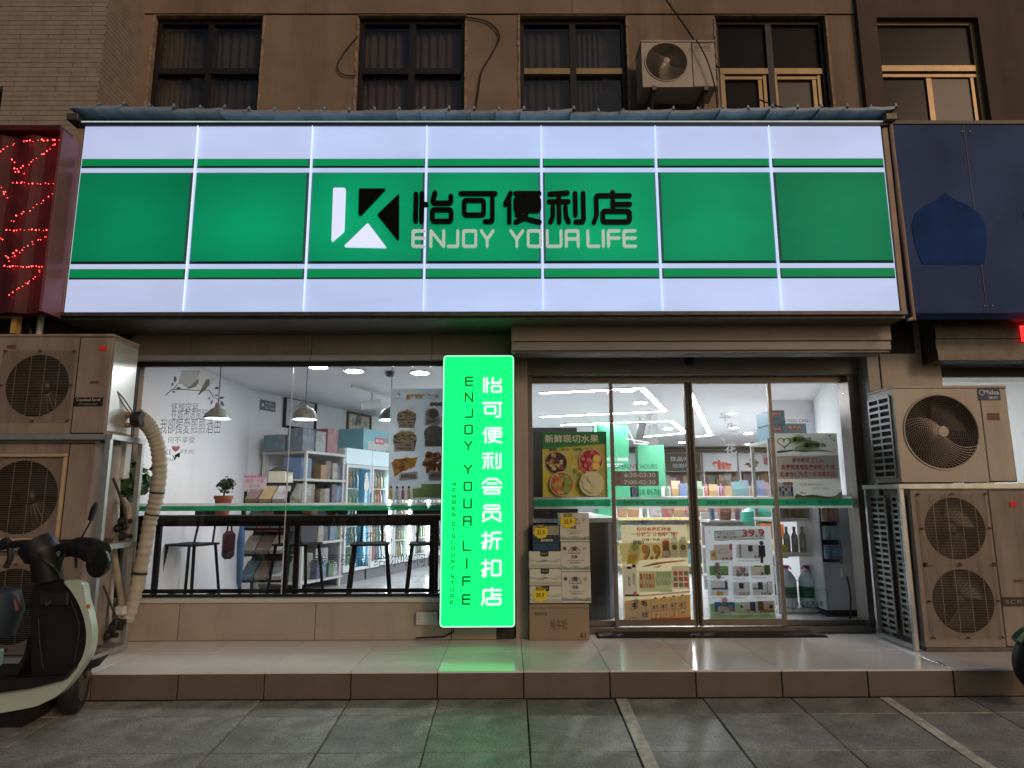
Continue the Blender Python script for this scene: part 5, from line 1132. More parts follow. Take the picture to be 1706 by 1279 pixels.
def art_milk(a):
    a.Po([(.02, .01), (.98, .01), (.98, .2), (.02, .17)], (.40, .55, .34)); a.Po([(.04, .02), (.96, .02), (.96, .05), (.04, .05)], (.46, .58, .38))
    a.kmark(.05, .93, .013); a.Rc(.14, .9, .85, .95, (.60, .66, .66)); a.Li([(.15, .945), (.88, .965), (.87, .865), (.2, .845), (.15, .85), (.15, .945)], .004, (.05, .08, .16))
    a.Tx('百家饮品专区', .17, .46, .905, .94, (.3, .33, .08), .01); a.Tx('第二箱凸立减十元', .18, .56, .865, .895, (.06,.06,.08), .01)
    for k, (c, bo) in enumerate((((.72,.68,.66), .06), ((.62,.08,.14), .02))): a.Tx('39.9', .56, .9, .88, .965, c, bo)
    def pack(u0, u1, v0, v1, base, kind, price=None):
        a.Rc(u0, u1, v0, v1, base)
        if kind == 'dome': c = ((u0+u1)/2, v0+(v1-v0)*.45); a.Li([(c[0]+.07*math.cos(t_), c[1]+.045*math.sin(t_)) for t_ in [math.pi*i/8 for i in range(9)]], .004, (.3,.2,.15)); a.Li([(c[0]-.07, c[1]), (c[0]+.07, c[1])], .003, (.3,.2,.15))
        if kind == 'dark': a.Rc((u0+u1)/2-.035, (u0+u1)/2+.035, v0+(v1-v0)*.5, v1-.01, (.05,.05,.08))
        if kind == 'blob': a.blobs((u0+u1)/2, (v0+v1)/2, (u1-u0)*.38, [(.7,.72,.7),(.2,.3,.4),(.55,.3,.3)], 8, .35)
        if price: a.Tx(price, u1-.17, u1, v0-.005, v0+.04, (.75,.72,.68), .05); a.Tx(price, u1-.165, u1-.005, v0, v0+.035, (.06,.05,.08), .01)
        a.Tx('单箱限购享优惠价', u0+.01, u1-.06, v0-.035, v0-.015, (.2,.22,.22))
    pack(.12, .40, .63, .8, (.62,.58,.54), 'dome', '39.9'); a.Rc(.06, .16, .63, .74, (.62,.55,.36)); a.Ci(.11, .69, .03, (.5,.35,.12)); a.Rc(.36, .4, .74, .81, (.6,.2,.3))
    pack(.46, .88, .65, .80, (.58,.61,.62), 'dark', '39.9'); a.Rc(.5, .53, .66, .8, (.3,.33,.36)); a.Ci(.84, .815, .032, (.04,.05,.14)); a.Rc(.79, .89, .67, .79, (.03,.035,.06)); a.Rc(.81, .85, .6, .68, (.03,.035,.06))
    pack(.04, .32, .47, .57, (.14,.32,.10), 'blob', '49.9'); pack(.38, .62, .46, .57, (.56,.57,.60), 'blob', '78'); pack(.65, .94, .47, .57, (.56,.54,.44), '', '39'); a.Rc(.85, .94, .48, .58, (.08,.2,.06)); a.Rc(.7, .82, .56, .575, (.15,.35,.1))
    pack(.04, .30, .26, .42, (.58,.62,.66), '', None); a.Rc(.06, .3, .32, .34, (.08,.22,.40)); a.Ci(.15, .28, .035, (.65,.45,.06)); a.Ci(.2, .28, .03, (.68,.5,.1)); a.Rc(.25, .29, .32, .41, (.1,.16,.28))
    pack(.37, .62, .26, .40, (.52,.57,.60), 'dark', '50.5'); pack(.66, .94, .26, .39, (.52,.56,.58), '', '59.6'); a.Rc(.74, .81, .32, .4, (.06,.06,.1)); a.Li([(.88,.28),(.88,.4),(.95,.4),(.95,.28)], .005, (.05,.05,.06)); a.Rc(.66, .74, .32, .34, (.2,.2,.2))
    pack(.08, .38, .09, .19, (.03,.16,.36), 'blob', '68'); a.Po([(.12, .09), (.3, .09), (.26, .14), (.16, .15)], (.55,.62,.65)); pack(.44, .70, .08, .18, (.56,.58,.60), '', '54'); a.Rc(.6, .68, .1, .19, (.04,.06,.2)); a.Rc(.46, .49, .13, .16, (.05,.05,.05)); pack(.74, .95, .08, .2, (.52,.44,.36), '', '88'); a.Rc(.72, .8, .1, .2, (.15,.1,.07)); a.Ci(.91, .14, .03, (.08,.05,.04)); a.Rc(.74, .95, .08, .11, (.4,.2,.14))
poster('pale green milk offers poster priced 39.9 on the other sliding door', 1177.5, 876, 1289, 1032.5, .250, (.56, .63, .65), art_milk)
def art_heart(a):
    a.blobs(.45, .85, .25, [(.50,.62,.34),(.56,.64,.45)], 8, .5, .5)
    heart = lambda u, v, k: [(u+k*.9*math.sin(t_)**3, v+k*.75*(.8125*math.cos(t_)-.3125*math.cos(2*t_)-.125*math.cos(3*t_)-.0625*math.cos(4*t_))) for t_ in [6.283*i/24 for i in range(25)]]
    a.Li(heart(.17, .86, .115), .008, (.08,.28,.16)); a.Li(heart(.17, .862, .105), .003, (.2,.45,.5)); a.Li(heart(.33, .80, .06), .004, (.12,.38,.18)); a.kmark(.14, .855, .018)
    a.Tx('爱心怡可', .3, .60, .87, .94, (.03,.12,.02), .03); a.Tx('温暖你我', .46, .82, .785, .85, (.03,.12,.02), .03)
    a.Po([(.03, .72), (.3, .745), (.55, .73), (.75, .745), (.97, .71), (.7, .725), (.5, .715), (.3, .73), (.06, .695)], (.03,.16,.34)); a.Po([(.03, .73), (.3, .755), (.3, .745), (.1, .72)], (.05,.35,.45))
    for (u, v) in ((.92, .92), (.95, .89), (.88, .955)): a.Po([(u-.02, v), (u+.02, v+.02), (u+.005, v-.015)], (.05,.1,.05))
    a.Li([(.62, .9), (.8, .905), (.84, .93)], .003, (.6,.3,.2)); a.Rc(.03, .97, .31, .655, (.60, .55, .54)); a.Li([(.03,.655),(.97,.655),(.95,.31),(.10,.31)], .002, (.3,.28,.28))
    red = (.50, .02, .05); a.Tx('骑手和环卫工人', .27, .75, .55, .63, red, .02); a.Tx('免费到店领取猪肉包2个/天', .09, .93, .44, .525, red, .02); a.Tx('感谢你们为这个城市的付出!', .07, .94, .335, .42, red, .02)
    a.Tx('向最美好追忆', .36, .72, .205, .25, (.26,.28,.24)); a.Tx('向平凡致敬', .55, .8, .14, .185, (.26,.28,.24))
    a.Po([(.27, 0), (1, .0), (1, .14), (.9, .05), (.7, .035), (.27, .03)], (.42, .48, .34)); a.Po([(.27, .05), (.3, .09), (.4, .055), (.55, .075), (.7, .05), (.8, .03), (.27, .03)], (.10,.22,.04)); a.Li([(.6, .01), (.8, .03), (.92, .06), (1, .11)], .004, (.08,.2,.04)); a.Li([(.7, .01), (.88, .03), (1, .08)], .003, (.1,.25,.05))
    for u in (.36, .38, .40, .43): a.Rc(u, u+.012, .085, .085+rnd.uniform(.02, .05), (.1,.12,.06))
    a.Rc(.02, .25, .03, .26, (.66,.66,.66)); 
    for k in range(5): a.Rc(.03+.045*k, .065+.045*k, .05, .20, ((.3,.45,.3),(.12,.2,.5),(.6,.6,.62))[k % 3]); a.Rc(.03+.045*k, .065+.045*k, .13, .17, ((.05,.1,.45),(.7,.7,.75))[k % 2])
    a.Rc(.1, .25, .21, .26, (.6,.3,.26))
poster('pale poster with green hearts and red lines for riders and cleaners', 1291, 721.5, 1398.5, 832, .313, (.58, .57, .50), art_heart)
def art_food(a):
    a.kmark(.10, .925, .030); a.Tx('怡可便利店', .05, .2, .905, .915, (.03,.03,.04)); a.Tx('关东煮套餐来一份', .28, .88, .905, .955, (.66,.38,.02), .04); a.Tx('关', .27, .37, .89, .945, (.6,.2,.02), .04)
    for k, ch in enumerate('套餐价'): a.Ci(.75+.08*k, .855, .042, (.12,.08,.04)); a.Tx(ch, .725+.08*k, .775+.08*k, .843, .868, (.7,.6,.3), .01)
    def cup(u, v, w, h, cols):
        a.Po([(u-w*.78, v-h), (u+w*.78, v-h), (u+w, v), (u-w, v)], (.10,.08,.08)); a.Ci(u, v, w*1.02, (.85,.8,.76), w*.42); a.Ci(u, v+.005, w*.93, (.2,.14,.1), w*.36); a.blobs(u, v+.015, w*.95, cols, 34, .2, .55)
        a.Po([(u-w*.8, v-h-.01), (u+w*.75, v-h+.01), (u+w*.8, v-h*.35), (u-w*.85, v-h*.45)], (.75,.66,.62)); a.Tx('一人一碗串', u-w*.6, u+w*.55, v-h*.66, v-h*.48, (.12,.08,.08), .02); a.Tx('鲜香关东煮', u-w*.6, u+w*.55, v-h*.9, v-h*.72, (.12,.08,.08), .02)
        for q in range(3): a.Li([(u+w*(.2+.2*q), v+.02), (u+w*(.45+.25*q), v+.085)], .005, (.5,.42,.28))
    cup(.30, .755, .18, .115, [(.75,.6,.45),(.9,.8,.65),(.5,.3,.2),(.5,.6,.3),(.9,.85,.75)]); cup(.28, .555, .22, .125, [(.8,.58,.4),(.6,.3,.18),(.9,.72,.55),(.45,.6,.25),(.9,.8,.65)])
    a.Ci(.76, .755, .13, (.5,.46,.42)); a.Ci(.78, .765, .09, (.34,.12,.1)); a.Rc(.64, .9, .66, .715, (.42,.38,.36)); a.Tx('5', .85, .95, .68, .735, (.75,.7,.5), .06); a.Tx('手抓饼', .66, .83, .675, .70, (.1,.08,.08), .01)
    a.Rc(.64, .98, .47, .60, (.10,.06,.05)); a.Ci(.8, .59, .18, (.16,.1,.08), .14)
    for (u, v) in ((.70,.60),(.78,.585),(.87,.61),(.69,.555),(.8,.54),(.9,.56)): a.Ci(u, v, .062, (.58,.50,.46)); a.Ci(u-.01, v+.008, .035, (.66,.58,.54))
    a.Tx('关东煮', .8, .98, .485, .515, (.3,.28,.26), .02)
    a.Po([(.06, .33), (.12, .2), (.28, .26), (.48, .29), (.52, .38), (.3, .36), (.12, .36)], (.58,.30,.06)); a.blobs(.26, .31, .2, [(.62,.36,.08),(.55,.24,.04),(.66,.45,.15),(.5,.2,.05)], 24, .25, .7); a.Po([(.20, .17), (.53, .18), (.52, .25), (.22, .235)], (.42,.36,.32)); a.Tx('蛋黄酥锅盔', .23, .5, .19, .225, (.12,.08,.08), .02)
    a.blobs(.82, .32, .2, [(.45,.10,.03),(.55,.18,.05),(.38,.06,.02),(.6,.3,.1)], 40, .24, 1.1); a.Rc(.72, .97, .17, .25, (.40,.34,.31)); a.Tx('卤味', .76, .94, .19, .23, (.12,.08,.08), .02)
    for k, c in enumerate(((.5,.45,.05),(.55,.5,.45),(.55,.12,.2),(.5,.5,.15))): u = .07+.105*k; a.Rc(u-.025, u+.025, .01, .085, c); a.Ci(u, .1, .022, (.55,.4,.3)); a.Ci(u, .112, .02, (.05,.04,.04))
    a.Po([(.45, .1), (.6, .105), (.6, .14), (.97, .14), (.97, .02), (.45, .02)], (.34,.44,.16))
    for k in range(4): a.Rc(.48, .95, .03+.022*k, .036+.022*k, (.42,.5,.25))
poster('tall blue grey snack poster of oden cups behind the window', 648.5, 647, 742, 833, .110, (.37, .42, .46), art_food)

# ================================================================== bands and lettering stuck on the glass
def band(name, label, x0, x1, z0, z1, Y, xs):
    t = thing(name, label, 'glass sticker', ((x0+x1)/2, Y, z0), 'green name bands on the glass')
    b = MB(); b.box(x0, x1, Y-.0006, Y, z0+.008, z1-.008); b.build('green_film', film('green film', (.05, .48, .26), .86), t)
    b = MB(); b.box(x0, x1, Y-.0006, Y, z1-.007, z1+.012)
    if x0 > 0: b.box(x0, x1, Y-.0006, Y, z0-.012, z0+.007)
    b.build('frosted_edge', film('frosted film', (.7, .78, .75), .55), t)
    b = MB()
    for x in xs: words_on(b, '怡可便利店', x-.09, x+.09, z0+.022, z1-.022, Y-.0012, .015)
    b.build('lettering', M('dark green ink', (.01, .07, .045), var=0), t)
band('glass_band', 'green name band stuck across the long shop window', -3.07, -.45, .977, 1.033, .0565, [at(px, 846, .057).x for px in (240, 305, 391, 446, 538, 596, 675, 727)])
band('glass_band', 'green name band on the fixed pane behind the milk cartons', .21, .86, 1.0, 1.072, .3135, [at(972, 836, .31).x])
band('glass_band', 'green name band on the door with the yellow drinks poster', .895, 1.503, 1.0, 1.072, .2515, [at(px, 836, .25).x for px in (1056, 1110)])
band('glass_band', 'green name band on the door with the milk offers poster', 1.58, 2.222, 1.0, 1.072, .2515, [at(px, 836, .25).x for px in (1195, 1247)])
band('glass_band', 'green name band on the pane under the heart poster', 2.262, 2.905, 1.0, 1.072, .3135, [at(px, 836, .31).x for px in (1326, 1381)])
m_ink = M('black glass ink', (.03, .03, .035), rough=.6, var=0); m_frost = film('white glass film', (.85, .87, .88), .8); m_grey = film('grey glass film', (.25, .25, .20), .8)
def lettering(label, lines, Y, mat, bold=0., sl=0.):
    t = thing('glass_lettering', label, 'lettering', at(lines[0][1], lines[0][4], Y))
    for k, (s_, px0, px1, py0, py1) in enumerate(lines):
        p, q = at(px0, py1, Y), at(px1, py0, Y); b = MB(); words_on(b, s_, p.x, q.x, p.z, q.z, Y-.0003*k, bold, sl); b.build('text_line', mat, t)
    return t
YG = .0562
lettering('black handwritten verse under the bird decal on the window', [('怀想容易', 285, 330, 671, 687), ('在城市清風醉', 285, 346, 681, 699), ('我卻獨愛飄飄酒由', 266, 368, 697, 723), ('何不享受', 279, 325, 727, 738), ('时光', 301, 324, 748, 756), ('LIKE', 268, 286, 749, 757), ('you', 273, 288, 763, 771)], YG, m_ink, -.012)
lettering('black handwritten question in three lines low on the window', [('人呢，最重要的是', 549, 676, 861, 879), ('你饿不饿，', 568, 654, 886, 904), ('我煮碗 面 给你吃啊！', 524, 716, 922, 944)], YG, m_ink, -.012)
lettering('black opening hours lettering on the sliding door glass', [('OPENING HOURS', 1024, 1095, 773, 781)], .2510, m_ink)
ph = lettering('black telephone number under the opening hours', [('1528 8570', 1056, 1098, 815, 824)], .2510, m_ink)
oh = thing('hours_plate', 'grey brown opening hours plate with white figures on the door glass', 'sign', at(1060, 810, .251))
p, q = at(1022, 809.5, .2515), at(1097, 784.5, .2515); b = MB(); b.box(p.x, q.x, .2513, .252, p.z, q.z); b.build('plate', film('brown grey film', (.33, .32, .28), .93), oh)
b = MB()
for s_, y0, y1 in (('6:30-03:30', 787, 795), ('7:00-02:30', 799.5, 807)): p, q = at(1040, y1, .2509), at(1092, y0, .2509); words_on(b, s_, p.x, q.x, p.z, q.z, .2508, .02)
b.build('figures', M('white print', (.8, .8, .78), var=0), oh)
b = MB()
for s_, y0, y1 in (('周', 787, 795), ('末', 799.5, 807)): p, q = at(1027, y1, .2509), at(1035, y0, .2509); words_on(b, s_, p.x, q.x, p.z, q.z, .2508, .01)
b.build('red_figures', M('red print', (.45, .05, .05), var=0), oh)
lettering('white blossom lettering on the yellow poster door', [('彩', 1075, 1096, 688, 702), ('排', 1078, 1097, 706, 722), ('慢', 1078, 1098, 726, 744)], .2510, m_frost, .02)
lettering('white flourish lettering on the milk poster door', [('平', 1199, 1217, 687, 702), ('生', 1210, 1228, 704, 720), ('蓬', 1200, 1222, 722, 738), ('花', 1208, 1227, 738, 756)], .2510, m_frost, .02)
lettering('thin grey YOU CAN lettering on the right pane', [('S YOU CAN', 1307, 1346, 698, 703)], .3135, m_ink)
# bird and branch decal
bd = thing('bird_decal', 'grey decal of two birds on a leafy branch on the window', 'window decal', at(320, 650, YG))
D2 = lambda x, y: (lambda p: (p.x, p.z))(at(240+x/6.396, 600+y/6.396, YG))
b = MB(); ribbon(b, [D2(230,370), D2(300,310), D2(440,310), D2(540,320), D2(690,318), D2(740,390)], .007, YG-.0004, YG)
ribbon(b, [D2(740,390), D2(800,420), D2(845,490)], .005, YG-.0009, YG); ribbon(b, [D2(310,310), D2(360,250)], .005, YG-.0012, YG)
b.build('branch', film('branch film', (.10, .09, .08), .85), bd)
for (x, y, l, a) in ((332,200,75,95),(303,255,50,80),(368,298,60,0),(318,337,40,-10),(778,296,58,10),(772,373,40,8),(828,400,60,8),(695,405,40,75),(722,445,60,80),(835,465,70,-60)):
    c = Vector(D2(x, y)); L_ = l/6.396/205; a = RAD(a); dx, dy = Vector((math.cos(a), math.sin(a))), Vector((-math.sin(a), math.cos(a)))
    b = MB(); b.flat([tuple(c+dx*L_*.5*u+dy*L_*.22*v) for u, v in ((-1,0),(-.4,1),(.3,.9),(1,0),(.3,-.9),(-.4,-1))], YG-.0014); b.build('leaf', film('leaf film', (.12, .11, .12), .85), bd)
for pts in ([(440,300),(500,270),(545,225),(565,195),(590,200),(580,240),(555,280),(505,300)], [(570,372),(600,330),(630,260),(665,205),(690,195),(705,215),(700,255),(660,310),(620,340),(590,370)]):
    b = MB(); b.flat(fillet([D2(*q) for q in pts], .01, True, 2), YG-.0018); b.build('bird', film('bird film', (.17, .16, .12), .9), bd)
b = MB(); b.flat([D2(*q) for q in ((370,215),(400,110),(600,110),(560,190),(540,240),(500,290),(430,280),(410,255),(370,250))], YG-.0008); b.build('cage_shadow', film('khaki film', (.34, .33, .25), .5), bd)
b = MB(); c = D2(650, 190); b.disc(c[0], c[1], .075, YG-.0004, 24); b.build('moon', film('pale moon film', (.75, .75, .70), .4), bd)
hd = thing('heart_decal', 'red heart and smile decal beside the words on the window', 'window decal', at(292, 748, YG)); c = D2(338, 940)
b = MB(); b.flat([(c[0]+.034*math.sin(t_)**3, c[1]+.03*(.8125*math.cos(t_)-.3125*math.cos(2*t_)-.125*math.cos(3*t_))) for t_ in [6.283*i/20 for i in range(20)]], YG-.0006); b.build('heart', film('red film', (.35, .06, .07), .9), hd)
b = MB(); ribbon(b, [D2(305,1010), D2(330,1065), D2(330,1010), D2(375,1035), D2(380,985)], .006, YG-.001, YG); b.build('ribbon_tail', m_ink, hd)
sd = thing('smile_decal', 'black smile decal low on the window beside the green upright sign', 'window decal', at(703, 895, YG)); D3 = lambda x, y: (lambda p: (p.x, p.z))(at(380+x/4.739, 780+y/4.739, YG))
b = MB()
for (x, y) in ((1490,522),(1605,522)): c = D3(x, y); b.disc(c[0], c[1], .012, YG-.0004, 14)
b.build('eye', m_ink, sd); b = MB(); ribbon(b, [D3(1488,560), D3(1505,590), D3(1550,598), D3(1595,588), D3(1608,560)], .008, YG-.0008, YG); b.build('smile', m_ink, sd)

pb_ = thing('outlined_notice', 'thin outlined notice sticker low on the fixed pane in front of the water jugs', 'window sticker', at(1348, 1020, .3135))
p, q = at(1322, 1021, .3135), at(1378, 983, .3135); b = MB(); ribbon(b, [(p.x, p.z), (q.x, p.z), (q.x, q.z), (p.x, q.z), (p.x, p.z+.001)], .003, .3128, .3135); b.build('outline', m_ink, pb_)
b = MB(); p, q = at(1329, 1010, .3135), at(1372, 1002, .3135); words_on(b, 'PLEASE', p.x, q.x, p.z, q.z, .3126); b.build('lettering', m_ink, pb_)
# ================================================================== inside the shop
CE = 2.35; FLR = .02
A20 = RAD(20); od, on = Vector((math.sin(A20), math.cos(A20), 0)), Vector((math.cos(A20), -math.sin(A20), 0))
O0 = Vector((-3.05, 2.45, 0))
def ob(s, w, z=0.): return O0 + od*s + on*w + Vector((0, 0, z))
def at_ob(px, py, w):
    """(s, z) on the plane parallel to the slanting wall at distance w"""
    d = _right*((px-853)/F_PX) + _up*((639.5-py)/F_PX) + _f0; k = (O0+on*w-CAM).dot(on)/d.dot(on); p = CAM+d*k
    return (p-O0).dot(od), p.z
def skew(t, s, w, z=0.): t.location = ob(s, w, z); t.rotation_euler = (0, 0, -A20); ORIGIN[t] = Vector((0, 0, 0)); return t
YB = 12.4; sB = (YB-2.45)/math.cos(A20); PB = ob(sB, 0)
xR0 = 3.0; xRB = xR0+.364*(YB-.45)
def struct(name, mb, mat): return tag(mb.build(name, mat), kind='structure')
b = MB(); b.add([(-3.05,.17,FLR),(3.0,.46,FLR),(xRB,YB,FLR),(PB.x,YB,FLR),(O0.x,O0.y,FLR)], [(0,1,2,3,4)]); shop_floor = struct('shop_floor', b, m_floor_in)
g = MB()
for k in range(20): g.box(-3.0+k*.6, -3.0+k*.6+.004, .5, 12, FLR+.0005, FLR+.002)
for k in range(16): g.box(-3.0, 7, .6+k*.7, .604+k*.7, FLR+.0008, FLR+.0023)
g.build('floor_joint', M('floor joint', (.35, .35, .36), var=0), shop_floor)
b = MB(); b.add([(-3.15,.1,CE),(3.1,.42,CE),(xRB+.1,YB+.1,CE),(PB.x-.1,YB+.1,CE),(O0.x-.1,O0.y,CE)], [(4,3,2,1,0)]); struct('shop_ceiling', b, m_ceil)
b = MB(); b.box(-3.15, -3.05, .1, 2.45, FLR, CE); struct('wall_left', b, m_white_in)
b = MB(); b.add([tuple(ob(0, 0, FLR)), tuple(ob(sB, 0, FLR)), tuple(ob(sB, 0, CE)), tuple(ob(0, 0, CE))], [(0,1,2,3)]); struct('wall_slanting', b, m_white_in)
b = MB(); b.add([(PB.x,YB,FLR),(xRB,YB,FLR),(xRB,YB,CE),(PB.x,YB,CE)], [(0,1,2,3)]); struct('wall_back', b, m_white_in)
b = MB(); b.add([(3.0,.46,FLR),(xRB,YB,FLR),(xRB,YB,CE),(3.0,.46,CE)], [(0,1,2,3)]); struct('wall_right', b, m_white_in)
b = MB(); b.box(-3.1, .15, .172, .2, 2.205, CE); b.box(.15, 3.05, .402, .43, 2.113, CE); b.box(-.44, .16, .202, .43, FLR, CE); struct('wall_front_inside', b, m_white_in)

# ------------------------------------------------------------------ lamps
m_strip = M('led strip diffuser', (.9, .9, .9), var=0, emit=(.94, .95, 1.0), es=85)
m_down = M('down light diffuser', (.9, .9, .9), var=0, emit=(.95, .96, 1.0), es=130)
def led_run(label, pxs):
    P = [at(x, y, Z=CE-.012) for x, y in pxs]
    t = thing('led_line_light', label, 'ceiling light', P[0], 'bent line lights on the ceiling')
    for a, c in zip(P, P[1:]):
        d = (c-a).normalized(); s_ = Vector((-d.y, d.x, 0))*.034
        b = MB(); v = [a-s_*1.3, c-s_*1.3, c+s_*1.3, a+s_*1.3]; b.add([tuple(q) for q in v]+[tuple(q+Vector((0, 0, .010))) for q in v], [(0,3,2,1),(4,5,6,7),(0,1,5,4),(1,2,6,5),(2,3,7,6),(3,0,4,7)]); hs_ = b.build('light_housing', m_white_frame, t)
        b = MB(); dz = Vector((0, 0, -.0015)); b.quad(a-s_+dz, c-s_+dz, c+s_+dz, a+s_+dz); b.build('light_bar', m_strip, hs_)
led_run('nearest bent white line light on the ceiling seen through the fruit poster pane', [(900, 655), (1070, 647), (1107.5, 685), (900, 694.5)])
led_run('second bent white line light on the ceiling', [(935, 708), (1052, 703), (1120, 702), (1142, 721), (1070, 728)])
led_run('long slanting white line light on the ceiling of the milk poster door', [(1147, 652), (1184.4, 724.7), (1160, 727)])
DL = ['inside the window left of the dome camera', 'nearest the doors between the bent line lights', 'beside the corner of the nearest bent line light', 'inside the second bent line light', 'near the end of the second bent line light', 'behind the white flourish lettering, nearest one', 'behind the white flourish lettering, middle one', 'left of the blue cartons, nearer one', 'left of the blue cartons, farther one', 'low by the right wall above the heart poster', 'above the fruit poster', 'over the window bar beside the dome lamp', 'over the oden poster']
downs = [(590,619),(1045,651),(1067,671.5),(1113,714.5),(1137,737),(1219,689),(1222,713),(1247,722.5),(1248,740),(1391,707),(982,707),(530,612),(700,622)]
b = MB(); b.lathe((0, 0, 0), [(.085, .0), (.085, .012)], 20); d_me = b.mesh('diffuser'); d_me.materials.append(m_down)
b = MB(); b.lathe((0, 0, 0), [(.105, .004), (.105, .014)], 20); r_me = b.mesh('trim_ring'); r_me.materials.append(m_white_frame)
for k, (x, y) in enumerate(downs):
    p = at(x, y, Z=CE-.016); t = thing('down_light', 'round recessed down light '+DL[k], 'ceiling light', p, 'round down lights in the shop ceiling')
    for nm, me in (('diffuser', d_me), ('trim_ring', r_me)):
        o = bpy.data.objects.new(nm, me); col.objects.link(o); o.parent = t
def pendant(px, py, Y, label, shade):
    p = at(px, py, Y); t = thing('pendant_lamp', label, 'pendant lamp', p, 'pendant lamps over the window bar'); 
    b = MB(); prof = [(.105, 0), (.103, .035), (.09, .07), (.06, .1), (.025, .115), (.012, .135)] if shade == 'dome' else [(.12, 0), (.10, .04), (.06, .085), (.03, .10), (.022, .14)]
    vs = []; n = 24
    b.lathe(p, prof[::-1], n); b.f = b.f[:-1]; o = b.build('shade', M('grey green lamp shade', (.30, .33, .31), rough=.35, var=.03), t, True)
    b = MB(); b.lathe(p+Vector((0, 0, .012)), [(.098, 0), (.098, .004)], 20); b.build('bulb_diffuser', M('warm white lamp', (.9, .9, .9), var=0, emit=(.93, 1.0, 1.0), es=22), t)
    b = MB(); b.tube([p+Vector((0, 0, .13)), (p.x, p.y, CE-.001)], .004, 6); b.build('cord', m_black, t)
pendant(362, 698, .38, 'pendant lamp with flared shade hanging by the bird decal', 'cone')
pendant(508, 699, .38, 'grey dome pendant lamp in the middle of the window', 'dome')
pendant(651, 700, .38, 'dome pendant lamp half hidden by the oden poster', 'dome')
tl = thing('track_light', 'white track spotlight on the ceiling above the fridges', 'track light', at(608, 658, Y=2.2))
a, c = at(586, 643, Z=CE-.03), at(650, 662, Z=CE-.03); b = MB(); b.tube([a, c], .015, 6); b.build('track', m_white_frame, tl)
m_ = a.lerp(c, .5); b = MB(); b.tube([m_, m_+Vector((0, 0, -.14))], .014, 8); b.cyl(m_+Vector((-.12, -.04, -.17)), m_+Vector((.10, .03, -.13)), .05, n=14); b.build('spot_head', m_white_frame, tl, True)
dc = MB(); p = at(649.5, 619, Z=CE-.002); dc.lathe(p, [(.001, -.06), (.035, -.05), (.05, -.02), (.052, 0)], 14); tag(dc.build('dome_camera', m_blackgloss, None, True, org=p), 'small black dome camera on the ceiling inside the window', 'camera')

# ------------------------------------------------------------------ window bar, stools, plant
m_blk = M('black painted steel', (.008, .008, .009), rough=.75, var=.1, spec=.15)
br = thing('window_bar', 'long black bar counter along the inside of the shop window', 'counter', (-1.7, .3, FLR))
box('counter_top', m_blk, br, -3.04, -.46, .10, .46, .90, .945, .004)
for x in (-2.98, -1.80, -.62):
    for y in (.14, .42): box('leg', m_blk, br, x-.02, x+.02, y-.02, y+.02, FLR, .90)
box('apron', m_blk, br, -2.96, -.64, .15, .17, .86, .90); box('foot_rail', m_blk, br, -2.96, -.64, .15, .175, .335, .365)
def make_stool():
    t = thing('bar_stool', 'x', 'stool', (0, 0, 0), 'black bar stools at the window bar')
    b = MB(); b.rbox(-.17, .17, -.17, .17, .645, .665, .008); b.build('seat', m_blk, t)
    for (sx, sy) in ((-1,-1),(1,-1),(1,1),(-1,1)): b = MB(); b.cyl((sx*.14, sy*.14, .645), (sx*.20, sy*.20, 0), .014, n=6); b.build('leg', m_blk, t)
    b = MB()
    for sx in (-1, 1): b.cyl((sx*.10, .15, .65), (sx*.085, .2, .93), .010, n=6)
    b.build('back_post', m_blk, t); b = MB(); b.rbox(-.15, .15, .185, .205, .86, .965, .009); b.build('backrest', m_blk, t)
    b = MB()
    for s_ in (-1, 1): b.cyl((-.18, s_*.18, .22), (.18, s_*.18, .22), .009, n=6); b.cyl((s_*.18, -.18, .22), (s_*.18, .18, .22), .009, n=6)
    b.build('foot_ring', m_blk, t); return t
st0 = make_stool()
for k, (px, lab, r) in enumerate(((318, 'black bar stool standing by the white wall', -.25), (495, 'black bar stool beside the book rack', 3.0), (617, 'black bar stool in front of the fridges', .15), (712, 'black bar stool next to the upright green sign', .1))):
    p = at(px, 905, .78); s_ = st0 if k == 0 else dup(st0, (0, 0, 0)); s_.location = (p.x, .80, FLR); s_.rotation_euler = (0, 0, r); s_['label'] = lab
pp = thing('potted_plant', 'small leafy plant in a terracotta pot on the window bar', 'plant', at(371, 848, .28))
p = at(371, 850, .28); b = MB(); b.lathe((p.x, p.y, .947), [(.05, 0), (.068, .13), (.076, .132), (.076, .16), (.06, .16)], 18); b.build('pot', M('terracotta', (.42, .12, .07), rough=.6, var=.1), pp, True)
b = MB(); b.tube([(p.x, p.y, 1.09), (p.x+.01, p.y, 1.17)], .008, 6); b.build('stem', M('stem green', (.05, .09, .03), rough=.6), pp)
def leaves(parent, c, R_, n, size, mat, name='leaves', flat=1.):
    b = MB()
    for _ in range(n):
        d = Vector((rnd.gauss(0, 1), rnd.gauss(0, 1), rnd.gauss(.2, .8))).normalized(); q = c+d*R_*rnd.uniform(.35, 1); u = d.orthogonal().normalized(); u = (Matrix.Rotation(rnd.uniform(0, 6.28), 3, d) @ u); v = d.cross(u); L_ = size*rnd.uniform(.7, 1.3)
        b.add([q-u*L_*.5, q+v*L_*.28+d*.01, q+u*L_*.5, q-v*L_*.28+d*.01], [(0,1,2,3)])
    return b.build(name, mat, parent)
leaves(pp, Vector((p.x+.015, p.y, 1.19)), .072, 90, .05, M('dark leaf', (.018, .05, .02), rough=.5, var=.3, scale=20))
tp = thing('leafy_plant', 'green leafy plant in a white pot behind the ribbed hose', 'plant', (-2.96, -.14, 0))
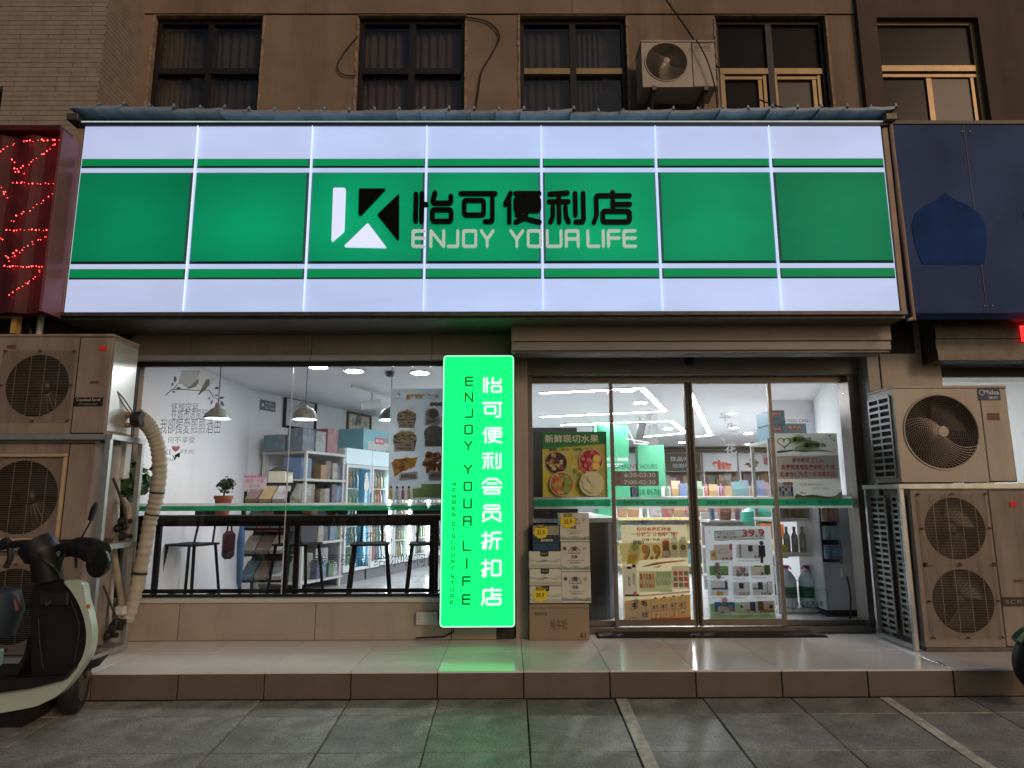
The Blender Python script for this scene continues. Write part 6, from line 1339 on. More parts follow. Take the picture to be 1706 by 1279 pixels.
c = at(232, 800, .45); b = MB(); b.lathe((-2.96, -.14, .003), [(.07, 0), (.09, .2), (.08, .2)], 16); b.build('pot', m_white_frame, tp, True)
b = MB(); b.tube([(-2.96, -.14, .2), (-2.97, -.14, .8), (-2.95, -.13, 1.3)], .008, 6); b.build('stem', M('stem green'), tp)
leaves(tp, Vector((-2.93, -.12, 1.20)), .17, 60, .11, M('mid leaf', (.05, .12, .04), rough=.45, var=.3, scale=12))
for k, (px, label, cc) in enumerate(((513, 'small orange woven caddy on the window bar', (.35, .12, .05)), (553, 'small black dish on the window bar beside the woven caddy', (.02, .02, .02)), (571, 'small black dish on the window bar nearest the oden poster', (.02, .02, .02)))):
    p = at(px, 838, .30); b = MB(); b.lathe((p.x, .30, .947), [(.035, 0), (.045, .015), (.048, .05), (.04, .05), (.036, .02)], 16); 
    if k == 0: b.ring(p.x, 1.0, .04, .004, .30, 16, 4); b.box(p.x-.03, p.x+.03, .285, .315, .99, 1.03)
    tag(b.build('bar_dish', M('dish %d' % k, cc, rough=.4), None, True, org=(p.x, .30, .947)), label, 'dish')

# ------------------------------------------------------------------ slanting wall: plaque, pictures, shelf, fridges
def wall_frame(name, label, cat, px0, px1, py0, py1, art, w=.012, fr=.03, fm=None):
    s0, za = at_ob(px0, py1, w); s1, _ = at_ob(px1, py1, w); _, zb = at_ob(px0, py0, w)
    t = skew(thing(name, label, cat), 0, 0)
    pr = Art(0, .0006).setbox(s0, s1, za, zb); art(pr)
    pr.v = [(w-.001-y, x, z) for (x, y, z) in pr.v]       # turn the flat art onto the wall
    pr.build('print', p_card, t)
    b = MB(); e = fr
    for (a0, a1, c0, c1) in ((s0-e, s0, za-e, zb+e), (s1, s1+e, za-e, zb+e), (s0, s1, zb, zb+e), (s0, s1, za-e, za)): b.box(.002, w+.02, a0, a1, c0, c1)
    if fr: b.build('frame', fm or m_blk, t)
    return t
def art_pic(a): a.Rc(0, 1, 0, 1, (.55,.55,.58)); a.blobs(.5, .5, .45, [(.6,.6,.64),(.42,.42,.5),(.7,.68,.7),(.3,.3,.35)], 18, .3, .6)
def art_pic2(a): a.Rc(0, 1, 0, 1, (.62,.5,.36)); a.Rc(.1, .45, .05, .9, (.70,.58,.42)); a.blobs(.5, .6, .35, [(.1,.1,.08),(.5,.4,.3),(.3,.32,.28)], 14, .25)
def art_plq(a): a.Rc(0, 1, 0, 1, (.06,.07,.085)); a.Tx('未成年人', .3, .92, .55, .85, (.7,.72,.75)); a.Tx('禁止吸烟', .3, .92, .15, .45, (.7,.72,.75)); a.Ci(.15, .5, .08, (.6,.6,.62))
wall_frame('wall_picture', 'large black framed picture on the slanting wall behind the dome lamp', 'picture', 474, 523, 662, 708, art_pic)
wall_frame('wall_picture', 'smaller dark framed picture on the slanting wall above the blue cartons', 'picture', 579, 615, 688, 727, art_pic2, fm=M('dark brown frame', (.05, .03, .02), rough=.4))
wall_frame('wall_plaque', 'small dark no smoking plaque on the slanting wall', 'plaque', 433.5, 459, 665, 682, art_plq, fr=0)
# white shelving unit
su = skew(thing('display_shelf', 'white open shelving unit stacked with drink cartons by the fridges', 'shelf'), .18, .06)
sd_, sw_ = .62, .78
for (x, y) in ((0, 0), (sd_-.03, 0), (0, sw_-.03), (sd_-.03, sw_-.03)): box('post', m_white_frame, su, x, x+.03, y, y+.03, FLR, 1.62)
for z in (.12, .55, 1.0, 1.28, 1.60): box('shelf_board', m_white_frame, su, -.01, sd_+.015, -.02, sw_+.02, z, z+.03, .003)
box('back_panel', m_white_in, su, .005, .012, .03, sw_-.03, .12, 1.6)
def pack(name, label, cat, group, s, w, z, ds, dw, h, colr, mat=None, text=None):
    t = skew(thing(name, label, cat, group=group), s, w, z)
    o = MB(); o.rbox(0, dw, 0, ds, 0, h, .004); o = o.build('pack_body', mat or m_pkg, t); o.color = (*colr, 1)
    return t
blu, tea, wht, pnk = (.035,.16,.27), (.05,.20,.26), (.45,.50,.54), (.50,.04,.11)
G_ = 'drink cartons on the white shelving unit'
pack('drink_carton', 'teal drink carton on the near end of the shelf top', 'carton', G_, .10, .12, 1.631, .2, .3, .19, tea)
pack('drink_carton', 'large teal blue drink carton on the shelf top', 'carton', G_, .12, .44, 1.631, .22, .22, .26, blu)
pack('drink_carton', 'pale drink carton beside the pink one on the shelf top', 'carton', G_, .37, .42, 1.631, .2, .24, .25, wht)
pack('drink_carton', 'pink and white drink carton at the end of the shelf top', 'carton', G_, .60, .40, 1.631, .22, .26, .30, pnk)
pack('drink_carton', 'bright blue printed carton under the shelf top', 'carton', G_, .15, .38, 1.311, .22, .24, .24, (.04,.22,.55))
pack('drink_carton', 'white fruit drink carton on the second shelf', 'carton', G_, .15, .34, 1.031, .3, .28, .22, (.68,.66,.55))
pack('drink_carton', 'grey white carton standing on the second shelf beside the fruit drink', 'carton', G_, .15, .06, 1.031, .22, .24, .24, wht)
pack('drink_carton', 'green and white carton on the lowest shelf', 'carton', G_, .2, .30, .151, .3, .3, .30, (.45,.55,.40))
pack('drink_carton', 'white carton with black drop print on the lowest shelf', 'carton', G_, .55, .3, .151, .25, .3, .34, (.70,.70,.70))
for k in range(5): pack('red_gift_box', 'narrow dark red gift box in the row on the middle shelf', 'gift box', 'red gift boxes in a row', .13+.0*k, .05+.1*k, .581, .2, .08, .36, (.33,.02,.03), M('dark red box', (.33, .02, .03), rough=.4, var=.08))
pack('black_gift_box', 'black printed box at the end of the red gift boxes', 'gift box', None, .13, .55, .581, .3, .14, .36, (.03,.03,.04), M('black box', (.03, .03, .04), rough=.4, var=.1))
SC = [('navy', (.03,.06,.2)), ('orange', (.6,.25,.05)), ('green', (.08,.3,.12)), ('cream', (.6,.56,.45)), ('red', (.45,.05,.05)), ('sky blue', (.15,.4,.6)), ('brown', (.25,.14,.08)), ('white', (.65,.66,.66))]
for rw, z in enumerate((.151, .581, 1.031, 1.311)):
    for j in range(4):
        nm_, c_ = SC[(rw*3+j*5) % 8]; hh = (.22, .2, .16, .17)[(rw+j) % 4]
        pack('snack_box', '%s snack box, %s on the %s board of the white shelving unit' % (nm_, ('first', 'second', 'third', 'last')[j], ('lowest', 'second', 'third', 'fourth')[rw]), 'box', 'snack boxes on the white shelving unit', .47+.12*j, .56-.02*(j % 2), z, .105, .12, hh, c_)
# fridges
m_fr = M('white fridge body', (.72, .74, .76), rough=.3, var=.02); m_fl = M('fridge light', (.9, .9, .9), var=0, emit=(.85, 1, .98), es=26)
b = MB(); b.lathe((0, 0, 0), [(.030, 0), (.033, .01), (.033, .13), (.013, .17), (.013, .195), (.016, .196), (.016, .215)], 8); bot_me = b.mesh('drink_bottle', smooth=True); bot_me.materials.append(m_btl)
b = MB(); b.lathe((0, 0, 0), [(.028, 0), (.032, .005), (.032, .115), (.026, .122)], 8); can_me = b.mesh('drink_can', smooth=True); can_me.materials.append(m_btl)
COLS = [(.55,.60,.30),(.10,.35,.16),(.65,.60,.10),(.60,.12,.08),(.08,.20,.45),(.62,.64,.62),(.55,.30,.08),(.12,.40,.42),(.30,.08,.04),(.70,.70,.55)]
def fridge(k, s, label):
    t = skew(thing('drinks_fridge', label, 'fridge', group='glass door drinks fridges'), s, .05); D_, W_, H_ = .64, .60, 1.72
    b = MB(); b.box(0, D_-.04, 0, .03, .16, H_); b.box(0, D_-.04, W_-.03, W_, .16, H_); b.box(0, .03, .03, W_-.03, .16, H_); b.box(0.03, D_-.04, .03, W_-.03, H_-.06, H_); b.box(.03, D_-.04, .03, W_-.03, .16, .22); b.build('cabinet', m_fr, t)
    box('base', M('grey plinth', (.2, .2, .21), rough=.5), t, .02, D_-.06, .01, W_-.01, FLR, .158)
    box('sign_panel', lit('fridge header', (.5, .6, .65), (.45, .62, .68), .55), t, D_-.045, D_-.01, 0, W_, H_-.20, H_)
    d = MB(); d.box(D_-.035, D_, .0, .035, .17, H_-.21); d.box(D_-.035, D_, W_-.035, W_, .17, H_-.21); d.box(D_-.035, D_, .035, W_-.035, H_-.245, H_-.21); d.box(D_-.035, D_, .035, W_-.035, .17, .205); d = d.build('door', m_fr, t)
    box('door_glass', m_glass, d, D_-.02, D_-.012, .035, W_-.035, .205, H_-.245); box('door_handle', m_steel, d, D_+.001, D_+.02, W_-.03, W_-.015, .8, 1.15)
    b = MB(); b.box(D_-.07, D_-.05, .035, .05, .25, H_-.3); b.box(D_-.07, D_-.05, W_-.05, W_-.035, .25, H_-.3); b.build('light_tube', m_fl, t)
    for q in range(5):
        z = .24+.245*q; box('shelf', m_white_frame, t, .04, D_-.09, .03, W_-.03, z-.02, z-.005)
        for j in range(7):
            o = bpy.data.objects.new('drink_bottle', bot_me if (q+k) % 3 else can_me); col.objects.link(o); o.location = ob(s+.075+.075*j, .05+D_-.15, z); o.color = (*COLS[(q*3+k*2+j//2) % len(COLS)], 1)
            tag(o, '%s drink %s on the %s shelf of the %s fridge' % (['pale green', 'dark green', 'yellow', 'red', 'blue', 'white', 'orange', 'teal', 'brown', 'cream'][(q*3+k*2+j//2) % 10], 'bottle' if (q+k) % 3 else 'can', ['lowest', 'second lowest', 'middle', 'second highest', 'highest'][q], ['nearest', 'second', 'third', 'fourth', 'farthest'][k]), 'bottle' if (q+k) % 3 else 'can', 'drinks standing in the fridges')
for k, (s, lab) in enumerate(((1.0, 'drinks fridge nearest the white shelving unit, blue drop on its door'), (1.62, 'second drinks fridge from the shelving unit'), (2.24, 'third drinks fridge from the shelving unit'), (2.86, 'fourth drinks fridge from the shelving unit'), (3.48, 'fifth drinks fridge, farthest from the shelving unit'))): fridge(k, s, lab)
dr = skew(thing('door_decal', 'white water drop decal on blue film on the nearest fridge door', 'decal'), 1.0, .05)
b = MB(); b.box(.6285, .6295, .30, .56, .21, 1.46); b.build('blue_film', film('blue film', (.05, .25, .42), .8), dr)
c = (.47, 1.25); b = MB(); b.flat([(c[0]+.06*math.sin(t_), c[1]+.08*math.cos(t_)+(.09*max(0, math.cos(t_))**6)) for t_ in [6.283*i/24 for i in range(24)]], 0); b.v = [(.6425, x, z) for x, y, z in b.v]; b.build('drop', M('white print'), dr)
bc = skew(thing('blue_display_carton', 'long pale blue display carton lying on top of the fridges', 'carton'), 1.50, .2, 1.722)
o = MB(); o.rbox(0, .4, 0, 1.3, 0, .30, .004); o.build('carton_body', M('pale blue carton', (.22, .50, .56), rough=.5, var=.06), bc)
a_ = Art(0, .0008).setbox(.05, 1.25, .02, .28); a_.Rc(.05, .95, .0, .45, (.6,.62,.6)); a_.Rc(.2, .4, .35, .7, (.55,.12,.16)); a_.Tx('鲜牛奶', .22, .38, .42, .62, (.8,.75,.75), .02); a_.blobs(.6, .35, .25, [(.2,.45,.3),(.6,.6,.55),(.5,.2,.2)], 12, .25, .5); a_.v = [(.401-y, x, z) for x, y, z in a_.v]; a_.build('print', p_card, bc)
# book rack by the window
bk = thing('book_rack', 'dark sloping rack of books and magazines inside the window', 'rack', (-2.3, 1.1, FLR)); bp = at(440, 900, 1.15)
for x in (bp.x-.22, bp.x+.2): b = MB(); b.box(x, x+.02, 1.15, 1.18, FLR, 1.15); b.box(x, x+.02, 1.45, 1.48, FLR, 1.0); b.build('rack_side', m_blk, bk)
for k in range(4):
    z = .30+.24*k; b = MB(); b.add([(bp.x-.2,1.12,z),(bp.x+.2,1.12,z),(bp.x+.2,1.42,z+.2),(bp.x-.2,1.42,z+.2),(bp.x-.2,1.12,z+.02),(bp.x+.2,1.12,z+.02),(bp.x+.2,1.42,z+.22),(bp.x-.2,1.42,z+.22)], [(0,1,2,3),(4,5,6,7),(0,1,5,4),(2,3,7,6),(1,2,6,5),(3,0,4,7)]); b.build('rack_tray', m_blk, bk)
    for j in range(3):
        x = bp.x-.19+.13*j; cn_, cc = rnd.choice([('cream', (.55,.5,.4)), ('dark blue', (.08,.2,.35)), ('green', (.1,.3,.2)), ('white', (.6,.6,.6)), ('orange', (.55,.35,.12)), ('brown', (.35,.2,.12))])
        b = MB(); b.add([(x,1.115,z+.024),(x+.115,1.115,z+.024),(x+.115,1.30,z+.15),(x,1.30,z+.15),(x,1.10,z+.06),(x+.115,1.10,z+.06),(x+.115,1.285,z+.186),(x,1.285,z+.186)], [(0,1,2,3),(4,5,6,7),(0,1,5,4),(2,3,7,6),(1,2,6,5),(3,0,4,7)])
        o = tag(b.build('book', m_pkg, None, org=(x, 1.115, z)), '%s book, %s on the %s tray of the sloping rack' % (cn_, ['first', 'middle', 'last'][j], ['lowest', 'second', 'third', 'top'][k]), 'book', 'books on the sloping rack'); o.color = (*cc, 1)
sg = thing('pink_notice', 'pink and white notice card standing above the book rack', 'notice', (bp.x-.1, 1.1, 1.17)); p, q = at(405, 815, 1.1), at(444, 792, 1.1); pr = Print(1.1); pr.rect(p.x, q.x, p.z, q.z, (.62,.5,.56)); pr.rect(p.x, q.x, q.z-.02, q.z, (.6,.2,.35)); pr.text('阅读 · 分享', p.x+.02, q.x-.02, p.z+.06, q.z-.03, (.35,.05,.1)); pr.text('图书角', p.x+.06, q.x-.06, p.z+.015, p.z+.045, (.2,.2,.3)); pr.build('print', p_card, sg); b = MB(); b.box(p.x, q.x, 1.101, 1.108, p.z, q.z); b.build('card', m_white_frame, sg)
nb = thing('snack_gift_box', 'cream snack box with dark roof print on the shelf by the window', 'box', None or at(458, 815, 1.6)); p, q = at(446, 817, 1.6), at(476, 780, 1.6); b = MB(); b.rbox(p.x, q.x, 1.6, 1.85, p.z, q.z-.03, .003); b.build('box_body', M('cream box', (.6, .58, .45), rough=.5, var=.1), nb); b = MB(); b.prism([(p.x-.02, q.z-.029), (q.x+.02, q.z-.029), ((p.x+q.x)/2, q.z+.02)], 1.6, 1.85); b.build('lid', M('dark box lid', (.05, .06, .06), rough=.5), nb)
um = thing('folded_umbrella', 'blue folded umbrella leaning by the book rack', 'umbrella', at(402, 985, 1.0)); a, c = at(403, 870, 1.0), at(398, 980, 1.0); b = MB(); b.tube([a, a.lerp(c, .3), a.lerp(c, .9), c], [.015, .036, .025, .01], 10); b.build('canopy', M('blue umbrella cloth', (.05, .12, .26), rough=.6, var=.15), um, True); b = MB(); b.tube([a+Vector((0, 0, .12)), a], .012, 6); b.build('handle', m_blk, um)
bg_ = thing('hanging_bag', 'dark red bag hanging behind the bar stool', 'bag', at(377, 930, 1.1)); p, q = at(366, 932, 1.1), at(388, 885, 1.1); b = MB(); b.rbox(p.x, q.x, 1.1, 1.2, p.z, q.z, .03); b.build('bag_body', M('dark red cloth', (.06, .018, .025), rough=.8, var=.2), bg_); b = MB(); b.tube(smooth([(p.x+.03, 1.15, q.z), ((p.x+q.x)/2, 1.15, q.z+.12), (q.x-.03, 1.15, q.z)], 5), .008, 6); b.build('strap', m_blk, bg_)

# ------------------------------------------------------------------ door side: counter, pillars, shelves
ck = thing('checkout_counter', 'dark checkout counter with a rounded end just inside the doors', 'counter', (.7, 1.4, FLR))
m_navy = M('black navy laminate', (.010, .011, .016), rough=.3, var=.1)
cc0 = at(1030, 1000, .75).x
b = MB(); pts = [(.16, .66), (cc0-.30, .66)]+[(cc0-.30+.30*math.sin(a), .96-.30*math.cos(a)) for a in [RAD(10*i) for i in range(10)]]+[(cc0, 3.0), (.16, 3.0)]; b.prism_z(pts, FLR, .86); b.build('counter_body', m_navy, ck)
b = MB(); b.prism_z([(x+(.03 if x > .5 else 0), y-.03 if y < 1 else y) for x, y in pts], .862, .90); b.build('counter_top', M('grey worktop', (.35, .37, .40), rough=.25, var=.05), ck)
dm = thing('display_cabinet', 'tall dark cabinet behind the fruit poster', 'cabinet', (.45, .8, .9)); p, q = at(888, 862, .62), at(960, 713, .62)
box('cabinet_back', M('dark blue black sheet', (.008, .016, .026), rough=.35, var=.1), dm, p.x, q.x, .60, 1.0, .905, q.z, .008); box('cabinet_rim', M('navy trim', (.03, .06, .10), rough=.4), dm, p.x-.003, q.x+.003, .595, 1.005, q.z-.03, q.z+.003)
# green pillars
m_green = M('green pillar paint', (.03, .25, .12), rough=.5, var=.03)
gp = thing('green_pillar', 'green pillar with a white bracket inside the doors', 'pillar', at(1022, 800, 6.0)); p, q = at(997, 850, 6.0), at(1046, 696, 6.0)
box('pillar_shaft', m_green, gp, p.x, q.x, 6.0, 6.5, FLR, CE-.002); z = at(1020, 765, 5.98).z; pr = Print(5.998); pr.text('怡可便利店', p.x+.06, q.x-.02, z-.03, z+.03, (.75,.8,.75), .01); pr.rect(p.x+.06, q.x-.1, z-.09, z-.075, (.6,.75,.65)); pr.rect(p.x+.06, q.x-.15, z-.12, z-.108, (.6,.75,.65)); pr.build('lettering', p_card, gp)
gp2 = thing('green_pillar', 'green wall panel beside the back shelves', 'pillar', at(1085, 800, 8.5)); p, q = at(1066, 850, 8.5), at(1106, 741, 8.5); box('pillar_shaft', m_green, gp2, p.x, q.x, 8.5, 8.8, FLR, q.z)
mo = thing('ceiling_screen', 'small dark screen on a white bracket under the ceiling line lights', 'screen', at(1068, 720, 5.2)); a = at(1068, 717, 5.2)
b = MB(); v = [(-.09,-.13),(.03,-.13),(.09,.13),(-.03,.13)]; b.prism([(a.x+x, a.z+z) for x, z in v], 5.2, 5.25); b.build('screen', m_blackgloss, mo); b = MB(); b.tube([(a.x-.25, 5.25, a.z+.15), (a.x-.1, 5.25, a.z-.2), (a.x+.1, 5.25, a.z-.22)], .012, 6); b.tube([(a.x-.25, 5.25, a.z-.12), (a.x+.15, 5.25, a.z-.2)], .012, 6); b.tube([(a.x, 5.26, a.z), (a.x, 5.26, CE)], .012, 6); b.build('bracket', m_white_frame, mo)
# back wall shelving: bays with header boards and packs
BAYX = [at(px, 800, 11.6).x for px in (1040, 1106, 1171, 1231, 1292, 1345)]
names = ['bay with black menu header', 'bay with red drink header', 'bay with coffee bean header', 'bay with plain header', 'bay by the green panel']
PK = [(.55,.06,.05),(.60,.30,.05),(.62,.55,.08),(.08,.28,.12),(.06,.15,.40),(.65,.62,.58),(.30,.06,.20),(.05,.30,.32),(.35,.18,.08),(.70,.45,.40)]
b = MB(); b.box(-.055, .055, -.06, .06, 0, .2); pk1 = b.mesh('snack_pack'); pk1.materials.append(m_pkg)
b = MB(); b.add([(-.07,-.02,0),(.07,-.02,0),(.07,.02,0),(-.07,.02,0),(-.075,-.045,.11),(.075,-.045,.11),(.075,.045,.11),(-.075,.045,.11),(-.07,-.004,.23),(.07,-.004,.23),(.07,.004,.23),(-.07,.004,.23)], [(0,3,2,1),(0,1,5,4),(1,2,6,5),(2,3,7,6),(3,0,4,7),(4,5,9,8),(5,6,10,9),(6,7,11,10),(7,4,8,11),(8,9,10,11)]); pk2 = b.mesh('snack_bag'); pk2.materials.append(m_pkg)
CN = ['red', 'orange', 'yellow', 'dark green', 'blue', 'cream', 'purple', 'teal', 'brown', 'pink']
ROW = ['lowest', 'second', 'third', 'top']
def stock(x0, x1, y, z, lab, grp, h=1., dens=.15):
    x = x0+.07
    while x < x1-.05:
        me = rnd.choice((pk1, pk2, pk2, bot_me)); o = bpy.data.objects.new({'snack_pack': 'snack_pack', 'snack_bag': 'snack_bag'}.get(me.name.split('.')[0], 'drink_bottle'), me); col.objects.link(o)
        ci = rnd.randrange(10); o.location = (x, y, z); o.scale = (h, h, rnd.uniform(.8, 1.1)*h); o.color = (*PK[ci], 1)
        tag(o, '%s %s on the %s' % (CN[ci], {'snack_pack': 'box', 'snack_bag': 'bag', 'drink_bottle': 'bottle'}[o.name.split('.')[0]], lab), 'pack', grp); x += dens*rnd.uniform(.8, 1.1)
for k in range(5):
    x0, x1 = BAYX[k], BAYX[k+1]
    t = thing('wall_shelf', 'back wall '+names[(k+4) % 5 if k == 0 else k-1], 'shelf', ((x0+x1)/2, 12, FLR), 'shelving bays along the back wall')
    zh0, zh1 = at(1200, 785, 11.6).z, at(1200, 754, 11.6).z
    box('header_board', M('white header', (.62, .64, .66), rough=.4, var=.02), t, x0+.03, x1-.01, 11.62, 11.66, zh0, zh1); box('side_panel', m_white_frame, t, x0, x0+.03, 11.5, 12.3, FLR, zh1); box('back_board', M('grey shelf back', (.35, .36, .38), rough=.6, var=.05), t, x0+.03, x1-.01, 12.25, 12.28, FLR, zh0)
    a_ = Art(11.618, .0015).setbox(x0+.05, x1-.03, zh0, zh1)
    if k == 1: a_.Rc(0, 1, .02, .98, (.03,.04,.04)); a_.Tx('饮品吧', .15, .7, .55, .8, (.5,.55,.5), .01); a_.Tx('现磨咖啡', .2, .9, .2, .42, (.45,.5,.48))
    elif k == 2: a_.blobs(.5, .3, .3, [(.55,.08,.08),(.6,.4,.3),(.65,.2,.15)], 16, .3, .5); a_.Rc(.42, .5, .1, .6, (.6,.06,.06)); a_.Rc(.55, .62, .1, .5, (.5,.1,.1)); a_.Rc(.32, .4, .1, .4, (.65,.6,.5))
    elif k == 3: a_.blobs(.35, .45, .22, [(.08,.05,.04),(.35,.3,.2),(.15,.2,.1)], 14, .3, .6); a_.Rc(.72, .9, .35, .8, (.35,.1,.12)); a_.Ci(.8, .8, .09, (.5,.4,.36), .04)
    else: a_.blobs(.5, .5, .2, [(.4,.5,.4),(.5,.55,.5)], 5, .4)
    a_.build('header_print', p_card, t)
    box('top_cap', M('black shelf cap', (.02, .02, .02), rough=.5), t, x0, x1, 11.5, 12.3, zh1+.002, zh1+.07)
    for rw, z in enumerate((.25, .65, 1.02, 1.36)):
        box('shelf_board', m_white_frame, t, x0+.03, x1-.005, 11.7, 12.25, z-.025, z); stock(x0+.05, x1, 11.80, z+.001, ROW[rw]+' board of the back wall '+names[(k+4) % 5 if k == 0 else k-1], 'packs on the back wall shelves', 1.35, .155)
# low gondola across the shop
gd = thing('gondola_shelf', 'low shelf of snacks standing across the shop behind the posters', 'shelf', (2.2, 4.2, FLR)); gx0, gx1 = at(1030, 860, 4.2).x, at(1305, 860, 4.2).x
box('gondola_back', m_white_frame, gd, gx0, gx1, 4.55, 4.6, FLR, 1.02); 
for rw, z in enumerate((.16, .48, .80)): box('shelf_board', m_white_frame, gd, gx0, gx1, 4.18, 4.55, z-.025, z); box('price_rail', M('price rail', (.6, .5, .2), rough=.4, var=.3, scale=30), gd, gx0, gx1, 4.17, 4.179, z-.035, z-.002); stock(gx0, gx1, 4.28, z+.001, ROW[(0,1,3)[rw]]+' board of the low shelf across the shop', 'packs on the low shelf', 1.05, .16)
gd2 = thing('gondola_shelf', 'low shelf of bright packs standing nearer the right glass pane', 'shelf', (2.6, 2.4, FLR)); hx0, hx1 = at(1180, 860, 2.4).x, at(1288, 860, 2.4).x
box('gondola_back', m_white_frame, gd2, hx0, hx1, 2.7, 2.74, FLR, .9)
for rw, z in enumerate((.2, .52, .82)): box('shelf_board', m_white_frame, gd2, hx0, hx1, 2.38, 2.7, z-.025, z); stock(hx0, hx1, 2.48, z+.001, ROW[(0,1,3)[rw]]+' board of the nearer low shelf', 'packs on the nearer low shelf', .9, .15)
# taller shelf in the middle distance
gd3 = thing('gondola_shelf', 'taller shelf of snacks in the middle distance behind the opening hours', 'shelf', (3.0, 8.0, FLR)); kx0, kx1 = at(1108, 830, 8.0).x, at(1300, 830, 8.0).x
box('gondola_back', m_white_frame, gd3, kx0, kx1, 8.3, 8.34, FLR, 1.30)
for rw, z in enumerate((.45, .80, 1.10)): box('shelf_board', m_white_frame, gd3, kx0, kx1, 7.98, 8.3, z-.025, z); stock(kx0, kx1, 8.1, z+.001, ROW[(0,1,3)[rw]]+' board of the taller shelf', 'packs on the taller shelf', 1.25, .16)
# bright boxes to the right
def crate(name, label, cat, px0, px1, py0, py1, Y, d, colr, sign=None):
    p, q = at(px0, py1, Y), at(px1, py0, Y); t = thing(name, label, cat, ((p.x+q.x)/2, Y, p.z)); b = MB(); b.rbox(p.x, q.x, Y, Y+d, p.z, q.z, .006); b.build('body', M('%s paint' % label[:20], colr, rough=.4, var=.06), t)
    if sign: pr = Print(Y-.0005); pr.rect(p.x+(q.x-p.x)*.15, q.x-(q.x-p.x)*.2, q.z-(q.z-p.z)*.4, q.z-(q.z-p.z)*.12, (.55,.08,.08)); pr.text(sign, p.x+(q.x-p.x)*.2, q.x-(q.x-p.x)*.25, q.z-(q.z-p.z)*.36, q.z-(q.z-p.z)*.16, (.85,.8,.8), .01); pr.rect(p.x+(q.x-p.x)*.15, q.x-(q.x-p.x)*.3, q.z-(q.z-p.z)*.66, q.z-(q.z-p.z)*.6, (.05,.12,.2)); pr.build('print', p_card, t)
    return t
sp_ = thing('carton_shelf', 'white shelf holding blue cartons and water bottles behind the heart poster', 'shelf', (2.9, 1.2, FLR))
sx0, sx1 = at(1290, 900, 1.0).x, at(1376, 900, 1.0).x
for (x, y) in ((sx0, 1.0), (sx1-.03, 1.0), (sx0, 1.45), (sx1-.03, 1.45)): box('post', m_white_frame, sp_, x, x+.03, y, y+.03, FLR, 1.64)
for z in (.06, .56, .88, 1.62): box('shelf_board', m_white_frame, sp_, sx0-.005, sx1+.005, .99, 1.49, z-.03, z, .003)
crate('blue_carton', 'blue drinks carton, highest of the stack behind the heart poster', 'carton', 1283, 1307, 683, 707.5, 1.0, .35, (.05, .28, .45), '鲜牛奶')
crate('blue_carton', 'blue drinks carton under the highest one behind the heart poster', 'carton', 1284, 1307, 708, 733, 1.0, .35, (.05, .30, .48), '鲜牛奶')
crate('blue_carton', 'lighter blue drinks carton beside the stack behind the heart poster', 'carton', 1307.5, 1343, 705, 733, 1.0, .35, (.06, .38, .50), '酸牛奶')
crate('orange_crate', 'orange crate showing beside the milk offers poster, upper one', 'crate', 1276, 1306, 873, 898, 1.9, .4, (.75, .17, .03))
crate('orange_crate', 'red orange crate showing beside the milk offers poster, lower one', 'crate', 1276, 1292, 911, 929, 1.9, .4, (.70, .10, .03))
crate('yellow_box', 'yellow carton on the white shelf behind the right pane', 'box', 1301, 1313, 908, 930, 1.1, .3, (.62, .50, .08))
gb = MB(); p = at(1262, 860, 2.2); gb.lathe(p, [(.1, -.1), (.17, -.05), (.16, .05), (.09, .1), (.03, .13)], 14, 'z', 1.1, .8); tag(gb.build('green_bag', M('green plastic bag', (.03, .38, .26), rough=.4, var=.2), None, True, org=p), 'crumpled green plastic bag on the low shelf', 'bag')
# water bottles
m_wat = M('clear blue water bottle', (.55, .66, .70), rough=.12, var=.08, scale=14); m_lab = M('dark green water label', (.01, .12, .06), rough=.4, var=.3, scale=20); m_capr = M('red handle', (.45, .03, .08), rough=.4)
wj = thing('water_jug', 'x', 'water jug', (0, 0, 0), 'large water jugs on the shelf')
b = MB(); b.lathe((0, 0, 0), [(.07, 0), (.085, .012), (.085, .24), (.08, .26), (.045, .32), (.022, .335), (.022, .35)], 14); b.build('jug_body', m_wat, wj, True)
b = MB(); b.lathe((0, 0, .09), [(.087, 0), (.087, .10)], 14); b.build('jug_label', m_lab, wj, True); b = MB(); b.lathe((0, 0, .35), [(.026, 0), (.026, .022)], 10); b.tube([(-.05, 0, .345), (-.03, 0, .375), (.03, 0, .375), (.05, 0, .345)], .007, 6); b.build('jug_cap', m_capr, wj)
labs = ['large water jug with green label, front row, nearest the doors', 'large water jug with green label, front row, farthest from the doors', 'large water jug with green label in the second row']
xsj = [sx0+.13, sx0+.33]
for k, (x, y) in enumerate(((xsj[0], 1.10), (xsj[1], 1.10), (sx0+.13, 1.32))):
    t = wj if k == 0 else dup(wj, (0, 0, 0)); t.location = (x, y, .062); t['label'] = labs[k]
x = sx0+.1
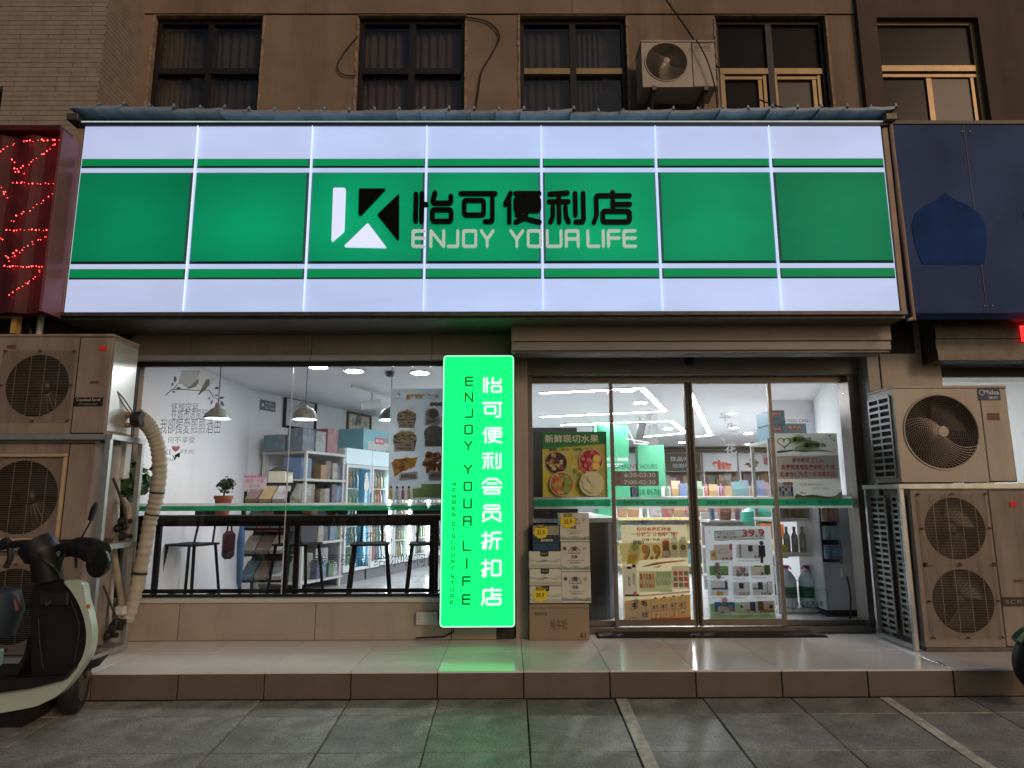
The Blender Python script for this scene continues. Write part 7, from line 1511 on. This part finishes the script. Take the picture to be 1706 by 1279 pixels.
for k in range(5):
    o = bpy.data.objects.new('water_bottle', bot_me); col.objects.link(o); o.location = (sx0+.15+.065*k, 1.12, .882); o.color = (.16, .36, .46, 1); tag(o, 'blue water bottle in the row on the white shelf', 'bottle', 'blue water bottles on the white shelf')
    o = bpy.data.objects.new('water_bottle', bot_me); col.objects.link(o); o.location = (sx0+.10+.075*k, 1.14, .562); o.color = (.45, .55, .58, 1); o.scale = (1, 1, 1.1); tag(o, 'clear water bottle in the row on the lower board of the white shelf', 'bottle', 'clear water bottles on the white shelf')
for k in range(4):
    o = bpy.data.objects.new('wrapped_pack', pk2); col.objects.link(o); o.location = (sx0+.08+.11*k, 1.10, 1.002); o.color = (*[(.7,.72,.75),(.55,.62,.7),(.72,.66,.6),(.6,.66,.66)][k], 1); o.scale = (.8, 1.2, .6); tag(o, ['white', 'pale blue', 'cream', 'grey green'][k]+' wrapped pack on the upper board of the white shelf', 'pack', 'wrapped packs on the white shelf')
box('shelf_board', m_white_frame, sp_, sx0-.005, sx1+.005, .99, 1.49, .97, 1.0, .003)
fz = thing('grey_cooler', 'pale grey cooler with a small glass window beside the right jamb', 'cooler', (3.0, 1.0, FLR)); p, q = at(1378, 1035, .8), at(1422, 848, .8)
box('cooler_body', M('pale grey sheet', (.50, .53, .54), rough=.35, var=.04), fz, p.x, q.x, .80, 1.3, FLR+.06, 1.1, .01); box('plinth', m_blk, fz, p.x+.02, q.x-.02, .83, 1.28, FLR, FLR+.058); box('window', m_dark, fz, p.x+.004, p.x+.16, .794, .799, .50, 1.05, .001); box('window_gasket', m_lintel, fz, p.x+.165, p.x+.18, .79, .799, .48, 1.07)
for k, z in enumerate((.53, .70, .86)):
    for j in range(3): 
        o = bpy.data.objects.new('bottle', can_me); col.objects.link(o); o.parent = fz; o.location = Vector((p.x+.035+.05*j, .76, z))-ORIGIN[fz]; o.color = (*[(.08,.25,.5),(.3,.5,.55),(.5,.2,.15)][k], 1)
cb2 = thing('wall_socket', 'white wall socket with hanging plug beside the cooler', 'socket', at(1410, 955, .62)); p = at(1410, 955, .62); box('socket_plate', m_white_frame, cb2, p.x-.05, p.x+.02, .60, .62, p.z-.05, p.z+.05, .004); b = MB(); b.tube(smooth([(p.x-.01, .59, p.z-.02), (p.x, .58, p.z-.2), (p.x-.03, .58, p.z-.45)], 6), .008, 6); b.build('plug_cord', m_black, cb2)
